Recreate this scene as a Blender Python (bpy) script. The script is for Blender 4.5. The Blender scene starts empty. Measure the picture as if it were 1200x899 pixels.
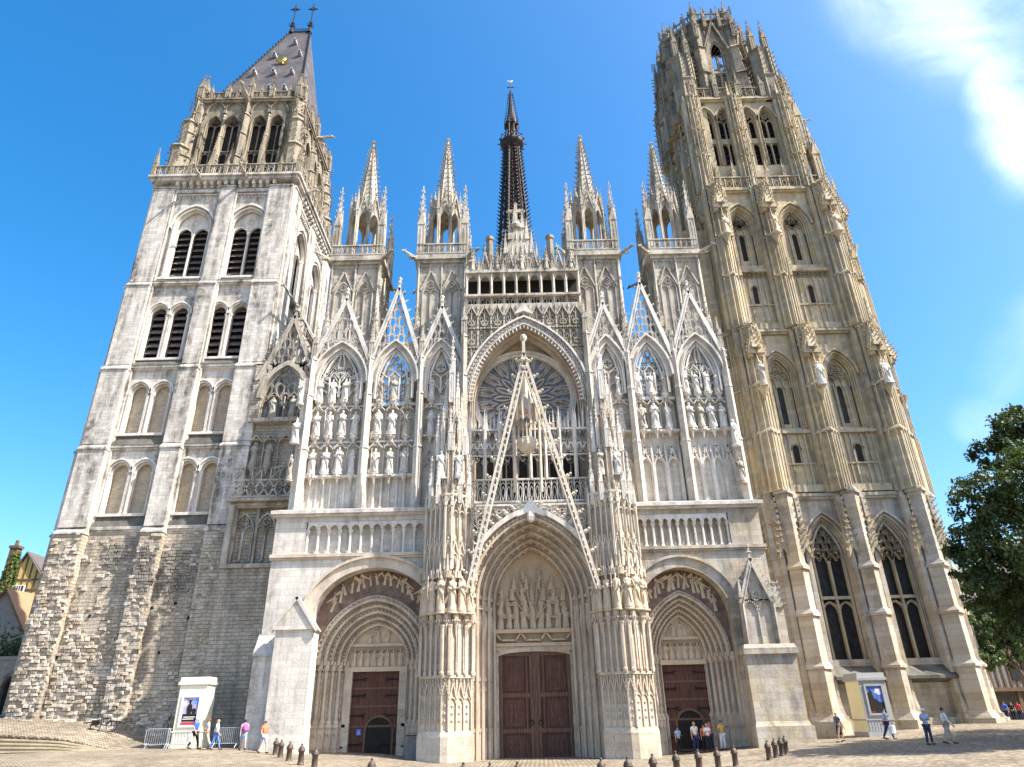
import bpy, bmesh, math, random
from math import sin, cos, pi, sqrt, radians, atan2
from mathutils import Matrix, Vector
rnd = random.Random(11)
scene = bpy.context.scene
col = scene.collection

# ------------------------------------------------------------------ camera
cam = bpy.data.cameras.new('camera')
cam.sensor_width = 36.0
cam.lens = 36.0 * 800.0 / 1200.0
cam.clip_start, cam.clip_end = 0.1, 5000
camo = bpy.data.objects.new('camera', cam)
col.objects.link(camo)
CAM = Vector((-0.9, -48.0, 1.75))
RC = Matrix.Rotation(pi/2 + radians(26.0), 4, 'X') @ Matrix.Rotation(radians(-1.3), 4, 'Z')
camo.matrix_world = Matrix.Translation(CAM) @ RC
scene.camera = camo

def at(px, py, Y):
    """the point of the photograph's pixel on the upright plane y = Y"""
    d = RC.to_3x3() @ Vector(((px-600)/800, -(py-449.5)/800, -1))
    return CAM + d * ((Y - CAM.y) / d.y)

# ------------------------------------------------------------------ ground height
GX = [-120, -38, -28, -20, -12, -5, 8, 17, 32, 60, 140]
GY = [-60, -48, -22, -8, 0, 8, 40, 120]
GZ = [[0]*11, [0]*11,
      [.3, .3, .2, .05, -.2, -.45, -.45, -.25, 0, 0, 0],
      [.3, .3, .3, .3, -.05, -.6, -.6, -.1, .05, .05, 0],
      [.3, .3, .4, .38, -.15, -.65, -.65, 0, .6, .3, 0],
      [.4, .4, .4, .3, -.1, -.7, -.7, 0, .8, .2, 0],
      [.5, .5, .5, .3, 0, -.5, -.5, 0, .3, 0, 0],
      [.5, .5, .5, .3, 0, -.3, -.3, 0, 0, 0, 0]]
def gz(x, y):
    x = min(max(x, GX[0]), GX[-1]-1e-6); y = min(max(y, GY[0]), GY[-1]-1e-6)
    i = max(k for k in range(len(GX)-1) if GX[k] <= x); j = max(k for k in range(len(GY)-1) if GY[k] <= y)
    a = (x-GX[i])/(GX[i+1]-GX[i]); b = (y-GY[j])/(GY[j+1]-GY[j])
    a = a*a*(3-2*a); b = b*b*(3-2*b)
    return (GZ[j][i]*(1-a)+GZ[j][i+1]*a)*(1-b) + (GZ[j+1][i]*(1-a)+GZ[j+1][i+1]*a)*b

# ------------------------------------------------------------------ object helpers
def tag(o, label=None, cat=None, group=None, kind=None):
    if label: o['label'] = label
    if cat: o['category'] = cat
    if group: o['group'] = group
    if kind: o['kind'] = kind
    return o
ORG = {}
def empty(name, loc, label, cat, group=None, rz=0):
    o = bpy.data.objects.new(name, None); col.objects.link(o)
    o.location = loc; o.rotation_euler.z = rz
    o.empty_display_size = .2
    ORG[o.name] = Vector(loc) if rz == 0 else None
    return tag(o, label, cat, group)
def inst(name, mesh, parent, loc, scale=(1, 1, 1), rz=0):
    o = bpy.data.objects.new(name, mesh); col.objects.link(o)
    if parent is not None:
        o.parent = parent
        loc = Vector(loc) - (ORG.get(parent.name) or Vector((0, 0, 0)))
    o.location = loc; o.scale = scale; o.rotation_euler.z = rz
    return o
def copy_tree(o, parent=None):
    c = o.copy(); col.objects.link(c); c.parent = parent
    for ch in list(o.children): copy_tree(ch, c)
    return c

# ------------------------------------------------------------------ mesh builder
class MB:
    def __init__(s, T=None): s.v = []; s.f = []; s.m = []; s.T = T; s.mat = 0
    def add(s, pts):
        b = len(s.v)
        if s.T is None: s.v.extend(Vector(p) for p in pts)
        else: s.v.extend(s.T @ Vector(p) for p in pts)
        return b
    def face(s, *i): s.f.append(i); s.m.append(s.mat)
    def box(s, x0, x1, y0, y1, z0, z1, tx=0, ty=0):
        b = s.add([(x0, y0, z0), (x1, y0, z0), (x1, y1, z0), (x0, y1, z0),
                   (x0+tx, y0+ty, z1), (x1-tx, y0+ty, z1), (x1-tx, y1-ty, z1), (x0+tx, y1-ty, z1)])
        for q in ((0, 1, 5, 4), (1, 2, 6, 5), (2, 3, 7, 6), (3, 0, 4, 7), (4, 5, 6, 7), (3, 2, 1, 0)):
            s.face(*[b+k for k in q])
    def ext(s, poly, y0, y1, front=True, back=True):
        n = len(poly); b = s.add([(x, y0, z) for x, z in poly]+[(x, y1, z) for x, z in poly])
        for i in range(n):
            j = (i+1) % n; s.face(b+i, b+j, b+n+j, b+n+i)
        if front: s.face(*range(b, b+n))
        if back: s.face(*range(b+2*n-1, b+n-1, -1))
    def prism(s, plan, z0, z1, k=1.0, c=None):
        n = len(plan)
        if c is None: c = (sum(p[0] for p in plan)/n, sum(p[1] for p in plan)/n)
        b = s.add([(x, y, z0) for x, y in plan]+[(c[0]+(x-c[0])*k, c[1]+(y-c[1])*k, z1) for x, y in plan])
        for i in range(n):
            j = (i+1) % n; s.face(b+i, b+j, b+n+j, b+n+i)
        s.face(*range(b+n-1, b-1, -1)); s.face(*range(b+n, b+2*n))
    def strip(s, A, B, y0, y1, back=False):
        n = len(A)
        b = s.add([(x, y0, z) for x, z in A]+[(x, y0, z) for x, z in B]+[(x, y1, z) for x, z in A]+[(x, y1, z) for x, z in B])
        for i in range(n-1):
            s.face(b+i, b+i+1, b+n+i+1, b+n+i)
            s.face(b+n+i, b+n+i+1, b+3*n+i+1, b+3*n+i)
            s.face(b+2*n+i, b+2*n+i+1, b+i+1, b+i)
            if back: s.face(b+3*n+i, b+3*n+i+1, b+2*n+i+1, b+2*n+i)
    def bars(s, pts, t, y0, y1, ins=None, closed=False):
        m = len(pts)
        for i in range(m if closed else m-1):
            (ax, az), (bx, bz) = pts[i], pts[(i+1) % m]
            if ins and not ins((ax+bx)/2, (az+bz)/2): continue
            dx, dz = bx-ax, bz-az; L = sqrt(dx*dx+dz*dz)
            if L < 1e-5: continue
            nx, nz = -dz/L*t/2, dx/L*t/2; ex, ez = dx/L*t*.25, dz/L*t*.25
            ax -= ex; az -= ez; bx += ex; bz += ez
            c = ((ax+nx, az+nz), (bx+nx, bz+nz), (bx-nx, bz-nz), (ax-nx, az-nz))
            b = s.add([(x, y0, z) for x, z in c]+[(x, y1, z) for x, z in c])
            s.face(b, b+1, b+2, b+3); s.face(b+7, b+6, b+5, b+4)
            for k in range(4):
                j = (k+1) % 4; s.face(b+k, b+4+k, b+4+j, b+j)
    def ring(s, cx, cz, r, t, y0, y1, ins=None, n=10, lobes=0):
        s.bars([(cx+r*cos(2*pi*k/n), cz+r*sin(2*pi*k/n)) for k in range(n)], t, y0, y1, ins, True)
        if lobes:
            for k in range(lobes):
                a = 2*pi*(k+.5)/lobes
                s.bars([(cx+r*cos(a), cz+r*sin(a)), (cx+r*.45*cos(a), cz+r*.45*sin(a))], t*.8, y0+.02, y1-.02, ins)
    def drop(s, x, z, ang, L, w, t, y0, y1, ins=None):
        """flame-shaped opening: pointed at (x,z), round at the far end"""
        pts = []
        for k in range(11):
            a = k/10.; r = w*sin(pi*a)**.8*(.35+.65*a); pts.append((a*L, r))
        o = [(u, r) for u, r in pts]+[(u, -r) for u, r in pts[-2:0:-1]]
        ca, sa = cos(ang), sin(ang)
        s.bars([(x+u*ca-r*sa, z+u*sa+r*ca) for u, r in o], t, y0, y1, ins, True)
    def tube(s, path, r, n=6, r2=None, cap=True):
        path = [Vector(p) for p in path]; m = len(path); rings = []
        for i, p in enumerate(path):
            d = (path[min(i+1, m-1)]-path[max(i-1, 0)]).normalized()
            u = d.cross(Vector((0, 0, 1)) if abs(d.z) < .9 else Vector((0, 1, 0))).normalized(); w = d.cross(u)
            rr = r if not isinstance(r, (list, tuple)) else r[i]
            if r2 is not None: rr = r+(r2-r)*i/(m-1)
            rings.append(s.add([p+(u*cos(2*pi*k/n)+w*sin(2*pi*k/n))*rr for k in range(n)]))
        for a, b in zip(rings, rings[1:]):
            for k in range(n):
                j = (k+1) % n; s.face(a+k, a+j, b+j, b+k)
        if cap:
            s.face(*[rings[0]+k for k in range(n-1, -1, -1)]); s.face(*[rings[-1]+k for k in range(n)])
    def lathe(s, cx, cy, prof, n=8, ph=0., ky=1.):
        rings = [s.add([(cx+r*cos(ph+2*pi*k/n), cy+ky*r*sin(ph+2*pi*k/n), z) for k in range(n)]) for r, z in prof]
        for a, b in zip(rings, rings[1:]):
            for k in range(n):
                j = (k+1) % n; s.face(a+k, a+j, b+j, b+k)
        s.face(*[rings[0]+k for k in range(n-1, -1, -1)]); s.face(*[rings[-1]+k for k in range(n)])
    def cone(s, cx, cy, z0, z1, r, n=4, ph=pi/4):
        b = s.add([(cx+r*cos(ph+2*pi*k/n), cy+r*sin(ph+2*pi*k/n), z0) for k in range(n)]+[(cx, cy, z1)])
        for k in range(n): s.face(b+k, b+(k+1) % n, b+n)
        s.face(*[b+k for k in range(n-1, -1, -1)])
    def oct(s, x, y, z, a, h=None, b_=None):
        h = a if h is None else h; c = a if b_ is None else b_
        b = s.add([(x-a, y, z), (x, y-c, z), (x+a, y, z), (x, y+c, z), (x, y, z-h), (x, y, z+h)])
        for k in range(4):
            j = (k+1) % 4; s.face(b+k, b+j, b+5); s.face(b+j, b+k, b+4)
    def crocks(s, p, q, n, a, out=(0, 0, 0), e=False):
        p, q, out = Vector(p), Vector(q), Vector(out)
        for k in range(n if not e else n+1):
            c = p+(q-p)*((k+(0 if e else .5))/n)+out*a
            s.oct(c.x, c.y, c.z, a*.8, a*.7); s.oct(c.x+out.x*a*.9, c.y+out.y*a*.9, c.z+a*.7, a*.5, a*.5)
    def ball(s, x, y, z, rx, ry, rz, n=6, m=4):
        s.lathe(x, y, [(0.02*rx, z-rz)]+[(rx*sin(pi*k/m), z-rz*cos(pi*k/m)) for k in range(1, m)]+[(0.02*rx, z+rz)], n, 0, ry/rx)
    def mesh(s, name, mats, smooth=False, org=Vector((0, 0, 0)), fix=True):
        me = bpy.data.meshes.new(name)
        me.from_pydata([tuple(p-org) for p in s.v], [], s.f)
        for m in (mats if isinstance(mats, (list, tuple)) else [mats]): me.materials.append(m)
        me.polygons.foreach_set('material_index', s.m)
        if smooth: me.polygons.foreach_set('use_smooth', [True]*len(s.f))
        if fix:
            bm = bmesh.new(); bm.from_mesh(me)
            bmesh.ops.recalc_face_normals(bm, faces=bm.faces); bm.to_mesh(me); bm.free()
        me.update()
        return me
    def build(s, name, mats, parent=None, smooth=False, fix=True):
        org = Vector((0, 0, 0))
        p = parent
        while p is not None:
            org += Vector(p.location); p = p.parent
        o = bpy.data.objects.new(name, s.mesh(name, mats, smooth, org, fix)); col.objects.link(o)
        o.parent = parent
        ORG[o.name] = org
        return o

# ------------------------------------------------------------------ arches
def aoff(half, rise, w):
    if rise <= half*1.001: return half+w, rise+w
    R = (half*half+rise*rise)/(2*half)
    return half+w, sqrt(max((R+w)**2-(R-half)**2, .0001))
def arch(cx, half, zs, rise, n=8):
    if rise <= half*1.001:
        return [(cx-half*cos(pi*k/(2*n)), zs+rise*sin(pi*k/(2*n))) for k in range(2*n+1)]
    R = (half*half+rise*rise)/(2*half); th = math.asin(min(1, rise/R))
    L = [(cx-half+R-R*cos(th*k/n), zs+R*sin(th*k/n)) for k in range(n+1)]
    return L+[(2*cx-x, z) for x, z in L[-2::-1]]
def outline(cx, half, zb, zs, rise, w=0, n=8):
    h, r = aoff(half, rise, w)
    return [(cx-h, zb)]+arch(cx, h, zs, r, n)+[(cx+h, zb)]
def inside(cx, half, zs, rise, zb=-99):
    R = (half*half+rise*rise)/(2*half) if rise > half*1.001 else None
    def f(x, z):
        d = abs(x-cx)
        if z < zb or d > half: return False
        if z <= zs: return True
        if R is None: return (d/half)**2+((z-zs)/rise)**2 <= 1
        return (d+R-half)**2+(z-zs)**2 <= R*R
    return f
def wall(mb, x0, x1, z0, z1, y0, y1, ops, n=8):
    cur = x0
    for cx, half, zb, zs, rise in sorted(ops):
        L, R = cx-half, cx+half
        if L > cur: mb.box(cur, L, y0, y1, z0, z1)
        if zb > z0: mb.box(L, R, y0, y1, z0, zb)
        mb.ext([(L, z1), (R, z1)]+arch(cx, half, zs, rise, n)[::-1], y0, y1)
        cur = R
    if x1 > cur: mb.box(cur, x1, y0, y1, z0, z1)
def orders(mb, cx, half, zb, zs, rise, y0, n, w, dy, seg=8, foot=True):
    """n stepped mouldings, the outermost at y0, narrowing inwards to half"""
    for k in range(n):
        a, b = (n-k)*w, (n-k-1)*w
        A = outline(cx, half, zb, zs, rise, a, seg); B = outline(cx, half, zb, zs, rise, b, seg)
        if not foot: A, B = A[1:-1], B[1:-1]
        mb.strip(A, B, y0+k*dy, y0+(k+1)*dy+.02)
        # roll moulding on the arris
        M = outline(cx, half, zb, zs, rise, b+w*.34, seg); N = outline(cx, half, zb, zs, rise, b-w*.1, seg)
        if not foot: M, N = M[1:-1], N[1:-1]
        pr = min(.16, dy*.35)
        mb.strip(M, N, y0+k*dy-pr, y0+k*dy+.12)
        # second, thinner roll with a hollow between
        M = outline(cx, half, zb, zs, rise, b+w*.92, seg); N = outline(cx, half, zb, zs, rise, b+w*.74, seg)
        if not foot: M, N = M[1:-1], N[1:-1]
        mb.strip(M, N, y0+k*dy-pr*.7, y0+k*dy+.1)
def tracery(mb, cx, half, zb, zs, rise, nl, y0, y1, t, style='rings', trans=None):
    ins = inside(cx, half, zs, rise)
    mb.strip(outline(cx, half, zb, zs, rise, 0), outline(cx, half, zb, zs, rise, -t), y0, y1)
    lw = 2*half/nl; hl = lw/2
    zl = zs-.15*half if nl > 1 else zs
    for k in range(1, nl):
        mb.box(cx-half+k*lw-t/2, cx-half+k*lw+t/2, y0, y1, zb, zl+hl*.2)
    for k in range(nl):
        mb.bars(arch(cx-half+(k+.5)*lw, hl-t/4, zl, hl*1.35, 5), t*.8, y0+.01, y1, ins)
    if trans:
        for z in trans:
            mb.box(cx-half, cx+half, y0-.03, y1, z-t*.7, z+t*.7)
            for k in range(nl):
                mb.bars(arch(cx-half+(k+.5)*lw, hl-t/4, z-hl*1.7, hl*1.2, 5), t*.8, y0+.01, y1)
    zt = zs+rise; H = zt-zl
    if style == 'rings':
        if nl == 2:
            r = half*.36; mb.ring(cx, zl+H*.56, r, t*.8, y0+.01, y1, ins, 12, 4)
        else:
            r = half*.26
            for dx, dz in ((-.42, .42), (.42, .42), (0, .68), (0, .36)):
                mb.ring(cx+dx*half, zl+H*dz, r, t*.8, y0+.01, y1, ins, 12, 4)
    elif style == 'flame':
        for k in range(7):
            a = radians(25+130*k/6.)
            mb.drop(cx+cos(a)*half*.1, zl+H*.22+sin(a)*half*.05, a, half*.75*(1+.35*sin(a)), half*.15, t*.8, y0+.01, y1, ins)
        mb.drop(cx, zl+H*.98, -pi/2, H*.5, half*.2, t*.8, y0+.01, y1, ins)
        for sx in (-1, 1):
            mb.drop(cx+sx*half*.55, zl+H*.42, pi/2+sx*.5, half*.5, half*.16, t*.8, y0+.01, y1, ins)
            mb.bars([(cx, zl+H*.15), (cx+sx*half*.25, zl+H*.42), (cx+sx*half*.6, zl+H*.55), (cx+sx*half*.9, zl+H*.35)], t*.8, y0+.01, y1, ins)
    elif style == 'net':
        r = half*.27; row = 0; z = zl+hl*.9
        while z < zt:
            for k in range(-4, 5):
                mb.drop(cx+(k+.5*(row % 2))*2*r, z-r, pi/2, r*2.6, r*.95, t*.8, y0+.01, y1, ins)
            z += r*1.75; row += 1
def balus(mb, x0, x1, y0, y1, z0, h, pitch, t=.07, post=0):
    mb.box(x0, x1, y0-.04, y1+.04, z0, z0+.1); mb.box(x0, x1, y0-.05, y1+.05, z0+h-.12, z0+h)
    n = max(1, int(round((x1-x0)/pitch))); p = (x1-x0)/n
    for k in range(n+1):
        xx = min(max(x0+k*p, x0+t/2), x1-t/2); mb.box(xx-t/2, xx+t/2, y0, y1, z0+.1, z0+h-.12)
    for k in range(n):
        c = x0+(k+.5)*p; r = min(p*.42, h*.2)
        mb.drop(c, z0+.12, pi/2, h*.6, r, t*.7, y0+.02, y1-.02)
        mb.bars(arch(c, p*.42, z0+h*.68, h*.16, 3), t*.7, y0+.02, y1-.02)
def colonnette(mb, x, y, z0, z1, r, n=6):
    h = z1-z0
    mb.lathe(x, y, [(r*1.9, z0), (r*1.9, z0+r), (r*1.3, z0+r*1.8), (r, z0+r*2.4), (r, z1-r*3.2), (r*1.25, z1-r*2.8), (r*1.9, z1-r), (r*1.9, z1)], n)
def gable_solid(mb, cx, half, z0, z1, y0, y1, t, ncr, open_=True):
    """raking copings with crockets and a finial"""
    for sx in (-1, 1):
        mb.bars([(cx+sx*half, z0), (cx, z1)], t, y0, y1)
        mb.bars([(cx+sx*(half-t*.9), z0), (cx, z1-t*1.8)], t*.4, y0-.05, y1)
        dx, dz = half, z1-z0; L = sqrt(dx*dx+dz*dz)
        mb.crocks((cx+sx*half, (y0+y1)/2, z0), (cx, (y0+y1)/2, z1), ncr, t*.75, (sx*dz/L, 0, dx/L))
    mb.box(cx-t*.4, cx+t*.4, (y0+y1)/2-t*.4, (y0+y1)/2+t*.4, z1-t, z1+t*4)
    mb.oct(cx, (y0+y1)/2, z1+t*2.3, t*1.2, t*.8); mb.oct(cx, (y0+y1)/2, z1+t*4.2, t*.9, t*1.1)
def prow(cx, w, y, a, tip):
    """plan of a buttress with a wedge-shaped nose"""
    return [(cx-w/2, y), (cx-w/2, y-a), (cx, y-a-tip), (cx+w/2, y-a), (cx+w/2, y)]
# ------------------------------------------------------------------ materials
class NT:
    def __init__(s, name):
        s.mat = bpy.data.materials.new(name); s.mat.use_nodes = True
        s.t = s.mat.node_tree; s.b = s.t.nodes['Principled BSDF']; s.t.nodes['Principled BSDF'].inputs['Roughness'].default_value = .85
        s.b.inputs['Specular IOR Level'].default_value = .25
    def n(s, typ, **kw):
        nd = s.t.nodes.new(typ)
        for k, v in kw.items():
            if k.startswith('_'): setattr(nd, k[1:], v)
            else: s.put(nd.inputs[k.replace('__', ' ')], v)
        return nd
    def put(s, inp, v):
        if hasattr(v, 'links') or hasattr(v, 'is_linked'): s.t.links.new(v, inp)
        else: inp.default_value = v
    def math(s, op, a, b=0.):
        nd = s.n('ShaderNodeMath', _operation=op); s.put(nd.inputs[0], a); s.put(nd.inputs[1], b); return nd.outputs[0]
    def mix(s, f, a, b, mode='MIX'):
        nd = s.n('ShaderNodeMix', _data_type='RGBA', _blend_type=mode)
        s.put(nd.inputs[0], f); s.put(nd.inputs[6], a); s.put(nd.inputs[7], b); return nd.outputs[2]
    def ramp(s, f, a, b):
        nd = s.n('ShaderNodeMapRange'); s.put(nd.inputs[0], f); nd.inputs[1].default_value = a; nd.inputs[2].default_value = b; return nd.outputs[0]
    def noise(s, vec, scale, detail=4., rough=.6):
        nd = s.n('ShaderNodeTexNoise', Scale=scale, Detail=detail, Roughness=rough); s.put(nd.inputs['Vector'], vec); return nd.outputs[0]
    def xyz(s):
        tc = s.n('ShaderNodeTexCoord'); sp = s.n('ShaderNodeSeparateXYZ'); s.put(sp.inputs[0], tc.outputs['Object']); return tc.outputs['Object'], sp.outputs
    def vec(s, x, y, z):
        nd = s.n('ShaderNodeCombineXYZ')
        for i, v in enumerate((x, y, z)): s.put(nd.inputs[i], v)
        return nd.outputs[0]
def c4(c): return (c[0], c[1], c[2], 1)
def mulc(c, k): return (c[0]*k, c[1]*k, c[2]*k)

def stone(name, base, stain, amount=.55, second=None, course=.36, block=.85, joints=True, bump=.35, streak=1., sfreq=.22, jt=.6, wob=1.):
    """weathered limestone: coursed blocks of slightly different tone, grey lichen stains that run down, pitting"""
    N = NT(name); P, o = N.xyz()
    geo = N.n('ShaderNodeNewGeometry')
    u = N.math('ADD', o[0], o[1])
    info = N.n('ShaderNodeObjectInfo')
    seed = N.math('MULTIPLY', info.outputs['Random'], 37.)
    big = N.noise(N.vec(N.math('ADD', u, seed), N.math('SUBTRACT', o[1], o[0]), N.math('MULTIPLY', o[2], .38)), sfreq, 7., .68)
    run = N.noise(N.vec(N.math('MULTIPLY', u, 1.6), seed, N.math('MULTIPLY', o[2], .14)), 1.1, 5., .6)
    mid = N.noise(P, 1.3, 6., .7); fine = N.noise(P, 9., 4., .7)
    c = c4(base); h = fine
    if second: c = N.mix(N.ramp(N.noise(N.vec(u, seed, o[2]), .55, 4., .6), .42, .58), c4(base), c4(second))
    if joints:
        br = N.n('ShaderNodeTexBrick', Scale=1., Color1=(.7, .69, .67, 1), Color2=(1.16, 1.14, 1.1, 1), Mortar=(.48, .45, .41, 1))
        br.inputs['Brick Width'].default_value = block; br.inputs['Row Height'].default_value = course
        br.inputs['Mortar Size'].default_value = .014; br.inputs['Bias'].default_value = 0.
        N.put(br.inputs['Vector'], N.vec(N.math('ADD', u, N.math('MULTIPLY', mid, .05*wob)), N.math('ADD', o[2], N.math('MULTIPLY', mid, .03*wob)), 0.))
        c = N.mix(jt, c, br.outputs['Color'], 'MULTIPLY')
        h = N.math('ADD', N.math('MULTIPLY', br.outputs['Fac'], -.8), fine)
    f = N.ramp(N.math('ADD', N.math('MULTIPLY', big, .5), N.math('MULTIPLY', run, .5*streak)), .455, .585)
    f = N.math('MULTIPLY', N.math('MULTIPLY', f, N.ramp(mid, .3, .6)), amount)
    c = N.mix(f, c, c4(stain))
    c = N.mix(.55, c, N.mix(N.ramp(fine, .3, .72), (.62, .62, .62, 1), (1.15, 1.14, 1.12, 1)), 'MULTIPLY')
    N.put(N.b.inputs['Base Color'], c)
    bp = N.n('ShaderNodeBump', Strength=bump, Distance=.05); N.put(bp.inputs['Height'], N.math('ADD', h, N.math('MULTIPLY', mid, 1.2)))
    N.put(N.b.inputs['Normal'], bp.outputs[0])
    return N.mat
def plain(name, c, rough=.7, metal=0., var=.25, scale=3., bump=0., spec=.3):
    N = NT(name); P, o = N.xyz(); n = N.noise(P, scale, 4., .6)
    N.put(N.b.inputs['Base Color'], N.mix(N.ramp(n, .3, .7), c4(mulc(c, 1-var)), c4(mulc(c, 1+var))))
    N.b.inputs['Roughness'].default_value = rough; N.b.inputs['Metallic'].default_value = metal; N.b.inputs['Specular IOR Level'].default_value = spec
    if bump:
        bp = N.n('ShaderNodeBump', Strength=bump, Distance=.03); N.put(bp.inputs['Height'], n); N.put(N.b.inputs['Normal'], bp.outputs[0])
    return N.mat
def wood(name, c, planks=.18):
    N = NT(name); P, o = N.xyz()
    n = N.noise(N.vec(N.math('MULTIPLY', o[0], 9.), N.math('MULTIPLY', o[1], 9.), N.math('MULTIPLY', o[2], .8)), 1.5, 5., .6)
    gap = N.math('PINGPONG', o[0], planks/2)
    col_ = N.mix(N.ramp(n, .3, .7), c4(mulc(c, .55)), c4(mulc(c, 1.4)))
    N.put(N.b.inputs['Base Color'], N.mix(N.ramp(gap, .004, .012), c4(mulc(c, .3)), col_))
    N.b.inputs['Roughness'].default_value = .7
    bp = N.n('ShaderNodeBump', Strength=.4, Distance=.02); N.put(bp.inputs['Height'], n); N.put(N.b.inputs['Normal'], bp.outputs[0])
    return N.mat

WHITE = stone('white_limestone', (.66, .61, .545), (.2, .185, .16), .75, course=.42, block=1.1, jt=.45)
WHITE_P = stone('white_carved_limestone', (.7, .655, .59), (.2, .185, .16), .6, joints=False, sfreq=.6)
SCREEN = stone('grey_white_limestone', (.66, .615, .545), (.24, .22, .19), .7, (.66, .59, .5), course=.4, block=1., jt=.4, sfreq=.5)
WHITE_T = stone('patched_white_limestone', (.62, .575, .51), (.095, .085, .073), .95, (.66, .625, .57), course=.3, block=.7, sfreq=.42)
LICHEN = stone('lichen_grey_limestone', (.115, .11, .095), (.05, .048, .04), .8, (.17, .16, .13), joints=False, sfreq=.9)
PIERW = stone('honey_white_carved_limestone', (.63, .54, .42), (.3, .26, .21), .6, (.64, .58, .49), joints=False, sfreq=.6)
WARM = stone('warm_limestone', (.56, .455, .345), (.24, .205, .175), .6, (.62, .54, .44), course=.42, block=.9, jt=.5)
WARM_P = stone('warm_carved_limestone', (.55, .445, .335), (.22, .185, .155), .65, (.62, .53, .42), joints=False, sfreq=.6)
GOLD = stone('ochre_limestone', (.57, .465, .29), (.15, .13, .1), .75, (.49, .43, .325), course=.42, block=1., sfreq=.35, jt=.5)
GOLD_P = stone('ochre_carved_limestone', (.52, .42, .26), (.13, .11, .085), .75, (.44, .38, .285), joints=False, sfreq=.6)
PALEG = stone('pale_ochre_limestone', (.53, .48, .415), (.16, .148, .13), .8, (.48, .40, .29), course=.42, block=1., jt=.5, sfreq=.35)
DARKS = stone('weathered_limestone', (.36, .305, .22), (.075, .066, .053), .9, (.27, .235, .18), joints=False, sfreq=.5)
GREYS = stone('grey_carved_limestone', (.55, .505, .43), (.1, .088, .072), .9, (.42, .37, .295), joints=False, sfreq=.55)
ROUGH = stone('rough_limestone', (.55, .48, .39), (.17, .155, .135), .8, (.46, .385, .295), course=.27, block=.5, bump=1.3, sfreq=.3, jt=.55, wob=5.)
ROUGHD = stone('blackened_limestone', (.22, .2, .175), (.09, .085, .075), .8, (.34, .3, .25), joints=False, bump=.9, sfreq=1.)
ROUGHB = stone('eroded_limestone', (.58, .515, .43), (.27, .235, .19), .6, (.5, .43, .345), joints=False, bump=.9, sfreq=1.)
INFILL = stone('tan_brick_infill', (.6, .49, .36), (.35, .29, .22), .5, (.54, .44, .32), course=.2, block=.42)
STATUE = stone('pale_statue_limestone', (.68, .64, .585), (.27, .25, .21), .65, joints=False, sfreq=1.3, bump=.25)
STATUEW = stone('warm_statue_limestone', (.60, .48, .34), (.33, .28, .23), .5, joints=False, sfreq=1.3, bump=.25)
STATUEG = stone('weathered_statue_limestone', (.5, .45, .37), (.16, .145, .12), .8, joints=False, sfreq=1.3, bump=.3)
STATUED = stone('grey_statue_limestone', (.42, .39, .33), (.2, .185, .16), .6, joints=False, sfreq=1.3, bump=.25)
DARK = plain('dark_opening', (.022, .019, .017), .9, 0, .3)
GLASS = plain('dark_leaded_glass', (.022, .021, .019), .5, 0, .6, 2.5, .3, .25)
LOUVRE = plain('grey_louvre_slate', (.17, .135, .12), .8, 0, .3)
DOOR = wood('dark_oxblood_wood', (.105, .048, .034))
DOORF = wood('brown_door_rail', (.16, .09, .06))
DOORP = wood('worn_brown_door_panel', (.12, .058, .042), .3)
PAINT = plain('dark_red_ground', (.17, .115, .09), .9, 0, .5, 2.)
IRON = plain('rust_brown_iron', (.045, .035, .033), .6, .3, .5, 2.)
COPPER = plain('green_copper', (.12, .32, .25), .7, 0, .3)
GILD = plain('gilded_metal', (.8, .5, .08), .3, 1., .2)
BLACKI = plain('black_iron', (.02, .02, .02), .6, .3, .3)
BOLL = plain('bronze_brown_iron', (.10, .072, .055), .55, .35, .25, 6., .1)
STEEL = plain('galvanised_steel', (.55, .56, .57), .45, .6, .15)

def slate():
    N = NT('grey_slate'); P, o = N.xyz()
    br = N.n('ShaderNodeTexBrick', Scale=1., Color1=(.06, .052, .05, 1), Color2=(.1, .088, .083, 1), Mortar=(.03, .03, .03, 1))
    br.inputs['Brick Width'].default_value = .5; br.inputs['Row Height'].default_value = .32; br.inputs['Mortar Size'].default_value = .01
    N.put(br.inputs['Vector'], N.vec(N.math('ADD', o[0], o[1]), o[2], 0.))
    n = N.noise(P, .5, 5.)
    N.put(N.b.inputs['Base Color'], N.mix(N.ramp(n, .35, .65), br.outputs[0], N.mix(.5, br.outputs[0], (.2, .17, .15, 1))))
    N.b.inputs['Roughness'].default_value = .5
    return N.mat
SLATE = slate()
def rosemat():
    """stained glass seen from outside by day: dark panes of blue grey with red and ochre lights"""
    N = NT('stained_glass'); P, o = N.xyz()
    v = N.n('ShaderNodeTexVoronoi', Scale=2.2); N.put(v.inputs['Vector'], P)
    v2 = N.n('ShaderNodeTexVoronoi', _feature='DISTANCE_TO_EDGE', Scale=2.2); N.put(v2.inputs['Vector'], P)
    sp = N.n('ShaderNodeSeparateColor'); N.put(sp.inputs[0], v.outputs['Color'])
    c = N.mix(sp.outputs[0], (.13, .145, .18, 1), (.3, .31, .33, 1)); c = N.mix(N.math('MULTIPLY', N.math('GREATER_THAN', sp.outputs[1], .8), .6), c, (.2, .13, .12, 1))
    N.put(N.b.inputs['Base Color'], N.mix(N.ramp(v2.outputs[0], .0, .03), (.015, .015, .016, 1), c))
    N.b.inputs['Roughness'].default_value = .35; N.b.inputs['Specular IOR Level'].default_value = .5
    return N.mat
ROSEG = rosemat()
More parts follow.
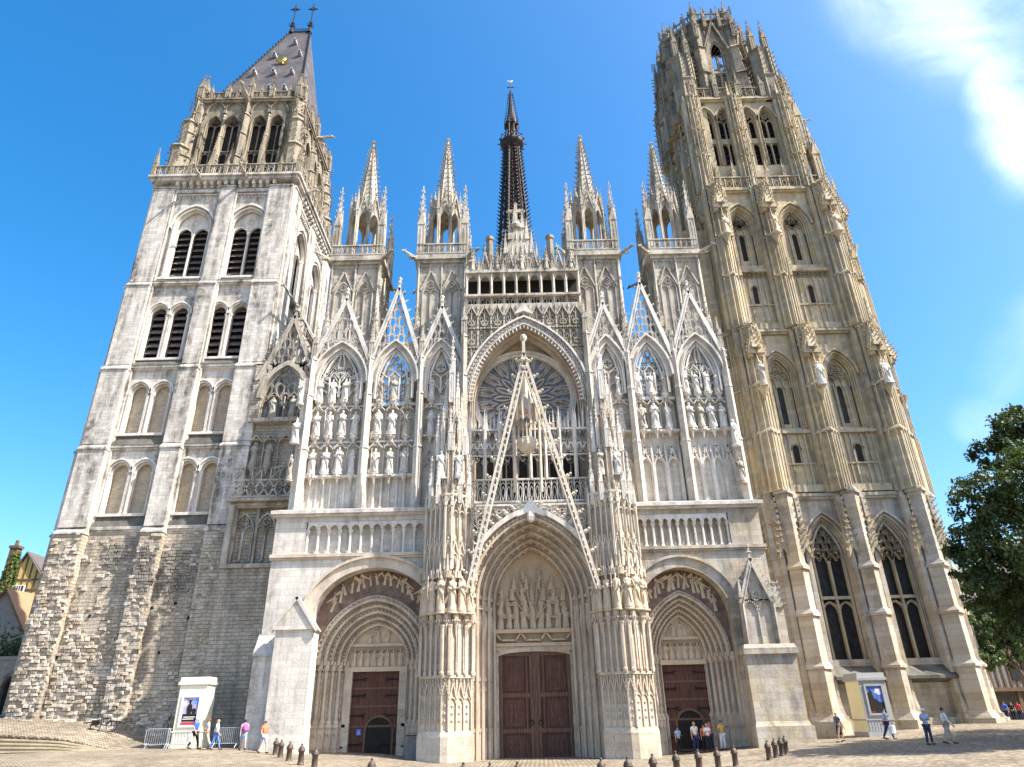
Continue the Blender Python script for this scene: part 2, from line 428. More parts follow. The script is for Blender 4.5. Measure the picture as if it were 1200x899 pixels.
def cobbles():
    N = NT('sandy_cobbles'); P, o = N.xyz()
    br = N.n('ShaderNodeTexBrick', Scale=1., Color1=(.23, .19, .14, 1), Color2=(.45, .39, .3, 1), Mortar=(.1, .08, .06, 1))
    br.inputs['Brick Width'].default_value = .32; br.inputs['Row Height'].default_value = .2; br.inputs['Mortar Size'].default_value = .028
    w = N.noise(P, 2.2, 3.)
    N.put(br.inputs['Vector'], N.vec(N.math('ADD', N.math('MULTIPLY', o[0], .8), N.math('ADD', N.math('MULTIPLY', o[1], .6), N.math('MULTIPLY', w, .12))), N.math('ADD', N.math('SUBTRACT', N.math('MULTIPLY', o[1], .8), N.math('MULTIPLY', o[0], .6)), N.math('MULTIPLY', w, .1)), 0.))
    big = N.noise(P, .25, 6., .65); f = N.noise(P, 14., 3.)
    c = N.mix(.8, br.outputs[0], N.mix(N.ramp(big, .33, .66), (.58, .55, .5, 1), (1.15, 1.12, 1.07, 1)), 'MULTIPLY')
    c = N.mix(.4, c, N.mix(f, (.6, .6, .6, 1), (1.3, 1.3, 1.3, 1)), 'MULTIPLY')
    N.put(N.b.inputs['Base Color'], c)
    bp = N.n('ShaderNodeBump', Strength=.8, Distance=.03); N.put(bp.inputs['Height'], N.math('ADD', N.math('MULTIPLY', br.outputs['Fac'], -1.), N.math('MULTIPLY', f, .7))); N.put(N.b.inputs['Normal'], bp.outputs[0])
    return N.mat
COB = cobbles()
STEP = stone('sandstone_steps', (.44, .38, .27), (.26, .22, .155), .6, (.4, .335, .235), course=.5, block=1.1, bump=.3)
TILE = plain('orange_brown_tile', (.33, .2, .11), .85, 0, .35, 6., .3)
SLATEB = plain('brown_slate_tile', (.12, .105, .1), .7, 0, .3, 5.)
OCHRE = plain('yellow_ochre_plaster', (.62, .42, .15), .9, 0, .12)
TIMBER = plain('dark_timber', (.14, .09, .05), .85, 0, .3)
GREYPL = plain('grey_plaster', (.22, .2, .185), .9, 0, .2)
CREAM = plain('cream_paint', (.78, .72, .56), .6, 0, .04)
YELLOWP = plain('yellow_paint', (.78, .7, .44), .6, 0, .05)
GREYP = plain('shade_grey_paint', (.34, .335, .33), .6, 0, .08)  # tree shade put into the colour of the right kiosk's front
WHITEP = plain('white_paint', (.8, .78, .72), .55, 0, .05)
BLUEP = plain('blue_paint', (.04, .1, .45), .5, 0, .05)
BARK = plain('grey_brown_bark', (.13, .1, .075), .95, 0, .4, 8., .6)
def leafmat(name, a, b, tr=.35):
    N = NT(name); P, o = N.xyz(); n = N.noise(P, .6, 4.); m = N.noise(P, 6., 2.)
    c = N.mix(N.ramp(N.math('ADD', N.math('MULTIPLY', n, .5), N.math('MULTIPLY', m, .5)), .35, .65), c4(a), c4(b))
    N.put(N.b.inputs['Base Color'], c); N.b.inputs['Roughness'].default_value = .5; N.b.inputs['Specular IOR Level'].default_value = .35
    t = N.n('ShaderNodeBsdfTranslucent'); N.put(t.inputs[0], N.mix(.5, c, (.13, .2, .02, 1)))
    mx = N.n('ShaderNodeMixShader'); mx.inputs[0].default_value = tr
    N.t.links.new(N.b.outputs[0], mx.inputs[1]); N.t.links.new(t.outputs[0], mx.inputs[2])
    N.t.links.new(mx.outputs[0], N.t.nodes['Material Output'].inputs[0])
    return N.mat
LEAF = leafmat('dark_green_leaves', (.026, .044, .011), (.075, .1, .026), .22)
LEAF2 = leafmat('fresh_green_leaves', (.05, .09, .03), (.1, .15, .05), .25)
IVY = leafmat('ivy_leaves', (.05, .08, .015), (.14, .19, .04))

# ------------------------------------------------------------------ light
SUN_EL, SUN_AZ = radians(50), radians(68)      # azimuth from the facade's normal towards the right
sdir = Vector((sin(SUN_AZ)*cos(SUN_EL), -cos(SUN_AZ)*cos(SUN_EL), sin(SUN_EL)))
sl = bpy.data.lights.new('sun', 'SUN'); sl.energy = 4.9; sl.angle = radians(.5); sl.color = (1., .945, .86)
so = bpy.data.objects.new('sun', sl); col.objects.link(so); so.location = (60, -60, 90)
so.rotation_euler = sdir.to_track_quat('Z', 'Y').to_euler()
world = bpy.data.worlds.new('World'); scene.world = world; world.use_nodes = True
wt = world.node_tree; bg = wt.nodes['Background']
sky = wt.nodes.new('ShaderNodeTexSky'); sky.sky_type = 'NISHITA'; sky.sun_disc = False
sky.sun_elevation = SUN_EL; sky.sun_rotation = pi - SUN_AZ
sky.altitude = 20; sky.air_density = 1.; sky.dust_density = 2.2; sky.ozone_density = 1.6
class WN(NT):
    def __init__(s, t): s.t = t
Wd = WN(wt)
tc = wt.nodes.new('ShaderNodeTexCoord')
D = tc.outputs['Generated']
def dirdot(px, py):
    d = (at(px, py, 0)-CAM).normalized(); nd = wt.nodes.new('ShaderNodeVectorMath'); nd.operation = 'DOT_PRODUCT'
    wt.links.new(D, nd.inputs[0]); nd.inputs[1].default_value = d; return nd.outputs['Value']
# wisps of cirrus high on the right: a bent streak and a faint curl, broken up by noise
def warp(): 
    n = wt.nodes.new('ShaderNodeTexNoise'); n.inputs['Scale'].default_value = 3.; n.inputs['Detail'].default_value = 8.; n.inputs['Roughness'].default_value = .62; wt.links.new(D, n.inputs['Vector']); return n.outputs['Fac']
wf = warp()
def streak(p, q, w0, w1):
    """soft streak: distance of the view direction to the great circle through p and q, limited to the span between them"""
    a = (at(*p, 0)-CAM).normalized(); b = (at(*q, 0)-CAM).normalized(); nrm = a.cross(b).normalized(); midp = (a+b).normalized(); half = a.angle(b)/2
    n1 = wt.nodes.new('ShaderNodeVectorMath'); n1.operation = 'DOT_PRODUCT'; wt.links.new(D, n1.inputs[0]); n1.inputs[1].default_value = nrm
    n2 = wt.nodes.new('ShaderNodeVectorMath'); n2.operation = 'DOT_PRODUCT'; wt.links.new(D, n2.inputs[0]); n2.inputs[1].default_value = midp
    d = Wd.math('ABSOLUTE', Wd.math('ADD', n1.outputs['Value'], Wd.math('MULTIPLY', Wd.math('SUBTRACT', wf, .5), w1)))
    f = Wd.ramp(d, w0, 0.); e = Wd.ramp(n2.outputs['Value'], cos(half*1.25), cos(half*.6))
    f = Wd.math('MULTIPLY', f, e)
    return Wd.math('MULTIPLY', Wd.math('MULTIPLY', f, f), Wd.math('SUBTRACT', 3., Wd.math('MULTIPLY', f, 2.)))
cl = Wd.math('MULTIPLY', streak((1000, -80), (1190, 60), .09, .11), .62)
cl = Wd.math('MAXIMUM', cl, Wd.math('MULTIPLY', streak((1160, 35), (1225, 220), .05, .07), .6))
cl = Wd.math('MAXIMUM', cl, Wd.math('MULTIPLY', streak((1225, 330), (1165, 480), .05, .12), .12))
cl = Wd.math('MAXIMUM', cl, Wd.math('MULTIPLY', streak((1120, 510), (1180, 470), .06, .1), .12))
hs = wt.nodes.new('ShaderNodeHueSaturation'); hs.inputs['Hue'].default_value = .496; hs.inputs['Saturation'].default_value = 1.47; hs.inputs['Value'].default_value = 1.
wt.links.new(sky.outputs[0], hs.inputs['Color'])
n3 = wt.nodes.new('ShaderNodeTexNoise'); n3.inputs['Scale'].default_value = 4.5; n3.inputs['Detail'].default_value = 9.; n3.inputs['Roughness'].default_value = .6; n3.inputs['Distortion'].default_value = 1.2; wt.links.new(D, n3.inputs['Vector'])
cl = Wd.math('MULTIPLY', cl, Wd.ramp(n3.outputs['Fac'], .3, .68))
skyc = Wd.mix(cl, hs.outputs[0], (7.5, 7.6, 7.9, 1))
wt.links.new(skyc, bg.inputs['Color']); bg.inputs['Strength'].default_value = .145
scene.view_settings.view_transform = 'Standard'; scene.view_settings.look = 'None'
scene.view_settings.exposure = 1.18; scene.view_settings.gamma = 1.0
scene.view_settings.use_curve_mapping = False
# ------------------------------------------------------------------ shared small meshes
def pinnacle_mesh(name, mat, ncr=5):
    """unit pinnacle: one wide, six high"""
    m = MB(); m.box(-.5, .5, -.5, .5, 0, 2.6); m.box(-.6, .6, -.6, .6, 2.6, 2.75)
    for k in range(4):
        c, s_ = cos(k*pi/2), sin(k*pi/2); m.T = Matrix.Rotation(k*pi/2, 4, 'Z')
        m.ext([(-.5, 2.75), (.5, 2.75), (0, 3.8)], -.56, -.3); m.oct(0, -.5, 3.95, .14)
        m.ext([(-.3, .4), (.3, .4), (.3, 1.9), (0, 2.4), (-.3, 1.9)], -.53, -.5); m.box(-.06, .06, -.58, -.5, .3, 2.3)
        m.box(-.5, -.38, -.57, -.5, .1, 2.6); m.box(.38, .5, -.57, -.5, .1, 2.6)
    m.T = None
    m.cone(0, 0, 2.75, 6., .6, 4)
    for k in range(4):
        a = pi/4+k*pi/2; d = Vector((cos(a), sin(a), .12))
        m.crocks((.55*cos(a), .55*sin(a), 3.), (.05*cos(a), .05*sin(a), 5.9), ncr, .13, d)
    m.oct(0, 0, 5.75, .2, .12); m.oct(0, 0, 6.02, .14, .2)
    return m.mesh(name, mat)
PIN_W = pinnacle_mesh('pinnacle_white', WHITE_P); PIN_D = pinnacle_mesh('pinnacle_dark', DARKS); PIN_G = pinnacle_mesh('pinnacle_grey', GREYS); PIN_O = pinnacle_mesh('pinnacle_ochre', GOLD_P)
def pin(parent, mesh, x, y, z, w, h, name='pinnacle', rz=0):
    return inst(name, mesh, parent, (x, y, z), (w, w, h/6.), rz)
def gargoyle_mesh(name, mat):
    m = MB(); m.tube([(0, .4, 0), (0, -.4, .06), (0, -.9, .18), (0, -1.3, .2)], [.2, .19, .13, .12], 6)
    m.ball(0, -1.42, .22, .14, .22, .13); m.tube([(0, -1.5, .18), (0, -1.72, .14)], [.09, .05], 5)
    for sx in (-1, 1):
        m.tube([(sx*.08, -1.35, .3), (sx*.13, -1.28, .46)], [.05, .02], 4)
        m.tube([(sx*.16, -.3, -.02), (sx*.2, -.75, -.16), (sx*.16, -.95, -.1)], [.08, .06, .04], 5)
    return m.mesh(name, mat)
GARG = gargoyle_mesh('gargoyle', GREYS)
def garg(parent, x, y, z, rz=0, s=1.): return inst('gargoyle', GARG, parent, (x, y, z), (s, s, s), rz)
def louvres(mb, cx, half, zb, ztop, y, pitch=.72):
    """sloping slate boards whose front edges are cut in waves"""
    z = zb
    while z < ztop-.2:
        n = 6
        top = [(cx-half+2*half*k/n, z+pitch*.78) for k in range(n+1)]
        b = []
        for k in range(n+1):
            b.append((cx-half+2*half*k/n, y+.5, z+pitch*.95))
        for k in range(n+1):
            b.append((cx-half+2*half*k/n, y, z+(.05 if k % 2 else 0.)))
        i = mb.add(b)
        for k in range(n): mb.face(i+k, i+k+1, i+n+2+k, i+n+1+k)
        i = mb.add([(p[0], p[1]+.02, p[2]-.04) for p in b])
        for k in range(n): mb.face(i+k, i+k+1, i+n+2+k, i+n+1+k)
        z += pitch

# ------------------------------------------------------------------ LEFT TOWER
TX0, TX1, TY0, TY1 = -37., -22.9, 6., 20.1
LT = empty('stone_tower', (-29.95, 13.05, .3), 'tall square tower with rough base, louvred openings and grey slate roof', 'tower')
W_ = TX1-TX0
FR = Matrix.Translation((TX0, TY0, 0))                                     # u along the front, depth inwards
RT = Matrix.Translation((TX1, TY0, 0)) @ Matrix.Rotation(pi/2, 4, 'Z')     # side facing the nave
LF = Matrix.Translation((TX0, TY1, 0)) @ Matrix.Rotation(-pi/2, 4, 'Z')
U4 = (3.3, 5.3, 8.85, 10.85)
CORB = MB(); CORB.box(-.14, .14, -.45, .1, .25, .75); CORB.box(-.12, .12, -.25, .1, 0, .25, .02, .03); CORB = CORB.mesh('corbel', WHITE_P)
def ltower():
    # core so that nothing shows through the openings
    m = MB(); m.box(TX0+1.3, TX1-1.3, TY0+1.3, TY1-1.3, 0, 52.2); m.box(TX0+2.6, TX1-2.6, TY0+2.6, TY1-2.6, 52.2, 64.5); m.build('dark_core', DARK, LT)
    w = MB()
    for T, face in ((FR, 0), (RT, 1), (LF, 2)):
        w.T = T; tr = MB(T)
        e = .02*face; dz = .007*face
        # upper stages, window walls
        wall(w, .9, W_-.7, 16, 23, 0+e, 1., [(u, .82, 17.1, 20.6, .98) for u in U4])
        wall(w, .9, W_-.7, 23, 30.6, .05+e, 1., [(u, .8, 24.1, 27.9, .98) for u in U4])
        wall(w, .9, W_-.7, 30.6, 39.6, .1+e, 1., [(u, .86, 31.4, 36., 1.15) for u in U4])
        wall(w, .9, W_-.7, 39.6, 52, .15+e, 1., [(4.55, 1.95, 40.2, 46.2, 2.5), (10.1, 1.95, 40.2, 46.2, 2.5)])
        # string courses
        for z, p in ((16, .35), (23, .3), (30.6, .28), (39.6, .3)):
            w.box(.5+e, W_-.5-e, -p, .1, z-.22, z+.02+dz); w.box(.5+e, W_-.5-e, -p*.6, .12, z-.4, z-.22)
        # frieze of small arches and a corbelled cornice
        for k in range(30):
            u = 1.9+k*(W_-3.8)/29.; ox_, oy_ = (T @ Vector((u, 0, 0))).to_2d()
            tr.bars(arch(u, .2, 50.1, .2, 3), .07, -.05, .15); tr.ball(u, -.02, 49.95, .06, .06, .1, 5, 3)
            if k % 2: inst('corbel', CORB, LT, (ox_, oy_, 51.1), (1, 1, 1), (0, pi/2, -pi/2)[face])
        w.box(-.5+e, W_+.5-e, -.6+e, .9, 51.85+dz, 52.25); w.box(-.7+e, W_+.7-e, -.8+e, .9, 52.25-dz, 52.5+dz); w.box(e, W_-e, -.1, .9, 50.6+dz, 51.0+dz)
        tr.box(1.5, W_-1.5, -.04, .1, 50.3, 50.42); tr.build('arcaded_frieze', WHITE_P, LT)
        # weathered sloping sills, dark with lichen
        for zb_, zt_, q_ in ((16., 17.0, 0), (23., 24.0, .05), (30.6, 31.35, .1), (39.6, 40.1, .15)):
            for ua, ub in ((2.2, 6.7), (8.3, W_-2.4)):
                sl_ = MB(T); i = sl_.add([(ua, -.34, zb_), (ub, -.34, zb_), (ub, q_-.02, zt_), (ua, q_-.02, zt_), (ua, q_-.02, zb_), (ub, q_-.02, zb_)])
                for q in ((0, 1, 2, 3), (0, 3, 4), (1, 5, 2)): sl_.face(*[i+k for k in q])
                sl_.build('weathered_sill', LICHEN, LT)
    w.build('wall', WHITE_T, LT)
    # rough base, blocks standing out unevenly
    r = MB(FR); fr = MB()
    r.box(-.2, W_+.2, -.55, W_-.2, -.4, 15.75, .15, .35)
    rr = random.Random(3)
    def rock(x, z, ww, hh, yb, th, mi):
        """one eroded stone: a rounded, slightly turned block standing out of the wall face"""
        fr.mat = mi; j = lambda q: rr.uniform(-q, q)
        o_ = [(x+j(.03), z+j(.025)), (x+ww+j(.03), z+j(.025)), (x+ww+j(.03), z+hh+j(.025)), (x+j(.03), z+hh+j(.025))]
        cx_, cz_ = x+ww/2, z+hh/2; k1 = rr.uniform(.72, .9); tl = j(.35)
        b = fr.add([(px_, yb+.1, pz) for px_, pz in o_]+[(px_, yb-th*.55+j(.02), pz) for px_, pz in o_]+[(cx_+(px_-cx_)*k1, yb-th*(1+tl*(px_-cx_)/ww)+j(.03), cz_+(pz-cz_)*k1) for px_, pz in o_])
        for l in (0, 4):
            for q in range(4): fr.face(b+l+q, b+l+(q+1) % 4, b+l+4+(q+1) % 4, b+l+4+q)
        fr.face(b+8, b+9, b+10, b+11)
    fr.T = FR
    bands = ((1.05, 2.3, -.98), (7.55, 1.6, -.98), (12.95, 2.4, -.98))
    for row in range(64):
        z = -.2+row*.245; x = -.35+rr.random()*.4
        if z > 15.3: break
        while x < W_+.1:
            ww = .2+.42*rr.random()**1.3; u = x+ww/2
            edge = u/W_; lim = 13.-edge*13.+1.6*sin(u*1.1+1)+1.1*sin(z*1.7+u*2.3)
            d = (lim-z)/2.2
            p_ = 1. if d > 1 else max(.14, .5+.5*d)
            if edge < .2 or .48 < edge < .6: p_ = max(p_, .55 if z < 14.5 else .2)
            yb = -.55+.35*(z+.4)/16.2
            for bu, bw_, by in bands:
                if abs(u-bu) < bw_/2: yb = by
            soot = ((u-8.9)/2.4)**2+((z-12.3)/2.3)**2 < .55+.6*rr.random() or ((u-4.6)/1.1)**2+((z-13.6)/1.3)**2 < .4+.6*rr.random()
            if soot and rr.random() < .85: rock(x, z, ww-.02, .225, yb, .05+.1*rr.random(), 3)
            elif rr.random() < p_*.9:
                th = (.05+.17*rr.random()**1.3)*(1 if d > .3 else .7)
                if z < 2.2 and u < 6.5: th += .45
                rock(x, z, ww-.02, .225, yb, th, rr.choice((0, 0, 0, 0, 1, 1)))
            x += ww+.01
    base = r.build('base', ROUGH, LT); fr.build('rubble_facing', [ROUGHB, ROUGH, WHITE_P, ROUGHD], base)
    h = MB()
    for (u, z) in ((2.1, 6.2), (3.8, 9.1), (6.6, 4.4), (7.7, 7.7), (9., 2.9), (9.6, 6.4), (10.8, 4.9), (11.3, 8.8), (12.3, 3.1), (6.9, 2.2), (8.4, 9.6), (10.1, 9.9)):
        h.T = FR; h.box(u, u+.16, -.45, -.2, z, z+.22)
    h.build('putlog_hole', DARK, base)
    s_ = MB(); s_.T = FR; s_.box(-.75, 6.2, -1.0, -.3, -.4, 1.95); sb = MB(); 
    s_.build('stone_footing', ROUGH, LT)
    # buttresses of the front and of the sides, stepping inwards
    for T, us in ((FR, ((1.05, 2.1), (7.55, 1.5), (12.95, 2.3))), (RT, ((1.1, 2.2), (7.1, 1.5), (13., 2.2))), (LF, ((1.1, 2.2), (7.1, 1.5), (13., 2.2)))):
        for u, bw in us:
            b = MB(T); corner = u < 2
            st = [(-.4, 15.9, .98, .12), (15.9, 23., .9, .1), (23, 30.6, .7, .15), (30.6, 39.6, .5, .05), (39.6, 51.6, .3, 0.)]
            for z0, z1, p, wx in st:
                x0, x1 = u-bw/2-wx*(.6 if T is FR else .3), u+bw/2+wx*.3
                b.mat = 1 if z0 < 0 else 0
                b.box(x0, x1, -p, .6, z0, z1-.55); b.mat = 0
                # weathered slope on top of each stage
                i = b.add([(x0-.06, -p-.1, z1-.55), (x1+.06, -p-.1, z1-.55), (x1+.06, -p-.1, z1-.42), (x0-.06, -p-.1, z1-.42), (x0, -p+.3, z1), (x1, -p+.3, z1), (x0, .3, z1), (x1, .3, z1), (x0-.06, .3, z1-.55), (x1+.06, .3, z1-.55)])
                for q in ((0, 1, 2, 3), (3, 2, 5, 4), (4, 5, 7, 6), (0, 3, 4, 6, 8), (1, 9, 7, 5, 2), (8, 9, 1, 0)): b.face(*[i+k for k in q])
            if T is not LF:    # a slender shaft in the angle
                b.tube([(u-bw/2-.1, -.1, 16), (u-bw/2-.1, -.1, 51)], .12, 6); b.tube([(u+bw/2+.12, -.1, 16), (u+bw/2+.12, -.1, 51)], .12, 6)
            b.build('buttress', [WHITE_T, ROUGH], LT)
    # windows
    for T in (FR, RT, LF):
        for k, u in enumerate(U4):
            for (zb, zs, hf, ri, y, kind) in ((17.1, 20.6, .82, .98, 0, 0), (24.1, 27.9, .8, .98, .05, 0), (31.4, 36., .86, 1.15, .1, 1)):
                if T is LF and kind == 0: continue
                a = MB(T); a.mat = 0
                orders(a, u, hf-.14, zb, zs, ri-.14, y-.07, 2, .14, .2, 6)
                hh, rr_ = aoff(hf, ri, .12)
                a.strip(arch(u, hh+.2, zs, rr_+.2, 6), arch(u, hh+.04, zs, rr_+.04, 6), y-.2, y+.1)
                for sx in (-1, 1):
                    colonnette(a, u+sx*(hf-.08), y+.02, zb, zs, .085); 
                a.box(u-hf-.15, u+hf+.15, y-.28, y+.3, zb-.22, zb)
                o = a.build('blind_window' if kind == 0 else 'window', WHITE_P, LT)
                f = MB(T)
                if kind == 0:
                    f.box(u-hf, u+hf, y+.48, y+.7, zb, zs+ri); f.build('brick_infill', INFILL, o)
                else:
                    louvres(f, u, hf-.14, zb, zs+ri, y+.36); f.build('louvre', LOUVRE, o)
        for u in (4.55, 10.1):
            a = MB(T); y = .15
            orders(a, u, 1.66, 40.2, 46.2, 2.2, y-.08, 2, .145, .22, 9)
            hh, rr_ = aoff(1.95, 2.5, .2)
            a.strip(arch(u, hh+.16, 46.2, rr_+.16, 9), arch(u, hh-.05, 46.2, rr_-.05, 9), y-.25, y+.1)
            for sx in (-1, 1):
                for k in range(3): colonnette(a, u+sx*(1.95-k*.18), y-.02+k*.17, 40.2, 46.2, .09)
            # tympanum pierced by two lancets
            wall(a, u-1.68, u+1.68, 40.2, 48.7, y+.5, y+.62, [(u-.83, .72, 40.2, 45.5, .95), (u+.83, .72, 40.2, 45.5, .95)])
            for sx in (-1, 1):
                a.strip(outline(u+sx*.83, .72, 40.2, 45.5, .95, .1), outline(u+sx*.83, .72, 40.2, 45.5, .95, 0), y+.38, y+.55)
            colonnette(a, u, y+.36, 40.2, 45.7, .1)
            a.ring(u, 47.2, .3, .1, y+.44, y+.52)
            a.box(u-2.1, u+2.1, y-.3, y+.5, 39.95, 40.2)
            o = a.build('belfry_window', WHITE_P, LT)
            f = MB(T)
            for sx in (-1, 1): louvres(f, u+sx*.83, .72, 40.2, 46.5, y+.64)
            f.build('louvre', LOUVRE, o)
    # flamboyant belfry
    B0 = 1.35; BW = W_-2*B0
    bf = MB(); 
    BT = [Matrix.Translation((TX0+B0, TY0+B0, 0)), Matrix.Translation((TX1-B0, TY0+B0, 0)) @ Matrix.Rotation(pi/2, 4, 'Z'), Matrix.Translation((TX0+B0, TY1-B0, 0)) @ Matrix.Rotation(-pi/2, 4, 'Z')]
    UB = (2.25, 4.25, 7.25, 9.25)
    for T in BT:
        bf.T = T
        wall(bf, .0, BW, 52.4, 64.8, 0, .8, [(u, .93, 54.2, 61.4, 1.6) for u in UB])
        bf.box(-.15, BW+.15, -.3, .8, 64.8, 65.1); bf.box(-.3, BW+.3, -.45, .8, 65.1, 65.3)
    bw = bf.build('belfry', DARKS, LT)
    for T in BT:
        for u in UB:
            a = MB(T); orders(a, u, .85, 54.2, 61.4, 1.5, -.04, 1, .08, .2, 7)
            hh, rr_ = aoff(.9, 1.55, .14)
            a.strip(arch(u, hh+.14, 63.2, rr_+.14, 6), arch(u, hh, 63.2, rr_, 6), -.2, .05)
            tracery(a, u, .86, 54.2, 61.4, 1.52, 2, .24, .4, .09, 'flame', [57.8])
            a.build('belfry_lancet', DARKS, LT)
            f = MB(T); f.box(u-.92, u+.92, .6, .75, 54.2, 63.); f.build('belfry_void', DARK, LT)
        for u, s_ in ((.15, 1.15), (3.25, .5), (5.75, .95), (8.25, .5), (BW-.15, 1.15)):
            a = MB(T); z = 52.4; p = s_*.75
            for k, (z1) in enumerate((56.5, 60., 63., 65.4)):
                a.prism(prow(u, s_*(1-.12*k), .2, p*(1-.22*k), s_*.4), z, z1-.35)
                a.prism(prow(u, s_*(1.15-.12*k), .2, p*(1.12-.22*k), s_*.45), z1-.35, z1, .75, (u, .2))
                if s_ > .8: a.crocks((u, -p*(1-.22*k)-s_*.4, z1-1.6), (u, -p*(1-.22*k)-s_*.4, z1), 5, .14, (0, -1, .2))
                z = z1
            a.build('belfry_buttress', DARKS, LT)
            ox, oy = (T @ Vector((u, -.25, 0))).to_2d()
            pin(LT, PIN_D, ox, oy, 65.3, .5 if s_ < .8 else .62, 2.6 if s_ < .8 else 3.8)
        ba = MB(T); balus(ba, 0, BW, -.25, -.1, 65.3, 1.1, .55, .08); ba.build('parapet', DARKS, LT)
        for u in (1.3, 4.3, 7., 10.2):
            ox, oy = (T @ Vector((u, -.18, 0))).to_2d(); pin(LT, PIN_D, ox, oy, 65.4, .32, 2.3)
    for T in BT[:2]:
        for u, z in ((1.3, 57.), (3.25, 58.5), (5.1, 57.), (6.4, 57.), (8.25, 58.5), (10.2, 57.), (1.3, 61.), (10.2, 61.)):
            ox, oy = (T @ Vector((u, -.42, 0))).to_2d(); pin(LT, PIN_D, ox, oy, z-3.2, .26, 4.6)
    for T in (FR, RT, LF):
        ba = MB(T); balus(ba, -.4, W_+.4, -.6, -.45, 52.5, 1.35, .62, .09)
        ba.build('balustrade', GREYS, LT)
        for k in range(9):
            u = -.4+k*(W_+.8)/8.
            ox, oy = (T @ Vector((u, -.52, 0))).to_2d()
            pin(LT, PIN_D, ox, oy, 52.5, .36, 3.8 if k in (0, 8) else 2.7)
    # corner clusters of shafts at the belfry's angles
    for x, y in ((TX0+.9, TY0+.9), (TX1-.9, TY0+.9), (TX0+.9, TY1-.9), (TX1-.9, TY1-.9)):
        a = MB(); ix_ = .3 if x < -30 else -.3; iy_ = .3 if y < 13 else -.3
        for k, (z0, z1, r) in enumerate(((52.5, 57.8, .95), (57.8, 61.8, .78), (61.8, 65., .6))):
            x += ix_*k*.8; y += iy_*k*.8
            a.lathe(x, y, [(r, z0), (r, z1-.6), (r*1.2, z1-.5), (r*.85, z1)], 8, pi/8)
            for q in range(8):
                an = pi/8+q*pi/4; a.crocks((x+r*cos(an), y+r*sin(an), z0+.4), (x+r*cos(an), y+r*sin(an), z1-.6), 4, .15, (cos(an), sin(an), .2))
        a.build('corner_turret', DARKS, LT)
        pin(LT, PIN_D, x, y, 65., .7, 4.6)
        for dx, dy in ((-.8, .3), (.3, -.8), (.8, .5)): pin(LT, PIN_D, x+dx, y+dy, 61.2, .36, 3.6)
    for u, z in ((4.6, 52.1), (9.3, 52.1)): garg(LT, TX0+u, TY0-.9, z)
    garg(LT, TX0+7.05, TY0+.7, 64.9, 0, 1.3); garg(LT, TX1-1, TY0+7, 65, pi/2, 1.3); garg(LT, TX1+.3, TY0+2, 52.2, pi/2)
    # roof: steep slate hip with a short ridge
    rx0, rx1, ry0, ry1 = TX0+2.6, TX1-1.6, TY0+1.6, TY1-1.6
    q = MB(); i = q.add([(rx0, ry0, 65.2), (rx1, ry0, 65.2), (rx1, ry1, 65.2), (rx0, ry1, 65.2), (-29.3, 12.9, 84.2), (-26.7, 12.9, 84.2)])
    for f in ((0, 1, 5, 4), (1, 2, 5), (2, 3, 4, 5), (3, 0, 4), (3, 2, 1, 0)): q.face(*[i+k for k in f])
    rf = q.build('roof', SLATE, LT)
    q = MB()
    def rpt(s, t):
        a = Vector((rx0, ry0, 65.2)).lerp(Vector((rx1, ry0, 65.2)), s); b = Vector((-29.3, 12.9, 84.2)).lerp(Vector((-26.7, 12.9, 84.2)), s); return a.lerp(b, t)
    for s, t in ((.38, .14), (.6, .14), (.8, .14), (.2, .36), (.52, .36), (.82, .36), (.3, .6), (.86, .62), (.6, .8)):
        p = rpt(s, t); q = MB(); q.mat = 0
        q.ext([(p.x-.22, p.z), (p.x+.22, p.z), (p.x+.22, p.z+.35), (p.x, p.z+.75), (p.x-.22, p.z+.35)], p.y-.5, p.y+.4); q.mat = 1
        q.box(p.x-.12, p.x+.12, p.y-.53, p.y-.5, p.z+.05, p.z+.4)
        q.build('roof_dormer', [STEEL, DARK], rf)
    p = rpt(.55, .52); q = MB()
    for k in range(9):
        a = 2*pi*k/9; q.tube([(p.x, p.y-.25, p.z+.2), (p.x+.95*cos(a), p.y-.3, p.z+.2+.6*sin(a))], [.2, .03], 5)
    q.ball(p.x, p.y-.3, p.z+.2, .5, .2, .38, 8, 5); q.build('gilded_sun', GILD, rf)
    for x in (-29.2, -26.8):
        q = MB(); q.mat = 0
        q.tube([(x, 12.9, 84), (x, 12.9, 85.2)], [.35, .12], 8)
        for k in range(8):
            a = k*pi/4; q.tube([(x, 12.9, 85.1), (x+.5*cos(a), 12.9+.5*sin(a), 85.6)], [.12, .04], 4)
        q.tube([(x, 12.9, 85), (x, 12.9, 89.8)], .085, 5); q.tube([(x-.65, 12.9, 88.8), (x+.65, 12.9, 88.8)], .08, 5)
        q.ball(x, 12.9, 86., .22, .22, .22); q.ring(x, 88.8, .35, .06, 12.87, 12.93)
        q.build('cross_finial', BLACKI, rf)
    q = MB(); q.box(-29.3, -26.7, 12.8, 13., 84.1, 84.3)
    for k in range(9):
        q.drop(-29.2+k*.3, 84.2, pi/2, .7, .14, .05, 12.87, 12.93)
    for a, b in ((4, 0), (5, 1)):
        c0 = (rx0, ry0, 65.2) if b == 0 else (rx1, ry0, 65.2); c1 = (-29.3, 12.9, 84.2) if b == 0 else (-26.7, 12.9, 84.2)
        q.tube([c0, c1], .13, 5); q.crocks(c0, c1, 26, .14, (0, -.7, .7))
    q.build('ridge_cresting', BLACKI, rf)
ltower()
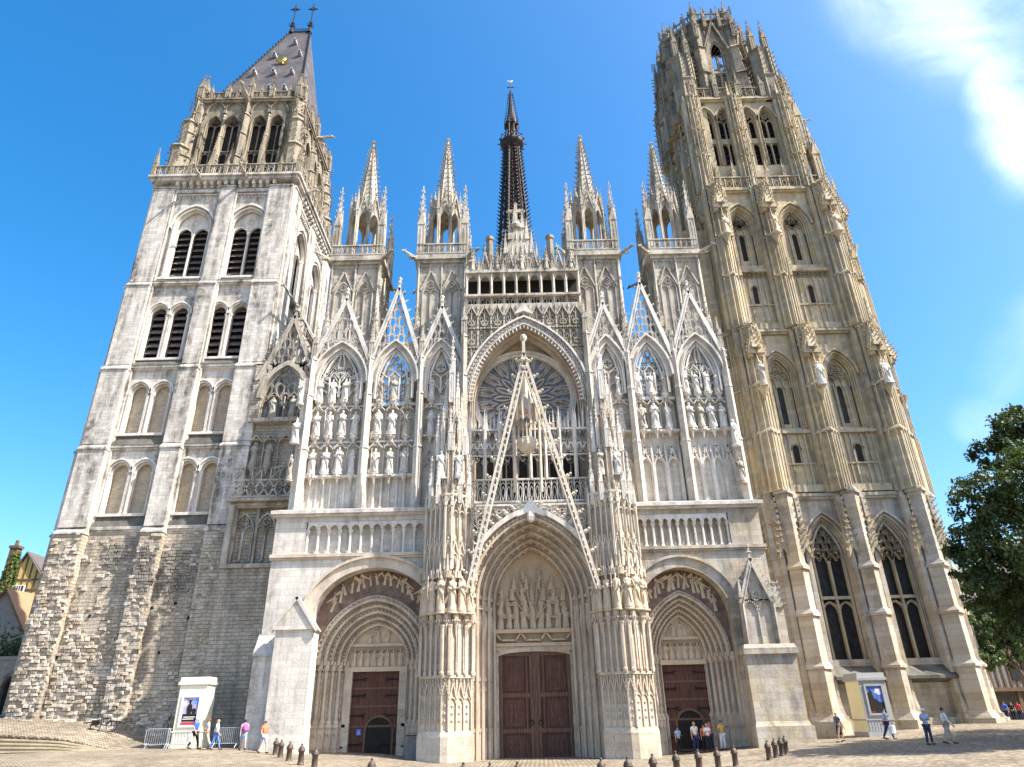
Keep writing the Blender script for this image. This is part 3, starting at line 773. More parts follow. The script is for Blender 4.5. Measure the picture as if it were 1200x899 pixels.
# ------------------------------------------------------------------ RIGHT TOWER
GT = empty('gothic_tower', (25.8, 12.3, .5), 'tall ochre flamboyant gothic tower crowned by an openwork octagon, right of the portals', 'tower')
def rtower():
    X0, X1, Y0, Y1 = 19.7, 31.9, 6., 18.6
    # z0, z1, inset, window centres, middle buttress, corner buttresses
    ST = [(-.5, 17.5, 0., (23.55, 28.55), 26.0, (20.6, 31.2), PALEG),
          (17.5, 32.9, .1, (22.75, 28.0), 25.35, (20.4, 31.0), GOLD),
          (32.9, 49.6, .25, (22.2, 27.45), 24.75, (19.95, 30.6), GOLD),
          (49.6, 63., .7, (20.95, 22.95, 25.55, 27.55), 24.2, (19.6, 29.6), GOLD)]
    core = MB(); core.box(X0+1.2, X1-1.6, Y0+1.5, Y1-1.5, 0, 62.5); core.build('dark_core', DARK, GT)
    def faces(inset, x0=X0, x1=X1):
        a, b = x0+inset, x1-inset; c, d = Y0+inset, Y1-inset
        return [(Matrix.Translation((0, c, 0)), a, b, 0), (Matrix.Translation((b, c, 0)) @ Matrix.Rotation(pi/2, 4, 'Z') @ Matrix.Translation((-a, 0, 0)), a, a+d-c, 1),
                (Matrix.Translation((a, d, 0)) @ Matrix.Rotation(-pi/2, 4, 'Z') @ Matrix.Translation((-a, 0, 0)), a, a+d-c, 2)]
    for si, (z0, z1, ins, wins, mid, cor, mat) in enumerate(ST):
        x1 = X1 if si < 3 else 31.0
        w = MB(); ribs = MB()
        for T, a, b, fi in faces(ins, X0 if si < 3 else 19.2, x1):
            w.T = T; ribs.T = T; dlt = 0 if fi == 0 else ((a+b)/2-mid)
            ws = [c+dlt for c in wins]
            e = .015*fi
            if si == 0:
                wall(w, a, b, z0, z1, e, 1.3, [(c, 1.75, 5.0, 12.6, 3.1) for c in ws], 9)
                w.box(a-.3, b+.3, -.45, .2, -.5, 1.1)
            elif si == 1:
                wall(w, a, b, z0, z1, e, 1.3, [(c, 1.45, 23.3, 28.3, 2.3) for c in ws], 9)
            elif si == 2:
                wall(w, a, b, z0, z1, e, 1.3, [(c, 1.55, 40.2, 45., 2.5) for c in ws], 9)
            else:
                wall(w, a, b, z0, z1, e, 1.3, [(c, .93, 53.3, 59.9, 1.75) for c in ws], 7)
            # string courses
            w.box(a-.25, b+.25, -.4, .1, z1-.3, z1-.05); w.box(a-.15, b+.15, -.25, .1, z1-.5, z1-.3)
            for k, c in enumerate(ws):
                hw = (ws[1]-ws[0])/2-.75
                if si == 0:
                    o = MB(T); orders(o, c, 1.2, 5.0, 12.6, 2.5, -.1, 4, .14, .22, 9)
                    h_, r_ = aoff(1.75, 3.1, .18); o.strip(arch(c, h_+.14, 12.6, r_+.14, 9), arch(c, h_-.04, 12.6, r_-.04, 9), -.28, .1)
                    o.ext([(c-1.8, 4.1), (c+1.8, 4.1), (c+1.8, 5.), (c-1.8, 5.)], .1, .9)
                    led = MB(T); i = led.add([(c-1.85, -.95, 3.8), (c+1.85, -.95, 3.8), (c+1.85, .64, 5.05), (c-1.85, .64, 5.05), (c-1.85, -.95, 3.6), (c+1.85, -.95, 3.6), (c-1.85, .2, 3.3), (c+1.85, .2, 3.3)])
                    for q in ((0, 1, 2, 3), (4, 5, 1, 0), (6, 7, 5, 4), (0, 3, 6, 4), (1, 5, 7, 2)): led.face(*[i+j for j in q])
                    o = o.build('great_window', PALEG, GT); led.build('sloping_sill', LICHEN, o)
                    t = MB(T); tracery(t, c, 1.25, 5.0, 12.2, 3.0, 2, .3, .6, .16, 'net', [9.4]); t.build('tracery', GOLD_P, o)
                    g = MB(T); g.box(c-1.3, c+1.3, .66, .75, 5., 15.2); g.build('glass', GLASS, o)
                elif si == 1:
                    o = MB(T); orders(o, c, 1.0, 23.3, 28.3, 1.8, -.06, 3, .15, .15, 8)
                    wall(o, c-1.02, c+1.02, 23.3, 30.3, .62, .8, [(c, .26, 23.9, 27.1, .4)])
                    tracery(o, c, 1.0, 27.3, 28.0, 2.0, 3, .42, .64, .12, 'rings')
                    h_, r_ = aoff(1.45, 2.3, .12); o.strip(arch(c, h_+.14, 28.3, r_+.14, 8), arch(c, h_-.04, 28.3, r_-.04, 8), -.22, .1)
                    for sx in (-1, 1): o.box(c+sx*.5-.06, c+sx*.5+.06, .5, .64, 23.3, 27.6)
                    o = o.build('blind_window', GOLD, GT)
                    g = MB(T); g.box(c-.3, c+.3, .76, .84, 23.8, 27.6); g.build('slit', GLASS, o)
                    # lower panel: ribs, slit and hooded string
                    ribs.box(c-hw-.55, c+hw+.55, -.3, .12, 22.75, 23.05)
                    for q in range(-3, 4):
                        if q: ribs.box(c+q*.46-.07, c+q*.46+.07, -.12, .12, 18.1, 22.75)
                    ribs.bars(arch(c, .42, 21.3, .5, 5), .12, -.12, .12); ribs.box(c-1.5, c+1.5, -.16, .12, 20.0, 20.14)
                    ribs.box(c-1.75, c+1.75, -.4, .12, 17.6, 18.2)
                    g = MB(T); g.ext([(c-.25, 20.2), (c+.25, 20.2)]+arch(c, .25, 21.4, .35, 4)[::-1], -.03, .05); g.build('slit', DARK, o)
                elif si == 2:
                    o = MB(T); orders(o, c, 1.05, 40.2, 45., 1.9, -.06, 3, .16, .15, 8)
                    wall(o, c-1.07, c+1.07, 40.2, 47.1, .62, .8, [(c+.05, .26, 41.2, 44., .4)])
                    tracery(o, c, 1.05, 44.2, 44.8, 2.1, 3, .42, .64, .12, 'flame')
                    h_, r_ = aoff(1.55, 2.5, .12); o.strip(arch(c, h_+.16, 45., r_+.16, 8), arch(c, h_-.04, 45., r_-.04, 8), -.24, .1)
                    for sx in (-1, 1): o.box(c+sx*.5-.06, c+sx*.5+.06, .5, .64, 40.2, 44.6)
                    o = o.build('blind_window', GOLD, GT)
                    g = MB(T); g.box(c-.26, c+.36, .76, .84, 41., 44.6); g.build('slit', DARK, o)
                    ribs.box(c-hw-.5, c+hw+.5, -.34, .12, 39.3, 39.65)
                    for q in range(9):
                        ribs.drop(c-1.7+q*.42, 39.25, -pi/2, .55, .17, .08, -.12, .12)
                    for q in range(-3, 4):
                        if q: ribs.box(c+q*.5-.07, c+q*.5+.07, -.1, .12, 33.6, 38.6)
                    ribs.box(c-1.8, c+1.8, -.16, .12, 35.6, 35.75); ribs.box(c-1.9, c+1.9, -.35, .12, 33.0, 33.6)
                    ribs.bars(arch(c, .33, 37.4, .45, 5), .12, -.12, .12)
                    g = MB(T); g.ext([(c-.22, 35.9), (c+.22, 35.9)]+arch(c, .22, 37.5, .3, 4)[::-1], -.03, .05); g.build('slit', DARK, o)
                else:
                    o = MB(T); orders(o, c, .82, 53.3, 59.9, 1.62, -.05, 1, .11, .3, 7)
                    tracery(o, c, .83, 53.3, 59.6, 1.9, 2, .26, .5, .13, 'rings', [56.9]); o.box(c-.83, c+.83, .2, .5, 56.6, 57.3)
                    h_, r_ = aoff(.9, 1.7, .06); o.strip(arch(c, h_+.14, 59.9, r_+.14, 7), arch(c, h_-.04, 59.9, r_-.04, 7), -.25, .1)
                    o = o.build('belfry_lancet', GOLD_P, GT)
                    g = MB(T); louvres(g, c, .84, 53.3, 61., .62, .62); g.build('louvre', LOUVRE, o)
        w.build('wall', mat, GT)
        if ribs.v: ribs.build('blind_panelling', GOLD_P, GT)
        # buttresses with wedge noses, set-offs and canopied niches
        for T, a, b, fi in faces(ins, X0 if si < 3 else 19.2, x1):
            dlt = 0 if fi == 0 else ((a+b)/2-mid)
            us = [(mid+dlt, 1.5 if si < 3 else 1.1, 1.25-.2*si), (cor[0]+dlt if fi == 0 else a+.85, 1.6 if si < 3 else 1.2, 1.35-.2*si), (cor[1]+dlt if fi == 0 else b-.85, 1.6 if si < 3 else 1.2, 1.35-.2*si)]
            for u, bw, p in us:
                m = MB(T)
                cuts = [z0, z0+(z1-z0)*.34, z0+(z1-z0)*.62, z1] if si else [z0, 4.6, 8.2, 11.6, z1]
                for k in range(len(cuts)-1):
                    g_ = 1-.06*k; zc, zd = cuts[k], cuts[k+1]
                    m.prism(prow(u, bw*g_, .3, p*g_, bw*.46*g_), zc, zd-.28)
                    if si:      # slender shafts on the nose and its edges, with small gablets
                        for rx_, ry_ in ((0, -p*g_-bw*.46*g_-.03), (-bw*g_/2, -p*g_-.02), (bw*g_/2, -p*g_-.02), (-bw*g_/4, -p*g_-bw*.23*g_-.03), (bw*g_/4, -p*g_-bw*.23*g_-.03)):
                            m.tube([(u+rx_, ry_, zc), (u+rx_, ry_, zd-.3)], .065, 4, cap=False)
                        if si >= 2:
                            for sx in (-1, 1):
                                m.cone(u+sx*bw*g_*.5, -p*g_-.05, zd-.2, zd+2.2, .2); m.crocks((u+sx*(bw*g_*.5+.12), -p*g_-.12, zd), (u+sx*bw*g_*.5, -p*g_-.05, zd+2.1), 5, .09, (sx*.7, -.6, .2))
                    cap_ = prow(u, bw*g_+.24, .3, p*g_+.1, bw*.5)
                    m.prism(cap_, zd-.28, zd-.12); m.prism(cap_, zd-.12, zd+.3, .82, (u, .3))
                # flanking shafts
                for sx in (-1, 1):
                    m.box(u+sx*(bw/2+.2)-.17, u+sx*(bw/2+.2)+.17, -p*.55, .3, z0, z1-.5)
                    m.cone(u+sx*(bw/2+.2), -p*.3, z1-.5, z1+.6, .28)
                    if si == 0:
                        m.cone(u+sx*(bw/2+.2), -p*.55, z0+1.8, z0+3.6, .35); m.box(u+sx*(bw/2+.2)-.3, u+sx*(bw/2+.2)+.3, -p*.9, .3, z0, z0+1.8)
                if si == 0:
                    m.prism(prow(u, bw+.9, .3, p+.35, bw*.6), z0, 1.0); m.prism(prow(u, bw+.6, .3, p+.2, bw*.55), 1.0, 1.5, .85, (u, .3))
                o = m.build('buttress', mat, GT)
                # foliage canopy over the niche, with crockets
                c = MB(T); yy = -p-bw*.34
                top = z1-.4; hh = (z1-z0)*.2
                if si in (1, 2):
                    for dx in (-.42, .42):
                        c.prism(prow(u+dx, .5, yy+.5, .35, .2), top-hh, top-hh+.7, .9)
                        c.ext([(u+dx-.35, top-hh+.3), (u+dx+.35, top-hh+.3), (u+dx, top-hh+1.7)], yy-.1, yy+.2)
                        c.crocks((u+dx-.33, yy, top-hh+.3), (u+dx, yy, top-hh+1.7), 4, .13, (-.7, -.3, .4)); c.crocks((u+dx+.33, yy, top-hh+.3), (u+dx, yy, top-hh+1.7), 4, .13, (.7, -.3, .4))
                    c.cone(u, yy+.35, top-hh+.8, top+.6, .75, 6, 0)
                    for k in range(6):
                        an = k*pi/3; c.crocks((u+.7*cos(an), yy+.35+.7*sin(an), top-hh+.9), (u+.06*cos(an), yy+.35, top+.5), 6, .17, (cos(an), sin(an), .3))
                    # bracket under the figure
                    c.lathe(u, yy-.02, [(.1, top-hh-4.2), (.16, top-hh-3.8), (.4, top-hh-3.2), (.46, top-hh-3.05)], 8)
                elif si == 0:
                    for dx in (-.85, .85):
                        c.crocks((u+dx, -p*.7, 13.2), (u+dx*.95, -p*.65, 17.0), 8, .17, (dx*.4, -.8, .1))
                        c.ext([(u+dx-.4, 12.2), (u+dx, 13.0), (u+dx+.4, 12.2), (u+dx+.25, 14.2), (u+dx, 15.4), (u+dx-.25, 14.2)], -p*.7, -p*.35)
                        c.crocks((u+dx-.4, -p*.7, 12.4), (u+dx, -p*.7, 15.2), 5, .15, (-.8, -.3, .3)); c.crocks((u+dx+.4, -p*.7, 12.4), (u+dx, -p*.7, 15.2), 5, .15, (.8, -.3, .3))
                else:
                    for q in range(6): c.oct(u, -p-bw*.5, z0+1.+q*1.9, .2, .3); c.crocks((u-bw*.4, -p-.1, z0+.6+q*1.9), (u, -p-bw*.45, z0+2.2+q*1.9), 4, .1, (-.5, -.6, .3)); c.crocks((u+bw*.4, -p-.1, z0+.6+q*1.9), (u, -p-bw*.45, z0+2.2+q*1.9), 4, .1, (.5, -.6, .3))
                    c.cone(u, -p*.5, z1-2.2, z1+2.6, .6, 6, 0)
                    for k in range(6):
                        an = k*pi/3; c.crocks((u+.6*cos(an), -p*.5+.6*sin(an), z1-2.), (u, -p*.5, z1+2.5), 8, .16, (cos(an), sin(an), .3))
                if c.v: c.build('canopy', GOLD_P, o)
    # balustrades
    for T, a, b, fi in faces(.25):
        m = MB(T); balus(m, a-.2, b+.2, -.3, -.15, 49.6, 1.5, .8, .1); m.build('balustrade', GOLD_P, GT)
    for T, a, b, fi in faces(.7, 19.2, 31.):
        m = MB(T); balus(m, a-.2, b+.2, -.3, -.15, 63., 1.5, .8, .1); m.build('balustrade', DARKS, GT)
        for k in range(5):
            ox, oy = (T @ Vector((a+(b-a)*k/4, -.2, 0))).to_2d(); pin(GT, PIN_D, ox, oy, 63, .5, 4.2)
        for k in range(6):
            ox, oy = (T @ Vector((a+(b-a)*(k+.5)/6, -.5, 0))).to_2d(); pin(GT, PIN_O, ox, oy, 50.4, .34, 3.2)
    # slim side pinnacles up the corners (crocketed silhouettes)
    for x, y in ((X1+.15, Y0-.1), (X1+.3, Y0+2.5), (X0-.3, Y0-.2), (X0-.5, Y0+3.2), (X1+.3, Y1-3)):
        for z, h, w_ in ((15., 5.5, .55), (24., 5., .5), (30., 6., .6), (38., 5.5, .55), (45., 6.5, .6)):
            pin(GT, PIN_O, x-(.0 if z < 40 else .3)*(1 if x > 25 else -1), y, z, w_, h)
    for x, y, z, h, w_ in ((31.4, 6.3, 50., 9., .8), (30.7, 6.6, 55., 11., .8), (31.2, 9., 51., 11., .8), (19.2, 6.4, 50., 9., .75), (18.9, 9.5, 50., 12., .8), (18.7, 14., 50., 12., .8), (31., 15., 50, 12., .8)):
        pin(GT, PIN_O, x, y, z, w_, h)
    for u, z in ((31.9, 31.6), (31.6, 48.6), (31.2, 60.), (31., 55.)): garg(GT, u+.2, Y0+1.2, z, pi/2, .8)
    # the corner turrets round the octagon
    for x, y, z1, r in ((19.7, 7.6, 75.5, 1.3), (28.9, 7.5, 76., 1.45), (29.6, 11., 72., 1.2), (29.2, 17., 77., 1.4), (19.3, 12., 76., 1.2), (19.7, 17., 77., 1.3)):
        m = MB()
        m.lathe(x, y, [(r, 62.5), (r, 66.), (r*1.12, 66.2), (r*.9, 66.6), (r*.85, z1-5.5), (r*1.0, z1-5.2), (r*.6, z1-4.8)], 8, pi/8)
        for q in range(8):
            an = pi/8+q*pi/4
            m.tube([(x+r*.95*cos(an), y+r*.95*sin(an), 62.5), (x+r*.9*cos(an), y+r*.9*sin(an), z1-5)], .14, 5)
            m.crocks((x+r*cos(an), y+r*sin(an), 66.5), (x+r*.9*cos(an), y+r*.9*sin(an), z1-5), 6, .17, (cos(an), sin(an), .2))
        m.build('corner_turret', DARKS, GT)
        for dx, dy, h in ((-.5, -.4, 5.5), (.55, -.3, 5.5), (0, .5, 6.5)): pin(GT, PIN_D, x+dx*r, y+dy*r, z1-5.2, .55, h)
    # octagon
    ox, oy, R = 24.1, 12.3, 5.2
    o = MB(); og = MB()
    for k in range(8):
        an = pi/8+k*pi/4; px_, py_ = ox+R*cos(an), oy+R*sin(an)
        T = Matrix.Translation((px_, py_, 0)) @ Matrix.Rotation(an+pi/2, 4, 'Z')
        m = MB(T)
        for j, (za, zb_, g_) in enumerate(((62.8, 67.5, 1.), (67.5, 72., .85), (72., 76., .7), (76., 78.6, .5))):
            m.prism(prow(0, 1.5*g_, .5, 1.0*g_, .6*g_), za, zb_-.3); m.prism(prow(0, 1.75*g_, .5, 1.15*g_, .7*g_), zb_-.3, zb_+.2, .75, (0, .5))
            m.crocks((0, -.9*g_-.5*g_, za+1), (0, -.9*g_-.4*g_, zb_), 5, .17, (0, -1, .2))
        m.build('octagon_pier', DARKS, GT)
        pin(GT, PIN_D, px_+.6*cos(an), py_+.6*sin(an), 73.5, .5, 5.); pin(GT, PIN_D, px_, py_, 77., .42, 3.8)
        # gabled tracery and blind arcading over the openings
        # wall panel between this pier and the next: face k
        am = an+pi/8; rin = R*cos(pi/8); half = R*sin(pi/8)
        Tm = Matrix.Translation((ox+rin*cos(am), oy+rin*sin(am), 0)) @ Matrix.Rotation(am+pi/2, 4, 'Z')
        o.T = Tm; og.T = Tm
        wall(o, -half, half, 62.8, 77., 0, .55, [(0, half-1.1, 65.2, 71.2, 2.4)], 8)
        o.box(-half-.15, half+.15, -.3, .6, 77., 77.3+.004*k); o.box(-half, half, -.12, .6, 75.5, 75.7)
        t = MB(Tm); gable_solid(t, 0, half-.5, 71.8, 76.6, -.35, -.05, .2, 7)
        for q in range(-3, 4):
            if q: t.box(q*.5-.06, q*.5+.06, -.12, .05, 74.4, 77.)
        for q in (-1, 1): pin(GT, PIN_D, *((Tm @ Vector((q*half*.45, -.35, 0))).to_2d()), 75.6, .36, 3.8)
        tracery(t, 0, half-1.1, 65.2, 71.2, 2.4, 2, .12, .42, .22, 'net', [68.4]); t.build('octagon_window', DARKS, GT)
        og.bars([(-half, 77.3), (half, 77.3)], .2, 0, .15); 
        for q in range(4):
            u = -half+(q+.5)*half/2; og.drop(u, 77.4, pi/2, 1.4, .34, .13, .02, .14)
            og.oct(u, .08, 79.0, .24, .32); og.oct(u, .08, 79.45, .15, .28)
        og.bars([(-half, 78.6), (half, 78.6)], .15, 0, .15)
    o.build('octagon', DARKS, GT); og.build('crown', DARKS, GT)
    # flying buttresses between turrets and octagon
    for x, y, in ((20.4, 8.2), (28.9, 8.2), (28.8, 16.4), (20.4, 16.4)):
        m = MB(); d = Vector((ox-x, oy-y, 0)).normalized()
        m.tube([(x, y, 68.), (x+d.x*.9, y+d.y*.9, 71.), (x+d.x*1.9, y+d.y*1.9, 73.)], .32, 6)
        m.build('flying_buttress', DARKS, GT)
rtower()

# ------------------------------------------------------------------ CROSSING SPIRE
SP = empty('iron_spire', (.5, 80., 60.), 'slender dark rust brown openwork iron spire with a cross, behind the facade', 'spire')
def spire():
    x, y = .45, 80.
    m = MB()
    prof = lambda z: 6.4+(1.75-6.4)*(z-60)/(130.5-60)
    n = 8
    for k in range(n):
        an = pi/8+k*2*pi/n
        p = [(x+prof(z)*cos(an), y+prof(z)*sin(an), z) for z in (60, 95, 130.5)]
        m.tube(p, .3, 5); m.crocks(p[0], p[2], 62, .42, (cos(an), sin(an), .25))
        an2 = an+2*pi/n
        z = 60.
        while z < 129:
            z2 = min(z+prof(z)*.8, 130.5); r1, r2 = prof(z), prof(z2)
            a, b = Vector((x+r1*cos(an), y+r1*sin(an), z)), Vector((x+r1*cos(an2), y+r1*sin(an2), z)); c, d = Vector((x+r2*cos(an), y+r2*sin(an), z2)), Vector((x+r2*cos(an2), y+r2*sin(an2), z2))
            for q, w in ((a, d), (b, c)): m.tube([q, w], .12, 4, cap=False)
            m.tube([a, b], .2, 4, cap=False); m.tube([(a+b)/2, (c+d)/2], .1, 4, cap=False)
            z = z2
    # inner plates: the cladding that reads as a dark mass between the ribs
    m.lathe(x, y, [(prof(60)*.8, 60), (prof(130)*.72, 130.)], 8, pi/8)
    m.build('spire_shaft', IRON, SP)
    m = MB()
    m.lathe(x, y, [(1.7, 129.2), (2.9, 130.6), (3.05, 131.), (3.05, 131.4), (1.6, 131.5)], 12)
    for k in range(12):
        an = k*pi/6; m.tube([(x+2.9*cos(an), y+2.9*sin(an), 131.3), (x+2.9*cos(an), y+2.9*sin(an), 133.)], .1, 4); m.oct(x+2.95*cos(an), y+2.95*sin(an), 133.1, .24)
        m.tube([(x+2.9*cos(an), y+2.9*sin(an), 132.7), (x+2.9*cos(an+pi/6), y+2.9*sin(an+pi/6), 132.7)], .1, 4)
        m.tube([(x+2.9*cos(an), y+2.9*sin(an), 131.2), (x+3.7*cos(an), y+3.7*sin(an), 131.)], .14, 4)
    m.build('spire_gallery', IRON, SP)
    m = MB()
    for k in range(8):
        an = pi/8+k*pi/4; m.tube([(x+1.65*cos(an), y+1.65*sin(an), 131.4), (x+1.5*cos(an), y+1.5*sin(an), 138.)], .2, 5); m.cone(x+1.75*cos(an), y+1.75*sin(an), 137.2, 140.2, .35, 4)
        m.tube([(x+1.6*cos(an), y+1.6*sin(an), 135.5), (x+1.6*cos(an+pi/4), y+1.6*sin(an+pi/4), 135.5)], .16, 4)
    m.lathe(x, y, [(1.1, 131.4), (1.1, 137.), (1.75, 137.4), (1.5, 138.), (.95, 141.5), (.18, 149.6)], 8, pi/8)
    for k in range(8):
        an = pi/8+k*pi/4; m.crocks((x+1.5*cos(an), y+1.5*sin(an), 138.2), (x+.2*cos(an), y+.2*sin(an), 149.), 12, .24, (cos(an), sin(an), .2))
    m.build('lantern', IRON, SP)
    m = MB(); m.tube([(x, y, 149.5), (x, y, 153.)], .14, 5); m.tube([(x-.9, y, 151.3), (x+.9, y, 151.3)], .13, 5); m.ball(x, y, 149.8, .3, .3, .35)
    m.build('cross', IRON, SP)
    m = MB(); m.ball(x, y, 153.4, .5, .25, .3); m.tube([(x-.3, y, 153.4), (x-.85, y, 154.)], [.2, .05], 5); m.tube([(x+.35, y, 153.5), (x+.6, y, 154.)], [.15, .06], 5)
    m.build('weathercock', WHITEP, SP)
spire()
# ------------------------------------------------------------------ CATHEDRAL FRONT
AX = .2
CF = empty('cathedral_front', (AX, 3., -.6), 'pale gothic cathedral front with three deep portals, rose window and pinnacled turrets', 'cathedral')
def relief_fig(m, x, y, z, h, lean=0., w=.27):
    """small carved figure in relief: robe, shoulders, head, an arm"""
    k = h/1.
    a = Matrix.Translation((x, y, z)) @ Matrix.Rotation(lean, 4, 'Y')
    T0 = m.T; m.T = a if T0 is None else T0 @ a
    m.lathe(0, 0, [(w*.55*k, 0), (w*.6*k, .1*k), (w*.42*k, .45*k), (w*.5*k, .62*k), (w*.58*k, .74*k), (w*.2*k, .82*k)], 6, .3, .7)
    m.ball(0, -.03*k, .91*k, w*.27*k, w*.27*k, .1*k, 6, 4)
    s_ = rnd.choice((-1, 1)); m.tube([(s_*w*.5*k, -.02*k, .72*k), (s_*w*.75*k, -.1*k, .55*k), (s_*w*.2*k, -.2*k, .58*k)], w*.16*k, 4)
    m.T = T0
def relief_mass(m, cx, zb, half, y, rows, ins, s=1.):
    """packed carved scene"""
    for r, (z, h, n) in enumerate(rows):
        for k in range(n):
            x = cx-half+2*half*(k+.5)/n+rnd.uniform(-.06, .06)
            if ins(x, z+h*.95) and ins(x, z+h*.5): relief_fig(m, x, y+rnd.uniform(-.05, .05), z+rnd.uniform(-.05, .05), h*rnd.uniform(.88, 1.05), rnd.uniform(-.12, .12), .3)

# ---- side portals
def side_portal(cx, half, zs, rise, ha, zsa, risea, n, w, dh, ztop, ox, tint):
    """ox: outer end of the bay; the other end lies behind the great pier"""
    sg = -1 if cx < 0 else 1
    ix = AX+sg*6.9
    xa, xb = min(ox, ix), max(ox, ix)
    P = MB()
    # front wall with the wide outer arch and recessed arcade band above
    wall(P, xa, xb, -1., 12.25, 0, 1.05, [(cx, half, -1, zs, rise)], 12)
    P.box(xa, xb, .38, 1.05, 12.25, 14.5); P.box(xa, xb, 0, 1.05, 14.5, 15.05)
    ex = (ox, ox-sg*2.2)
    P.box(min(ex), max(ex), 0, .38, 12.25, 14.5)
    # the mass behind, left hollow for the porch
    ja, jb = cx-ha, cx+ha
    P.box(xa, ja, 1.05, 6.5, -1, 15.05) if ja > xa else None
    P.box(jb, xb, 1.05, 6.5, -1, 15.05) if xb > jb else None
    P.box(ja, jb, 2.75, 6.5, -1, 15.05)
    o = P.build('portal_bay', WHITE if sg < 0 else PALEG, CF)
    m = MB()
    # label moulding and smooth archband
    m.strip(arch(cx, half+.7, zs, rise+.7, 12), arch(cx, half, zs, rise, 12), -.1, .05)
    m.strip(arch(cx, half+.86, zs, rise+.86, 12), arch(cx, half+.68, zs, rise+.68, 12), -.26, .05)
    for sx in (-1, 1): m.box(cx+sx*(half+.43)-.45, cx+sx*(half+.43)+.45, -.2, .02, zs-.3, zs)
    # ledges of the arcade
    m.box(xa-.1 if sg < 0 else xa, xb if sg < 0 else xb+.1, -.22, .3, 12.0, 12.22); m.box(xa-.1 if sg < 0 else xa, xb if sg < 0 else xb+.1, -.12, .3, 11.85, 12.0)
    m.build('arch_moulding', WARM_P if sg < 0 else PALEG, o)
    m = MB()
    a0 = min(ox-sg*2.3, AX+sg*7.5); a1 = max(ox-sg*2.3, AX+sg*7.5); nb = 11; p = (a1-a0)/nb
    for k in range(nb+1):
        colonnette(m, a0+k*p, .16, 12.22, 13.95, .09)
    for k in range(nb):
        c = a0+(k+.5)*p
        m.ext([(c-p/2, 14.52)]+[(c-p/2, 13.95)]+arch(c, p/2-.05, 13.95, p*.5, 4)+[(c+p/2, 13.95), (c+p/2, 14.52)], .0, .36)
        m.strip(arch(c, p/2, 13.95, p*.52, 4), arch(c, p/2-.1, 13.95, p*.42, 4), -.06, .05)
    m.build('arcade', WHITE_P, o)
    # ledge: broad sloping weathering up to the screen
    m = MB(); l0, l1 = (xa-.35, xb) if sg < 0 else (xa, xb+.35)
    i = m.add([(l0, -.4, 15.05), (l1, -.4, 15.05), (l1, -.4, 15.3), (l0, -.4, 15.3), (l1-.2, 2.6, 16.2), (l0+.2, 2.6, 16.2), (l0, 2.6, 15.05), (l1, 2.6, 15.05)])
    for q in ((0, 1, 2, 3), (3, 2, 4, 5), (0, 3, 5, 6), (1, 7, 4, 2), (0, 6, 7, 1), (6, 5, 4, 7)): m.face(*[i+k for k in q])
    m.box(l0+.12, l1-.12, -.25, .3, 14.86, 15.05)
    m.build('ledge', WHITE, o)
    # painted ground between the arches with pale carved figures
    g = MB(); wall(g, cx-half-.05, cx+half+.05, zsa-.3, zs+rise, 1.02, 1.12, [(cx, ha, zsa-.4, zsa, risea)], 10)
    g = g.build('painted_spandrel', PAINT, CF)
    f = MB()
    insd = inside(cx, half, zs, rise)
    for k in range(19):
        a = radians(24+132*k/18.)
        x = cx-half*.9*cos(a); zt = zs+rise*sin(a)*.985
        zl = zsa+risea*(1-abs((x-cx)/ha)**1.9)+.1
        h = min(1.5, zt-zl-.12)
        h = min(h, rnd.uniform(.8, 1.2))
        if h > .4 and abs(x-cx) < half*.8:
            relief_fig(f, x, 1.02, zt-h-.12, h, rnd.uniform(-.4, .4), rnd.uniform(.16, .24))
            if rnd.random() < .6:
                f.tube([(x, .96, zt-h*.4), (x+rnd.choice((-1, 1))*.28, .94, zt-h*.15), (x+rnd.choice((-1, 1))*.4, .96, zt-h*.5)], [.09, .12, .03], 5)
    f.build('carved_figure_frieze', STATUEW, g)
    # archivolts and jambs
    a = MB(); wi = ha-n*w
    h_, r_ = wi, aoff(ha, risea, -n*w)[1]
    orders(a, cx, wi, zsa-.1, zsa, r_, 1.0, n, w, .32, 10)
    for k in range(n):
        hh, rr = aoff(wi, r_, (n-k-.5)*w)
        pts = arch(cx, hh, zsa, rr, 13 if k % 2 else 17)
        for q, (x, z) in enumerate(pts[1:-1]):
            if k % 2 == 0: a.oct(x, .9+k*.32, z, w*.3, w*.3, .16); a.oct(x+(cx-x)*.05, .9+k*.32, z-.04, w*.2, w*.2, .1)
            else: a.ring(x, z, w*.26, w*.16, .8+k*.32, 1.05+k*.32, None, 6)
    a.build('archivolt', WARM_P, o)
    for sx in (-1, 1):
        a = MB()
        for k in range(n+1):
            x = cx+sx*(wi+(n-k)*w+ (.02 if k == 0 else -.0)); y = 1.0+k*.32-.04
            colonnette(a, x, y, 1.5, zsa-.1, .12, 8)
            if k < n: a.box(min(cx+sx*(wi+(n-k-1)*w), cx+sx*(wi+(n-k)*w)), max(cx+sx*(wi+(n-k-1)*w), cx+sx*(wi+(n-k)*w)), 1.3+k*.32, 2.74, -1, zsa+.02)
            a.box(x-w*.55, x+w*.55, y-.16, y+.4, zsa-.12, zsa+.16); a.box(x-w*.55, x+w*.55, y-.16, y+.3, zsa-.42, zsa-.12, .08, .05)
            a.box(x-w*.6, x+w*.6, y-.2, y+.5, -1., 1.32); a.box(x-w*.66, x+w*.66, y-.26, y+.5, 1.32, 1.5)
            a.bars(arch(x, w*.36, .75, .2, 3), .05, y-.25, y-.18); a.box(x-w*.5, x+w*.5, y-.26, y, .1, .2)
            for z in range(7): a.oct(x+w*.5, y+.1, 2.+z*.42, .06, .16)
        a.build('jamb_column', WARM_P, o)
    # tympanum and lintel
    t = MB(); it = inside(cx, wi-.02, zsa, r_)
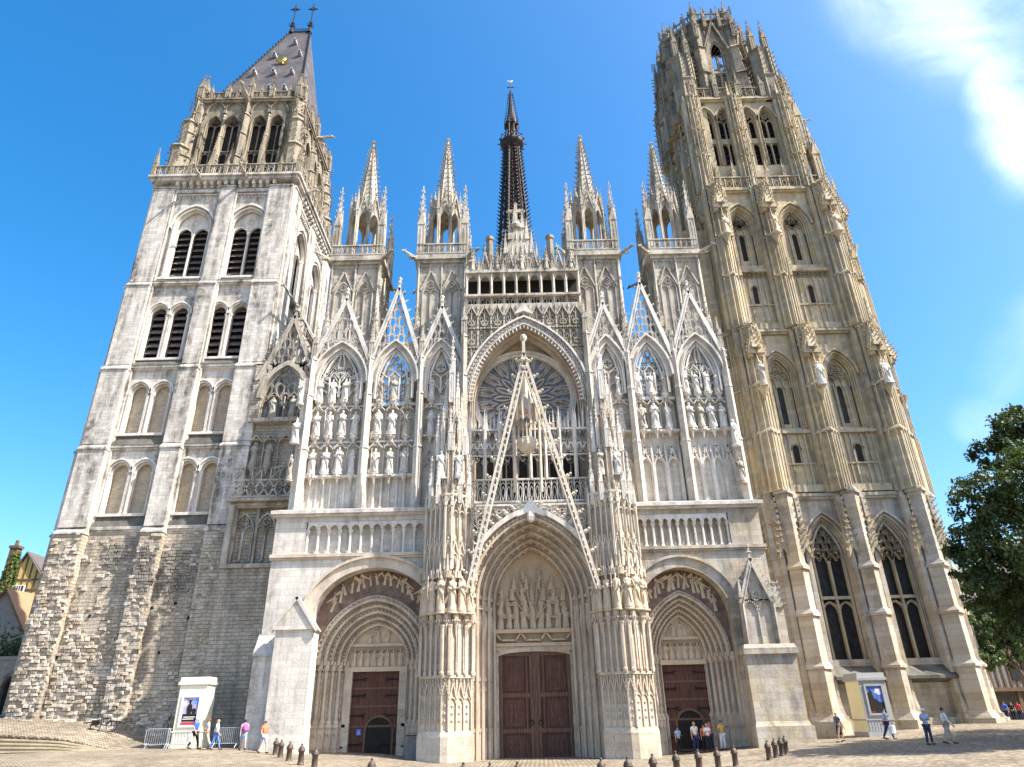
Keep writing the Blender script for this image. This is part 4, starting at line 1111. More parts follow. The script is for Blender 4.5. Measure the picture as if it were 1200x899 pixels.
    t.ext([(cx-wi, 4.7)]+[(cx-wi, zsa)]+arch(cx, wi, zsa, r_, 8)[1:-1]+[(cx+wi, zsa), (cx+wi, 4.7)], 2.55, 2.75)
    t.box(cx-wi, cx+wi, 2.3, 2.7, 4.7, 5.0); t.box(cx-wi, cx+wi, 2.35, 2.7, 6.3, 6.5)
    nf = 8 if sg < 0 else 6
    for k in range(nf):
        x = cx-wi+.25+(2*wi-.5)*(k+.5)/nf; relief_fig(t, x, 2.48, 5.02, 1.1, rnd.uniform(-.1, .1), .3)
        t.bars(arch(x, (wi-.25)/nf, 5.95, .2, 4), .07, 2.35, 2.6)
    for k in range(5):
        x = cx+(k-2)*wi*.26; h = min(1.1, zsa+r_*(1-(abs(x-cx)/wi)**1.7)-6.6)
        if h > .3: relief_fig(t, x, 2.48, 6.52, h, rnd.uniform(-.3, .3), .34)
    t.build('tympanum', STATUEW, o)
    # door leaf with planks, rails and a low arched wicket
    d = MB(); d.mat = 0
    d.box(cx-dh, cx+dh, 2.6, 2.72, -1, 4.7); d.mat = 1
    for z in (-.5, 1.3, 2.5, 3.6): d.box(cx-dh, cx+dh, 2.55, 2.62, z, z+.12)
    wx = cx+(.35 if sg < 0 else .05)*1.
    d.strip(outline(wx, .85, -1, 1.05, .83, .14), outline(wx, .85, -1, 1.05, .83, 0), 2.5, 2.66)
    d.mat = 2; d.ext([(wx-.82, -1)]+arch(wx, .82, 1.05, .8, 6)+[(wx+.82, -1)], 2.56, 2.66)
    dd = d.build('door', [DOOR, DOORF, DARK], CF)
    for sx in (-1, 1):      # strap hinges and rows of studs
        for z in (.3, 2.0, 3.2, 4.2):
            hg = MB(); hg.tube([(cx+sx*dh, 2.53, z), (cx+sx*dh*.55, 2.53, z+.02), (cx+sx*dh*.4, 2.53, z+.12)], .035, 5); hg.tube([(cx+sx*dh*.55, 2.53, z), (cx+sx*dh*.4, 2.53, z-.1)], .03, 5)
            for q in range(4): hg.oct(cx+sx*dh*(.95-q*.12), 2.5, z, .05, .05)
            hg.build('strap_hinge', BLACKI, dd)
    for sx in (-1, 1):
        j = MB(); j.box(cx+sx*(dh+(wi-dh)/2)-(wi-dh)/2, cx+sx*(dh+(wi-dh)/2)+(wi-dh)/2, 2.3, 2.7, -1, 4.7)
        j.build('door_jamb', WARM, o)
    return o, dd, wx
pl, dl, wl = side_portal(-10.6, 4.05, 7.9, 3.3, 3.95, 5.2, 4.35, 5, .37, 1.6, 0, -17.95, True)
pr, dr, wr = side_portal(10.35, 3.1, 7.6, 3.15, 3.02, 5.2, 4.2, 5, .29, 1.5, 0, 16.45, False)
# notice with a wheelchair user's sign on the left door
q = MB(); q.box(-11.72, -11.37, 2.5, 2.55, .82, 1.22); q.mat = 1
q.ring(-11.55, .97, .085, .03, 2.485, 2.5); q.oct(-11.56, 2.49, 1.15, .03, .03, .01); q.bars([(-11.56, 1.11), (-11.56, 1.0), (-11.47, 1.0), (-11.44, .91)], .03, 2.485, 2.5); q.build('notice', [BLUEP, WHITEP], dl)

# ---- buttresses beside the side portals
m = MB()
m.box(-16.6, -14.15, -1.3, .1, -1, 7.2)
m.ext([(-16.75, 7.1), (-14.0, 7.1), (-15.38, 9.0)], -1.45, .1)
for sx in (-1, 1): m.bars([(-15.38+sx*1.5, 7.05), (-15.38, 9.1)], .22, -1.55, -1.2)
m.box(-16.75, -14.0, -1.5, .1, -1, .9, .1, .1)
m.box(-18.05, -16.6, -.7, .1, -1, 5.6); i = m.add([(-18.1, -.8, 5.6), (-16.6, -.8, 5.6), (-16.6, .05, 7.), (-18.1, .05, 7.), (-18.1, .05, 5.6), (-16.6, .05, 5.6)])
for qd in ((0, 1, 2, 3), (0, 3, 4), (1, 5, 2), (0, 4, 5, 1)): m.face(*[i+k for k in qd])
m.box(-15.9, -15.6, -1.31, -1.2, 1.2, 1.5)
m.build('buttress', WHITE, CF)
m = MB()
m.box(13.55, 16.75, -1.3, .1, -1, 5.0); m.box(13.4, 16.95, -1.6, .1, -1, .9); m.box(13.45, 16.85, -1.45, .1, .9, 1.15, .08, .1)
m.box(13.4, 16.9, -1.5, .1, 5.0, 5.35); m.box(13.45, 16.85, -1.45, .1, 5.35, 5.6, .1, .15)
m.box(14., 15.8, -1.0, .05, 5.6, 8.4); m.box(16.1, 16.75, -.6, .05, 5.6, 8.0)
m.build('buttress', PALEG, CF)
m = MB()
for u in (13.9, 15.9):
    m.prism(prow(u, .3, -1., .1, .15), 5.6, 8.5); m.cone(u, -1.1, 8.5, 9.8, .25)
m.box(14.86, 14.94, -1.1, -1., 5.6, 8.); 
for u in (14.42, 15.38): m.bars(arch(u, .4, 7.7, .6, 5), .1, -1.12, -1.)
m.ring(14.9, 8.6, .28, .08, -1.1, -1., None, 8, 3)
gable_solid(m, 14.9, 1.1, 8.2, 11., -1.25, -.9, .2, 8); m.ext([(13.95, 8.3), (15.85, 8.3), (14.9, 10.7)], -1., .05)
m.ext([(16.05, 7.9), (16.8, 7.9), (16.42, 9.6)], -.7, .05); m.crocks((16.05, -.7, 7.9), (16.42, -.7, 9.6), 5, .12, (-.8, -.2, .3)); m.crocks((16.8, -.7, 7.9), (16.42, -.7, 9.6), 5, .12, (.8, -.2, .3))
m.build('tabernacle', GREYS, CF)

# ---- great central portal
def great_portal():
    cx = AX; o = MB()
    # walls behind and beside
    o.box(cx-4.9, cx+4.9, 2.9, 6.5, -1, 15.4)
    o.box(cx-7.3, cx-4.35, -.4, 6.5, -1, 15.4); o.box(cx+4.35, cx+7.3, -.4, 6.5, -1, 15.4)
    o = o.build('great_portal', WARM, CF)
    n, w = 5, .35; ha = 4.4; zs = 8.8; rise = 5.75; wi = ha-n*w
    r_ = aoff(ha, rise, -n*w)[1]
    a = MB()
    orders(a, cx, wi, -.9, zs, r_, -.95, n, w, .72, 14, True)
    wall(a, cx-4.5, cx+4.5, zs, 14.9, -.9, -.6, [(cx, ha, zs, zs, rise)], 12)
    for k in range(n):      # small figures under canopies in the hollows
        hh, rr = aoff(wi, r_, (n-k-.62)*w); pts = arch(cx, hh, zs, rr, 11)
        if True:
            for q in range(0, len(pts)):
                (x, z), (x2, z2) = pts[q], pts[min(q+1, len(pts)-1)]
                an = atan2(z2-z, x2-x)
                relief_fig(a, x, -.95+k*.72+.02, z-.3, .66, 0, .3); a.oct(x, -.95+k*.72-.02, z+.46, .17, .1)
    hh, rr = aoff(ha, rise, .12); pts = arch(cx, hh, zs, rr, 22)
    for x, z in pts[1:-1]:      # hanging cusps of the outer edge
        a.oct(x-(x-cx)/5*.22, -1.02, z-.2, .14, .2); 
    a.build('archivolt', WARM_P, o)
    h = MB(); A, B = aoff(ha, rise, .42), aoff(ha, rise, .1)
    h.strip(arch(cx, A[0], zs, A[1], 14), arch(cx, B[0], zs, B[1], 14), -1.35, -.9)
    P_ = arch(cx, A[0]+.1, zs, A[1]+.1, 14)
    for x, z in P_[2:-2]:
        h.oct(x, -1.2, z+.1, .22, .18); h.oct(x+(.15 if x > cx else -.15), -1.25, z+.26, .16, .13)
    h.ext([(cx-1.0, 14.2), (cx, 15.5), (cx+1.0, 14.2), (cx, 14.55)], -1.42, -.7); h.ball(cx, -1.4, 14.2, .3, .25, .45)
    h.build('hood_mould', WHITE_P, o)
    # tympanum: crowded carved tree above a plain band
    t = MB(); it = inside(cx, wi, 7.3, r_+zs-7.3-.1)
    t.ext([(cx-wi, 5.8), (cx-wi, zs)]+arch(cx, wi, zs, r_, 10)[1:-1]+[(cx+wi, zs), (cx+wi, 5.8)], 2.7, 2.95)
    relief_mass(t, cx, 7.2, wi-.1, 2.4, [(7.2, 1.5, 9), (8.2, 1.2, 9), (9.1, 1.1, 7), (9.9, 1., 6), (10.6, .9, 4), (11.2, .8, 2)], inside(cx, wi, zs, r_))
    for k in range(9):
        an = radians(30+k*15); t.tube([(cx, 2.45, 7.6), (cx+1.2*cos(an), 2.4, 8.2+1.4*sin(an)), (cx+1.7*cos(an), 2.45, 8.2+2.6*sin(an))], .06, 4)
    t.box(cx-wi, cx+wi, 2.1, 2.9, 6.95, 7.2); t.box(cx-wi, cx+wi, 2.35, 2.9, 5.75, 6.2); t.box(cx-wi-.1, cx+wi+.1, 2.2, 2.9, 6.1, 6.3)
    for k in (-1, 0, 1): t.bars([(cx+k*1.75-.85, 6.95), (cx+k*1.75-.5, 6.5), (cx+k*1.75+.5, 6.5), (cx+k*1.75+.85, 6.95)], .12, 2.3, 2.6)
    t.build('tympanum', STATUEW, o)
    # jamb statues region: ribs, colonnettes, canopies down the splay
    for sx in (-1, 1):
        j = MB()
        for k in range(n+1):
            x = cx+sx*(wi+(n-k)*w+.05); y = -.95+k*.72*.95-.1
            j.tube([(x, y, -.8), (x, y, 7.6)], .09, 5); j.tube([(x+sx*.1, y+.2, -.8), (x+sx*.1, y+.2, 9)], .06, 4)
            j.box(x-.2, x+.2, y-.12, y+.6, -1., .9); j.box(x-.23, x+.23, y-.17, y+.6, .9, 1.1)
            j.bars(arch(x, .15, 3.3, .3, 3), .05, y-.1, y); j.box(x-.19, x+.19, y-.14, y+.5, 3.85, 4.05)
            for q in range(5): j.oct(x+.02, y-.13, 3.3-q*.35, .06, .1)
            if k < 5:
                j.lathe(x-sx*.02, y-.02, [(.05, 6.3), (.18, 7.0), (.24, 7.4), (.24, 7.55)], 6); relief_fig(j, x, y-.05, 7.55, 1.35, 0, .34); j.cone(x, y-.05, 9.05, 9.9, .25, 6); j.lathe(x, y-.05, [(.16, 8.95), (.27, 9.0), (.25, 9.2)], 6)
        j.build('jamb_column', WARM_P, o)
    # doors
    d = MB(); d.mat = 0; d.box(cx-2.45, cx+2.45, 2.55, 2.7, -1.2, 5.8)
    d.mat = 1
    for sx in (-1, 1):
        for x in (.12, 2.2): d.box(min(cx+sx*x, cx+sx*(x+.24)), max(cx+sx*x, cx+sx*(x+.24)), 2.46, 2.58, -1.2, 5.8)
        for z in (-1.1, .75, 2.9, 5.5): d.box(min(cx+sx*.1, cx+sx*2.45), max(cx+sx*.1, cx+sx*2.45), 2.47, 2.58, z, z+.26)
        d.box(min(cx+sx*.5, cx+sx*.62), max(cx+sx*.5, cx+sx*.62), 2.44, 2.5, 1., 5.5)
    d.box(cx-.1, cx+.1, 2.42, 2.58, -1.2, 5.8)
    dd = d.build('door', [DOOR, DOORF], CF)
    for sx in (-1, 1):
        hr = MB(); hr.ring(cx+sx*.3, 1.35, .13, .04, 2.4, 2.44, None, 10); hr.oct(cx+sx*.3, 2.42, 1.5, .06, .07); hr.build('ring_handle', BLACKI, dd)
        for z0, z1 in ((-.7, .6), (1.15, 2.75), (3.3, 5.3)):      # raised carved panels
            pn = MB(); xa, xb = sorted((cx+sx*.75, cx+sx*2.05)); pn.box(xa, xb, 2.5, 2.56, z0, z1, .06, 0); pn.box(xa+.2, xb-.2, 2.46, 2.5, z0+.25, z1-.25)
            for q in range(3):
                for p_ in range(2): pn.oct(xa+.38+q*(xb-xa-.76)/2, 2.46, z0+(z1-z0)*(.35+.3*p_), .12, .14, .04)
            pn.build('panel', DOORP, dd)
    f = MB(); f.strip(outline(cx, 2.55, -1.2, 5.5, .35, .18), outline(cx, 2.45, -1.2, 5.45, .3, 0), 2.3, 2.6); 
    for sx in (-1, 1): f.box(min(cx+sx*2.45, cx+sx*2.75), max(cx+sx*2.45, cx+sx*2.75), 2.35, 2.75, -1.2, 5.8)
    f.build('door_frame', WARM, o)
    # openwork spandrels beside the arch
    s_ = MB(); A = aoff(ha, rise, .45); arch_in = inside(cx, A[0], zs, A[1])
    cl_ = lambda x, z: not arch_in(x, z) and cx-4.6 < x < cx+4.6 and 8.9 < z < 15.1
    r = .42; row = 0; z = 9.3
    while z < 15.2:
        for k in range(-6, 7):
            x = cx+(k+.5*(row % 2))*2*r*1.05
            s_.drop(x, z-r, pi/2, r*2.6, r*.95, .09, -1.15, -.98, cl_); s_.ring(x, z+.1, r*.4, .06, -1.13, -1., cl_, 6)
        z += r*1.8; row += 1
    s_.bars([(cx-4.5, 15.1), (cx+4.5, 15.1)], .12, -1.2, -.98); s_.bars([(cx-4.5, 9), (cx-4.5, 15.2)], .14, -1.2, -.98); s_.bars([(cx+4.5, 9), (cx+4.5, 15.2)], .14, -1.2, -.98)
    s_.build('spandrel_tracery', WHITE_P, o)
    b = MB(); b.box(cx-4.7, cx+4.7, -.62, -.42, 8.9, 15.2); 
    b2 = MB(); wall(b2, cx-4.7, cx+4.7, 8.9, 15.3, -.75, -.62, [(cx, ha, 8.9, 8.9, rise)], 12); b2.build('spandrel_wall', WARM, o)
    # step in front of the doors
    s_ = MB(); s_.box(cx-4.3, cx+4.3, -.9, 2.6, -1.3, -.72); s_.build('threshold', PALEG, o)
great_portal()

# ---- the two great piers
def pier(sg):
    cx = AX+sg*5.65; hw = 1.55; Y = -.5
    def nose(a, w, tip): return [(cx-w, Y-a), (cx-w*.1, Y-a-tip), (cx+w*.1+.1, Y-a-tip), (cx+w, Y-a)]
    def plan(a, w, tip): return [(cx-w, Y)]+nose(a, w, tip)+[(cx+w, Y)]
    o = MB()
    o.prism(plan(1.16, hw+.14, .93), -1.3, .75); o.prism(plan(1.16, hw+.14, .93), .75, 1.05, .95, (cx, Y))
    o.prism(plan(1.05, hw, .9), 1.05, 7.4); o.prism(plan(.85, hw-.2, .8), 7.4, 10.6); o.prism(plan(1.05, hw-.02, .88), 10.6, 12.8, .97, (cx, Y)); o.prism(plan(.97, hw-.1, .84), 12.8, 15.6, .95, (cx, Y)); o.prism(plan(.6, hw-.42, .7), 15.6, 19.6, .93, (cx, Y))
    o.prism(plan(.35, hw-.8, .45), 19.6, 23.4, .8, (cx, Y))
    o = o.build('pier', WARM, CF)
    s_ = MB(); up = MB()
    def facets(a, w, tip):
        """matrices of the facets: local x along the facet, -y outwards"""
        L = [(cx-w, Y-.1)]+nose(a, w, tip)+[(cx+w, Y-.1)]
        for (ax, ay), (bx, by) in zip(L, L[1:]):
            d = sqrt((bx-ax)**2+(by-ay)**2)
            yield Matrix.Translation((ax, ay, 0)) @ Matrix.Rotation(atan2(by-ay, bx-ax), 4, 'Z'), d
    def lights(m, w, z0, z1, t, k=None, head=.0):
        """tall blind lights with crocketed gablets over them"""
        k = k or max(1, int(round(w/.46))); p = w/k
        for q in range(k+1): m.box(q*p-t/2, q*p+t/2, -.1, .03, z0, z1)
        for q in range(k):
            c = (q+.5)*p; zh = z1-p*2.1
            m.bars(arch(c, p*.42, zh-p*.6, p*.55, 3), t*.8, -.08, .03)
            m.bars([(c-p*.48, zh-p*.2), (c, zh+p*1.5), (c+p*.48, zh-p*.2)], t*.9, -.13, .03)
            m.crocks((c-p*.42, -.12, zh), (c, -.12, zh+p*1.5), 3, .05, (-.7, -.3, .4)); m.crocks((c+p*.42, -.12, zh), (c, -.12, zh+p*1.5), 3, .05, (.7, -.3, .4))
            m.oct(c, -.12, zh+p*1.75, .07, .12)
        return p, k
    for T, w in facets(1.05, hw, .9):
        s_.T = T; p, k = lights(s_, w, 1.05, 4.0, .075)
        for q in range(k):
            for z in (1.6, 2.0, 2.4): s_.oct((q+.5)*p, -.03, z, p*.2, .14, .06)
        s_.box(-.05, w+.05, -.16, .05, 3.95, 4.12)
        for q in range(k+1):
            s_.tube([(q*p, -.16, 4.1), (q*p, -.16, 7.0)], .085 if q in (0, k) else .065, 6, cap=False); s_.lathe(q*p, -.16, [(.1, 4.1), (.12, 4.25), (.07, 4.4)], 6); s_.lathe(q*p, -.16, [(.065, 6.8), (.13, 7.0), (.13, 7.05)], 6)
        n = max(1, int(round(w/.66)))
        for q in range(n):     # brackets and canopies of the ring of statues
            c = (q+.5)*w/n; r = min(.24, w/n*.4)
            s_.lathe(c, -.1, [(.04, 6.4), (r*.5, 6.9), (r*.6, 7.15), (r*.85, 7.45), (r*.9, 7.68)], 8)
            for e in range(5): s_.oct(c+r*cos(pi+e*pi/4), -.1+r*sin(pi+e*pi/4), 7.3, .07, .13)
            s_.lathe(c, -.12, [(r*.8, 10.15), (r*.9, 10.22), (r*.6, 10.45), (r*.4, 10.7), (.03, 11.5)], 8)
            for e in range(5):
                a = pi+e*pi/4; s_.ext([(c+r*cos(a)-.1, 9.95), (c+r*cos(a)+.1, 9.95), (c+r*cos(a), 10.5)], -.12+r*sin(a)-.03, -.12+r*sin(a)+.03)
        for q in range(n+1): s_.tube([(q*w/n, -.02, 7.3), (q*w/n, -.02, 10.6)], .06, 4, cap=False); s_.cone(q*w/n, -.05, 10.5, 11.4, .1)
    for T, w in facets(1.03, hw-.03, .87):
        up.T = T
        k = max(1, int(round(w/.44)))
        lights(up, w, 10.75, 12.7, .065, k); lights(up, w, 12.6, 15.6, .065, k)
        for q in range(k+1): up.tube([(q*w/k, -.13, 11.2), (q*w/k, -.13, 14.9)], .045, 4, cap=False); up.cone(q*w/k, -.13, 14.8, 16.3, .1); up.crocks((q*w/k, -.15, 14.9), (q*w/k, -.13, 16.2), 3, .05, (0, -1, .2))
        up.box(-.05, w+.05, -.17, .04, 15.5, 15.66)
    for T, w in facets(.6, hw-.42, .7):
        up.T = T; k = max(1, int(round(w/.42))); lights(up, w, 15.65, 16.9, .06, k); lights(up, w, 16.9, 19.6, .06, k)
        for q in range(k+1): up.cone(q*w/k, -.1, 19., 20.8, .1); up.crocks((q*w/k, -.12, 19.2), (q*w/k, -.1, 20.6), 3, .05, (0, -1, .2))
    for T, w in facets(.35, hw-.8, .45):
        up.T = T; k = max(1, int(round(w/.36))); lights(up, w*.92, 19.6, 22.4, .05, k)
        for q in range(k+1): up.cone(q*w/k*.9, .02, 22., 24.2, .1); up.crocks((q*w/k*.9, -.05, 22.2), (q*w/k*.9, .02, 24.), 4, .06, (0, -1, .2))
    s_.build('pier_shafts', WARM_P, o); up.build('pier_tracery', PIERW, o)
    for dx, dy, z, w_, h in ((0, -.85, 23.0, .38, 5.6), (-.42, -.6, 21.8, .26, 3.8), (.42, -.6, 21.8, .26, 3.8), (-.95, -.9, 18.8, .26, 3.2), (1.0, -.9, 18.8, .26, 3.2), (0, -1.35, 19., .26, 3.2), (-.6, -1., 19.2, .24, 3.4), (.6, -1., 19.2, .24, 3.4), (-1.3, -1.2, 14.8, .28, 3.8), (1.35, -1.2, 14.8, .28, 3.8), (-.75, -1.75, 15., .24, 3.), (.8, -1.75, 15., .24, 3.)):
        pin(CF, PIN_W, cx+dx, Y+dy, z, w_, h)
for sg in (-1, 1): pier(sg)

# ---- steep openwork gable over the great portal
def great_gable():
    y0, y1 = -2.3, -1.95; m = MB()
    ax, az = AX-.15, 26.6
    for sx in (-1, 1):
        m.bars([(AX+sx*4.35, 9.1), (ax, az)], .2, y0, y1); m.bars([(AX+sx*4.08, 9.1), (ax, az-1.4)], .09, y0-.06, y1)
        m.crocks((AX+sx*4.3, -2.1, 9.6), (ax, -2.1, az), 13, .24, (sx*.95, 0, .25))
        p = 34
        for k in range(p):     # fine beading between the two rails
            f0 = (k+.5)/p; m.oct(AX+sx*4.2*(1-f0)+ax*0+(ax-AX)*f0, y0-.03, 9.1+(az-.9-9.1)*f0, .07, .12)
    m.box(ax-.12, ax+.12, -2.25, -2.0, az-.6, 28.2); m.lathe(ax, -2.1, [(.16, 27.7), (.26, 27.9), (.28, 28.15), (.15, 28.3)], 8)
    for k in range(6): m.oct(ax+.34*cos(k*pi/3), -2.1+.3*sin(k*pi/3), 26.0, .2, .2); m.oct(ax+.3*cos(k*pi/3), -2.1+.28*sin(k*pi/3), 25.4, .16, .16)
    o = m.build('great_gable', PIERW, CF)
    # open canopied cage hanging in the middle
    c = MB()
    for sx in (-1, 1): c.tube([(AX+sx*.95-.1, -1.2, 16), (AX+sx*.95-.1, -1.2, 23.)], .12, 5)
    cx = AX-.1
    c.lathe(cx, -1.2, [(.72, 22.1), (.8, 22.25), (.8, 22.4), (.42, 23.4), (.28, 24.6), (.06, 26.)], 8)
    for k in range(10):
        an = k*2*pi/10; c.tube([(cx+.8*cos(an), -1.2+.8*sin(an), 21.3), (cx+.84*cos(an), -1.2+.84*sin(an), 22.6), (cx+.6*cos(an), -1.2+.6*sin(an), 23.9)], [.1, .13, .02], 5)
        c.bars([(cx+.8*cos(an)-.2, 21.6), (cx+.8*cos(an), 21.25), (cx+.8*cos(an)+.2, 21.6)], .06, -1.2+.8*sin(an)-.04, -1.2+.8*sin(an)+.04)
    c.lathe(cx, -1.3, [(.3, 18.9), (.62, 19.25), (.72, 19.4), (.74, 19.9), (.66, 19.95)], 12)
    for k in range(12): c.oct(cx+.72*cos(k*pi/6), -1.3+.72*sin(k*pi/6), 19.6, .1, .2)
    for k in range(-2, 3): c.tube([(cx+k*.3, -1.2, 19.9), (cx+k*.3, -1.2, 21.5)], .05, 4)
    for q in range(2): c.bars(arch(cx-.3+q*.6, .28, 20.9, .4, 4), .06, -1.25, -1.15)
    c.build('canopied_niche', PIERW, o)
great_gable()

# ---- pierced gallery in front of the rose
def rose():
    cx = AX
    m = MB(); balus(m, cx-4.6, cx+4.9, -.35, -.2, 15.55, 1.75, .42, .07); m.box(cx-4.8, cx+5., -.6, 2.8, 15.15, 15.5); m.box(cx-4.8, cx+5., -.72, 0, 15.4, 15.56)
    m.build('balustrade', WHITE_P, CF)
    m = MB()
    xs = [cx-4.35+k*1.12 for k in range(9)]
    for x in xs:
        m.prism(prow(x, .27, -.05, .26, .14), 17.3, 21.2); m.cone(x, -.25, 21.2, 23.1, .2); m.crocks((x, -.2, 19.), (x, -.2, 22.), 6, .07, (0, -1, .2))
    for a, b in zip(xs, xs[1:]):
        c = (a+b)/2; h = .5
        for sx in (-1, 1):
            m.bars(arch(c+sx*h*.52, h*.5, 19.3, .36, 4), .13, -.34, -.06); m.bars([(c+sx*h*.52-.24, 19.55), (c+sx*h*.52, 20.15), (c+sx*h*.52+.24, 19.55)], .11, -.36, -.06)
            m.drop(c+sx*h*.52, 20.1, pi/2, 1.05, .25, .12, -.32, -.08); m.ring(c+sx*h*.52, 19.45, .14, .08, -.3, -.1, None, 7)
        m.drop(c, 20.9, -pi/2, 1.0, .16, .1, -.32, -.08); m.drop(c, 19.25, -pi/2, .55, .16, .1, -.32, -.08)
        m.bars([(a, 21.15), (b, 21.15)], .16, -.36, -.06); m.bars([(a, 19.1), (b, 19.1)], .09, -.34, -.06)
        for q in range(4): m.cone(a+.15+q*.28, -.2, 21.1, 22.4 if q % 2 else 22.9, .13)
    m.build('pierced_gallery', WHITE_P, CF)
    # deep rose recess
    ha, zs, rise = 4.55, 24.1, 7.0
    w = MB()
    wall(w, cx-5.0, cx+5.0, 15.6, 33.2, 1.0, 1.5, [(cx, ha, 15.6, zs, rise)], 14)
    w.box(cx-5., cx-ha-.0, 1.5, 3.9, 15.6, 33.2); w.box(cx+ha, cx+5., 1.5, 3.9, 15.6, 33.2)
    w.box(cx-5, cx+5, 5.6, 6.4, 15.6, 33.2)
    w = w.build('rose_bay', GREYS, CF)
    a = MB(); orders(a, cx, ha-.36, 22., zs, aoff(ha, rise, -.36)[1], 1.1, 3, .12, .6, 16); a.strip(outline(cx, ha-.01, 22, zs, rise-.01, 0, 16), outline(cx, ha-.01, 22, zs, rise-.01, -.05, 16), 1.1, 3.9)
    a.build('rose_arch', WARM_P, w)
    b = MB(); A = aoff(ha, rise, .62); pts0 = arch(cx, ha, zs, rise, 26)
    b.strip(arch(cx, A[0], zs, A[1], 16), arch(cx, A[0]-.16, zs, A[1]-.16, 16), .6, 1.05)
    hh, rr = aoff(ha, rise, .28); mid_ = arch(cx, hh, zs, rr, 24)
    for k, (x, z) in enumerate(mid_):
        b.ring(x, z, .24, .08, .72, .95, None, 8); b.ring(x, z, .1, .05, .76, .92, None, 5)
    hi, ri = aoff(ha, rise, -.02)
    for (x, z), (x2, z2) in zip(arch(cx, hi, zs, ri, 24), arch(cx, hi-.3, zs, aoff(hi, ri, -.3)[1], 24)): b.bars([(x, z), (x2, z2)], .1, .74, .92); b.oct(x2, .83, z2, .1)
    b.strip(arch(cx, hi, zs, ri, 18), arch(cx, hi-.07, zs, aoff(hi, ri, -.07)[1], 18), .7, 1.0)
    b.ext([(cx-.8, 31.9), (cx, 33.), (cx+.8, 31.9), (cx, 32.2)], .6, 1.)
    b.build('lace_arch', WHITE_P, w)
    # rose tracery
    r = MB(); R = 3.82; rcx, rcz = cx-.15, 25.35; Y0, Y1 = 3.15, 3.35
    n = 40
    circ = lambda q: [(rcx+q*cos(2*pi*k/n), rcz+q*sin(2*pi*k/n)) for k in range(n+1)]
    r.strip(circ(R+.5), circ(R+.28), 2.9, 3.6); r.strip(circ(R+.3), circ(R), 3.05, 3.6)
    inn = lambda x, z: (x-rcx)**2+(z-rcz)**2 < R*R*1.01
    for k in range(16):
        a = 2*pi*k/16
        r.drop(rcx+.75*cos(a), rcz+.75*sin(a), a, 1.7, .26, .1, Y0, Y1, inn)
        r.drop(rcx+2.2*cos(a+pi/16), rcz+2.2*sin(a+pi/16), a+pi/16, 1.6, .36, .1, Y0, Y1, inn)
        for d in (-.25, .25):
            r.drop(rcx+2.6*cos(a+d*.35), rcz+2.6*sin(a+d*.35), a+d, 1.35, .22, .085, Y0, Y1, inn)
    r.ring(rcx, rcz, .72, .1, Y0, Y1, None, 16); 
    for k in range(6): r.drop(rcx, rcz, k*pi/3, .66, .16, .05, Y0, Y1)
    r = r.build('rose_window', WHITE_P, CF)
    g = MB(); g.ext([(rcx+(R+.1)*cos(2*pi*k/n), rcz+(R+.1)*sin(2*pi*k/n)) for k in range(n)], 3.37, 3.45); g.build('stained_glass', ROSEG, r)
    # wall round the rose and the passage behind the gallery
    w2 = MB(); sq = 4.6
    top = [(cx-sq, 33.), (cx-sq, rcz)]+[(rcx-(R+.48)*cos(pi*k/20), rcz+(R+.48)*sin(pi*k/20)) for k in range(21)]+[(cx+sq, rcz), (cx+sq, 33.)]
    bot = [(cx+sq, 15.6), (cx+sq, rcz)]+[(rcx+(R+.48)*cos(pi*k/20), rcz-(R+.48)*sin(pi*k/20)) for k in range(21)]+[(cx-sq, rcz), (cx-sq, 15.6)]
    w2.ext(top, 3.5, 4.0); w2.ext(bot, 3.5, 4.0)
    w2.build('rose_wall', WARM, w)
    d = MB()
    for k in range(5):
        x = cx-3.4+k*1.7; d.mat = 0
        d.strip(outline(x, .7, 15.7, 19.6, 1.1, .12), outline(x, .7, 15.7, 19.6, 1.1, 0), 3.35, 3.55)
        d.box(x-.05, x+.05, 3.38, 3.52, 15.7, 20.2); d.ring(x, 19.9, .24, .06, 3.38, 3.5); d.mat = 1
        d.ext([(x-.7, 15.7)]+arch(x, .7, 19.6, 1.1, 5)+[(x+.7, 15.7)], 3.43, 3.52)
    d.build('gallery_window', [GREYS, GLASS], w)
rose()
# ---- statue screens on both sides of the rose
def shaft(x0x, z0, z1, y, w=.55, mat=WHITE_P, top=3.2, parent=None):
    m = MB()
    for k, (a, b, g) in enumerate(((z0, z0+(z1-z0)*.4, 1.), (z0+(z1-z0)*.4, z0+(z1-z0)*.75, .85), (z0+(z1-z0)*.75, z1, .7))):
        m.prism(prow(x0x, w*g, y+.6, .6+.35*g, w*.45*g), a, b-.15); m.prism(prow(x0x, w*g+.14, y+.6, .66+.35*g, w*.5*g), b-.15, b+.15, .8, (x0x, y))
        for sx in (-1, 1): m.tube([(x0x+sx*w*.5*g, y-.3*g, a), (x0x+sx*w*.5*g, y-.3*g, b-.2)], .055, 4)
        m.tube([(x0x, y-.35-w*.45*g-.05, a), (x0x, y-.35-w*.45*g-.05, b-.2)], .05, 4)
    o = m.build('buttress', mat, parent or CF)
    pin(parent or CF, PIN_G, x0x, y-.1, z1, w*.72, top)
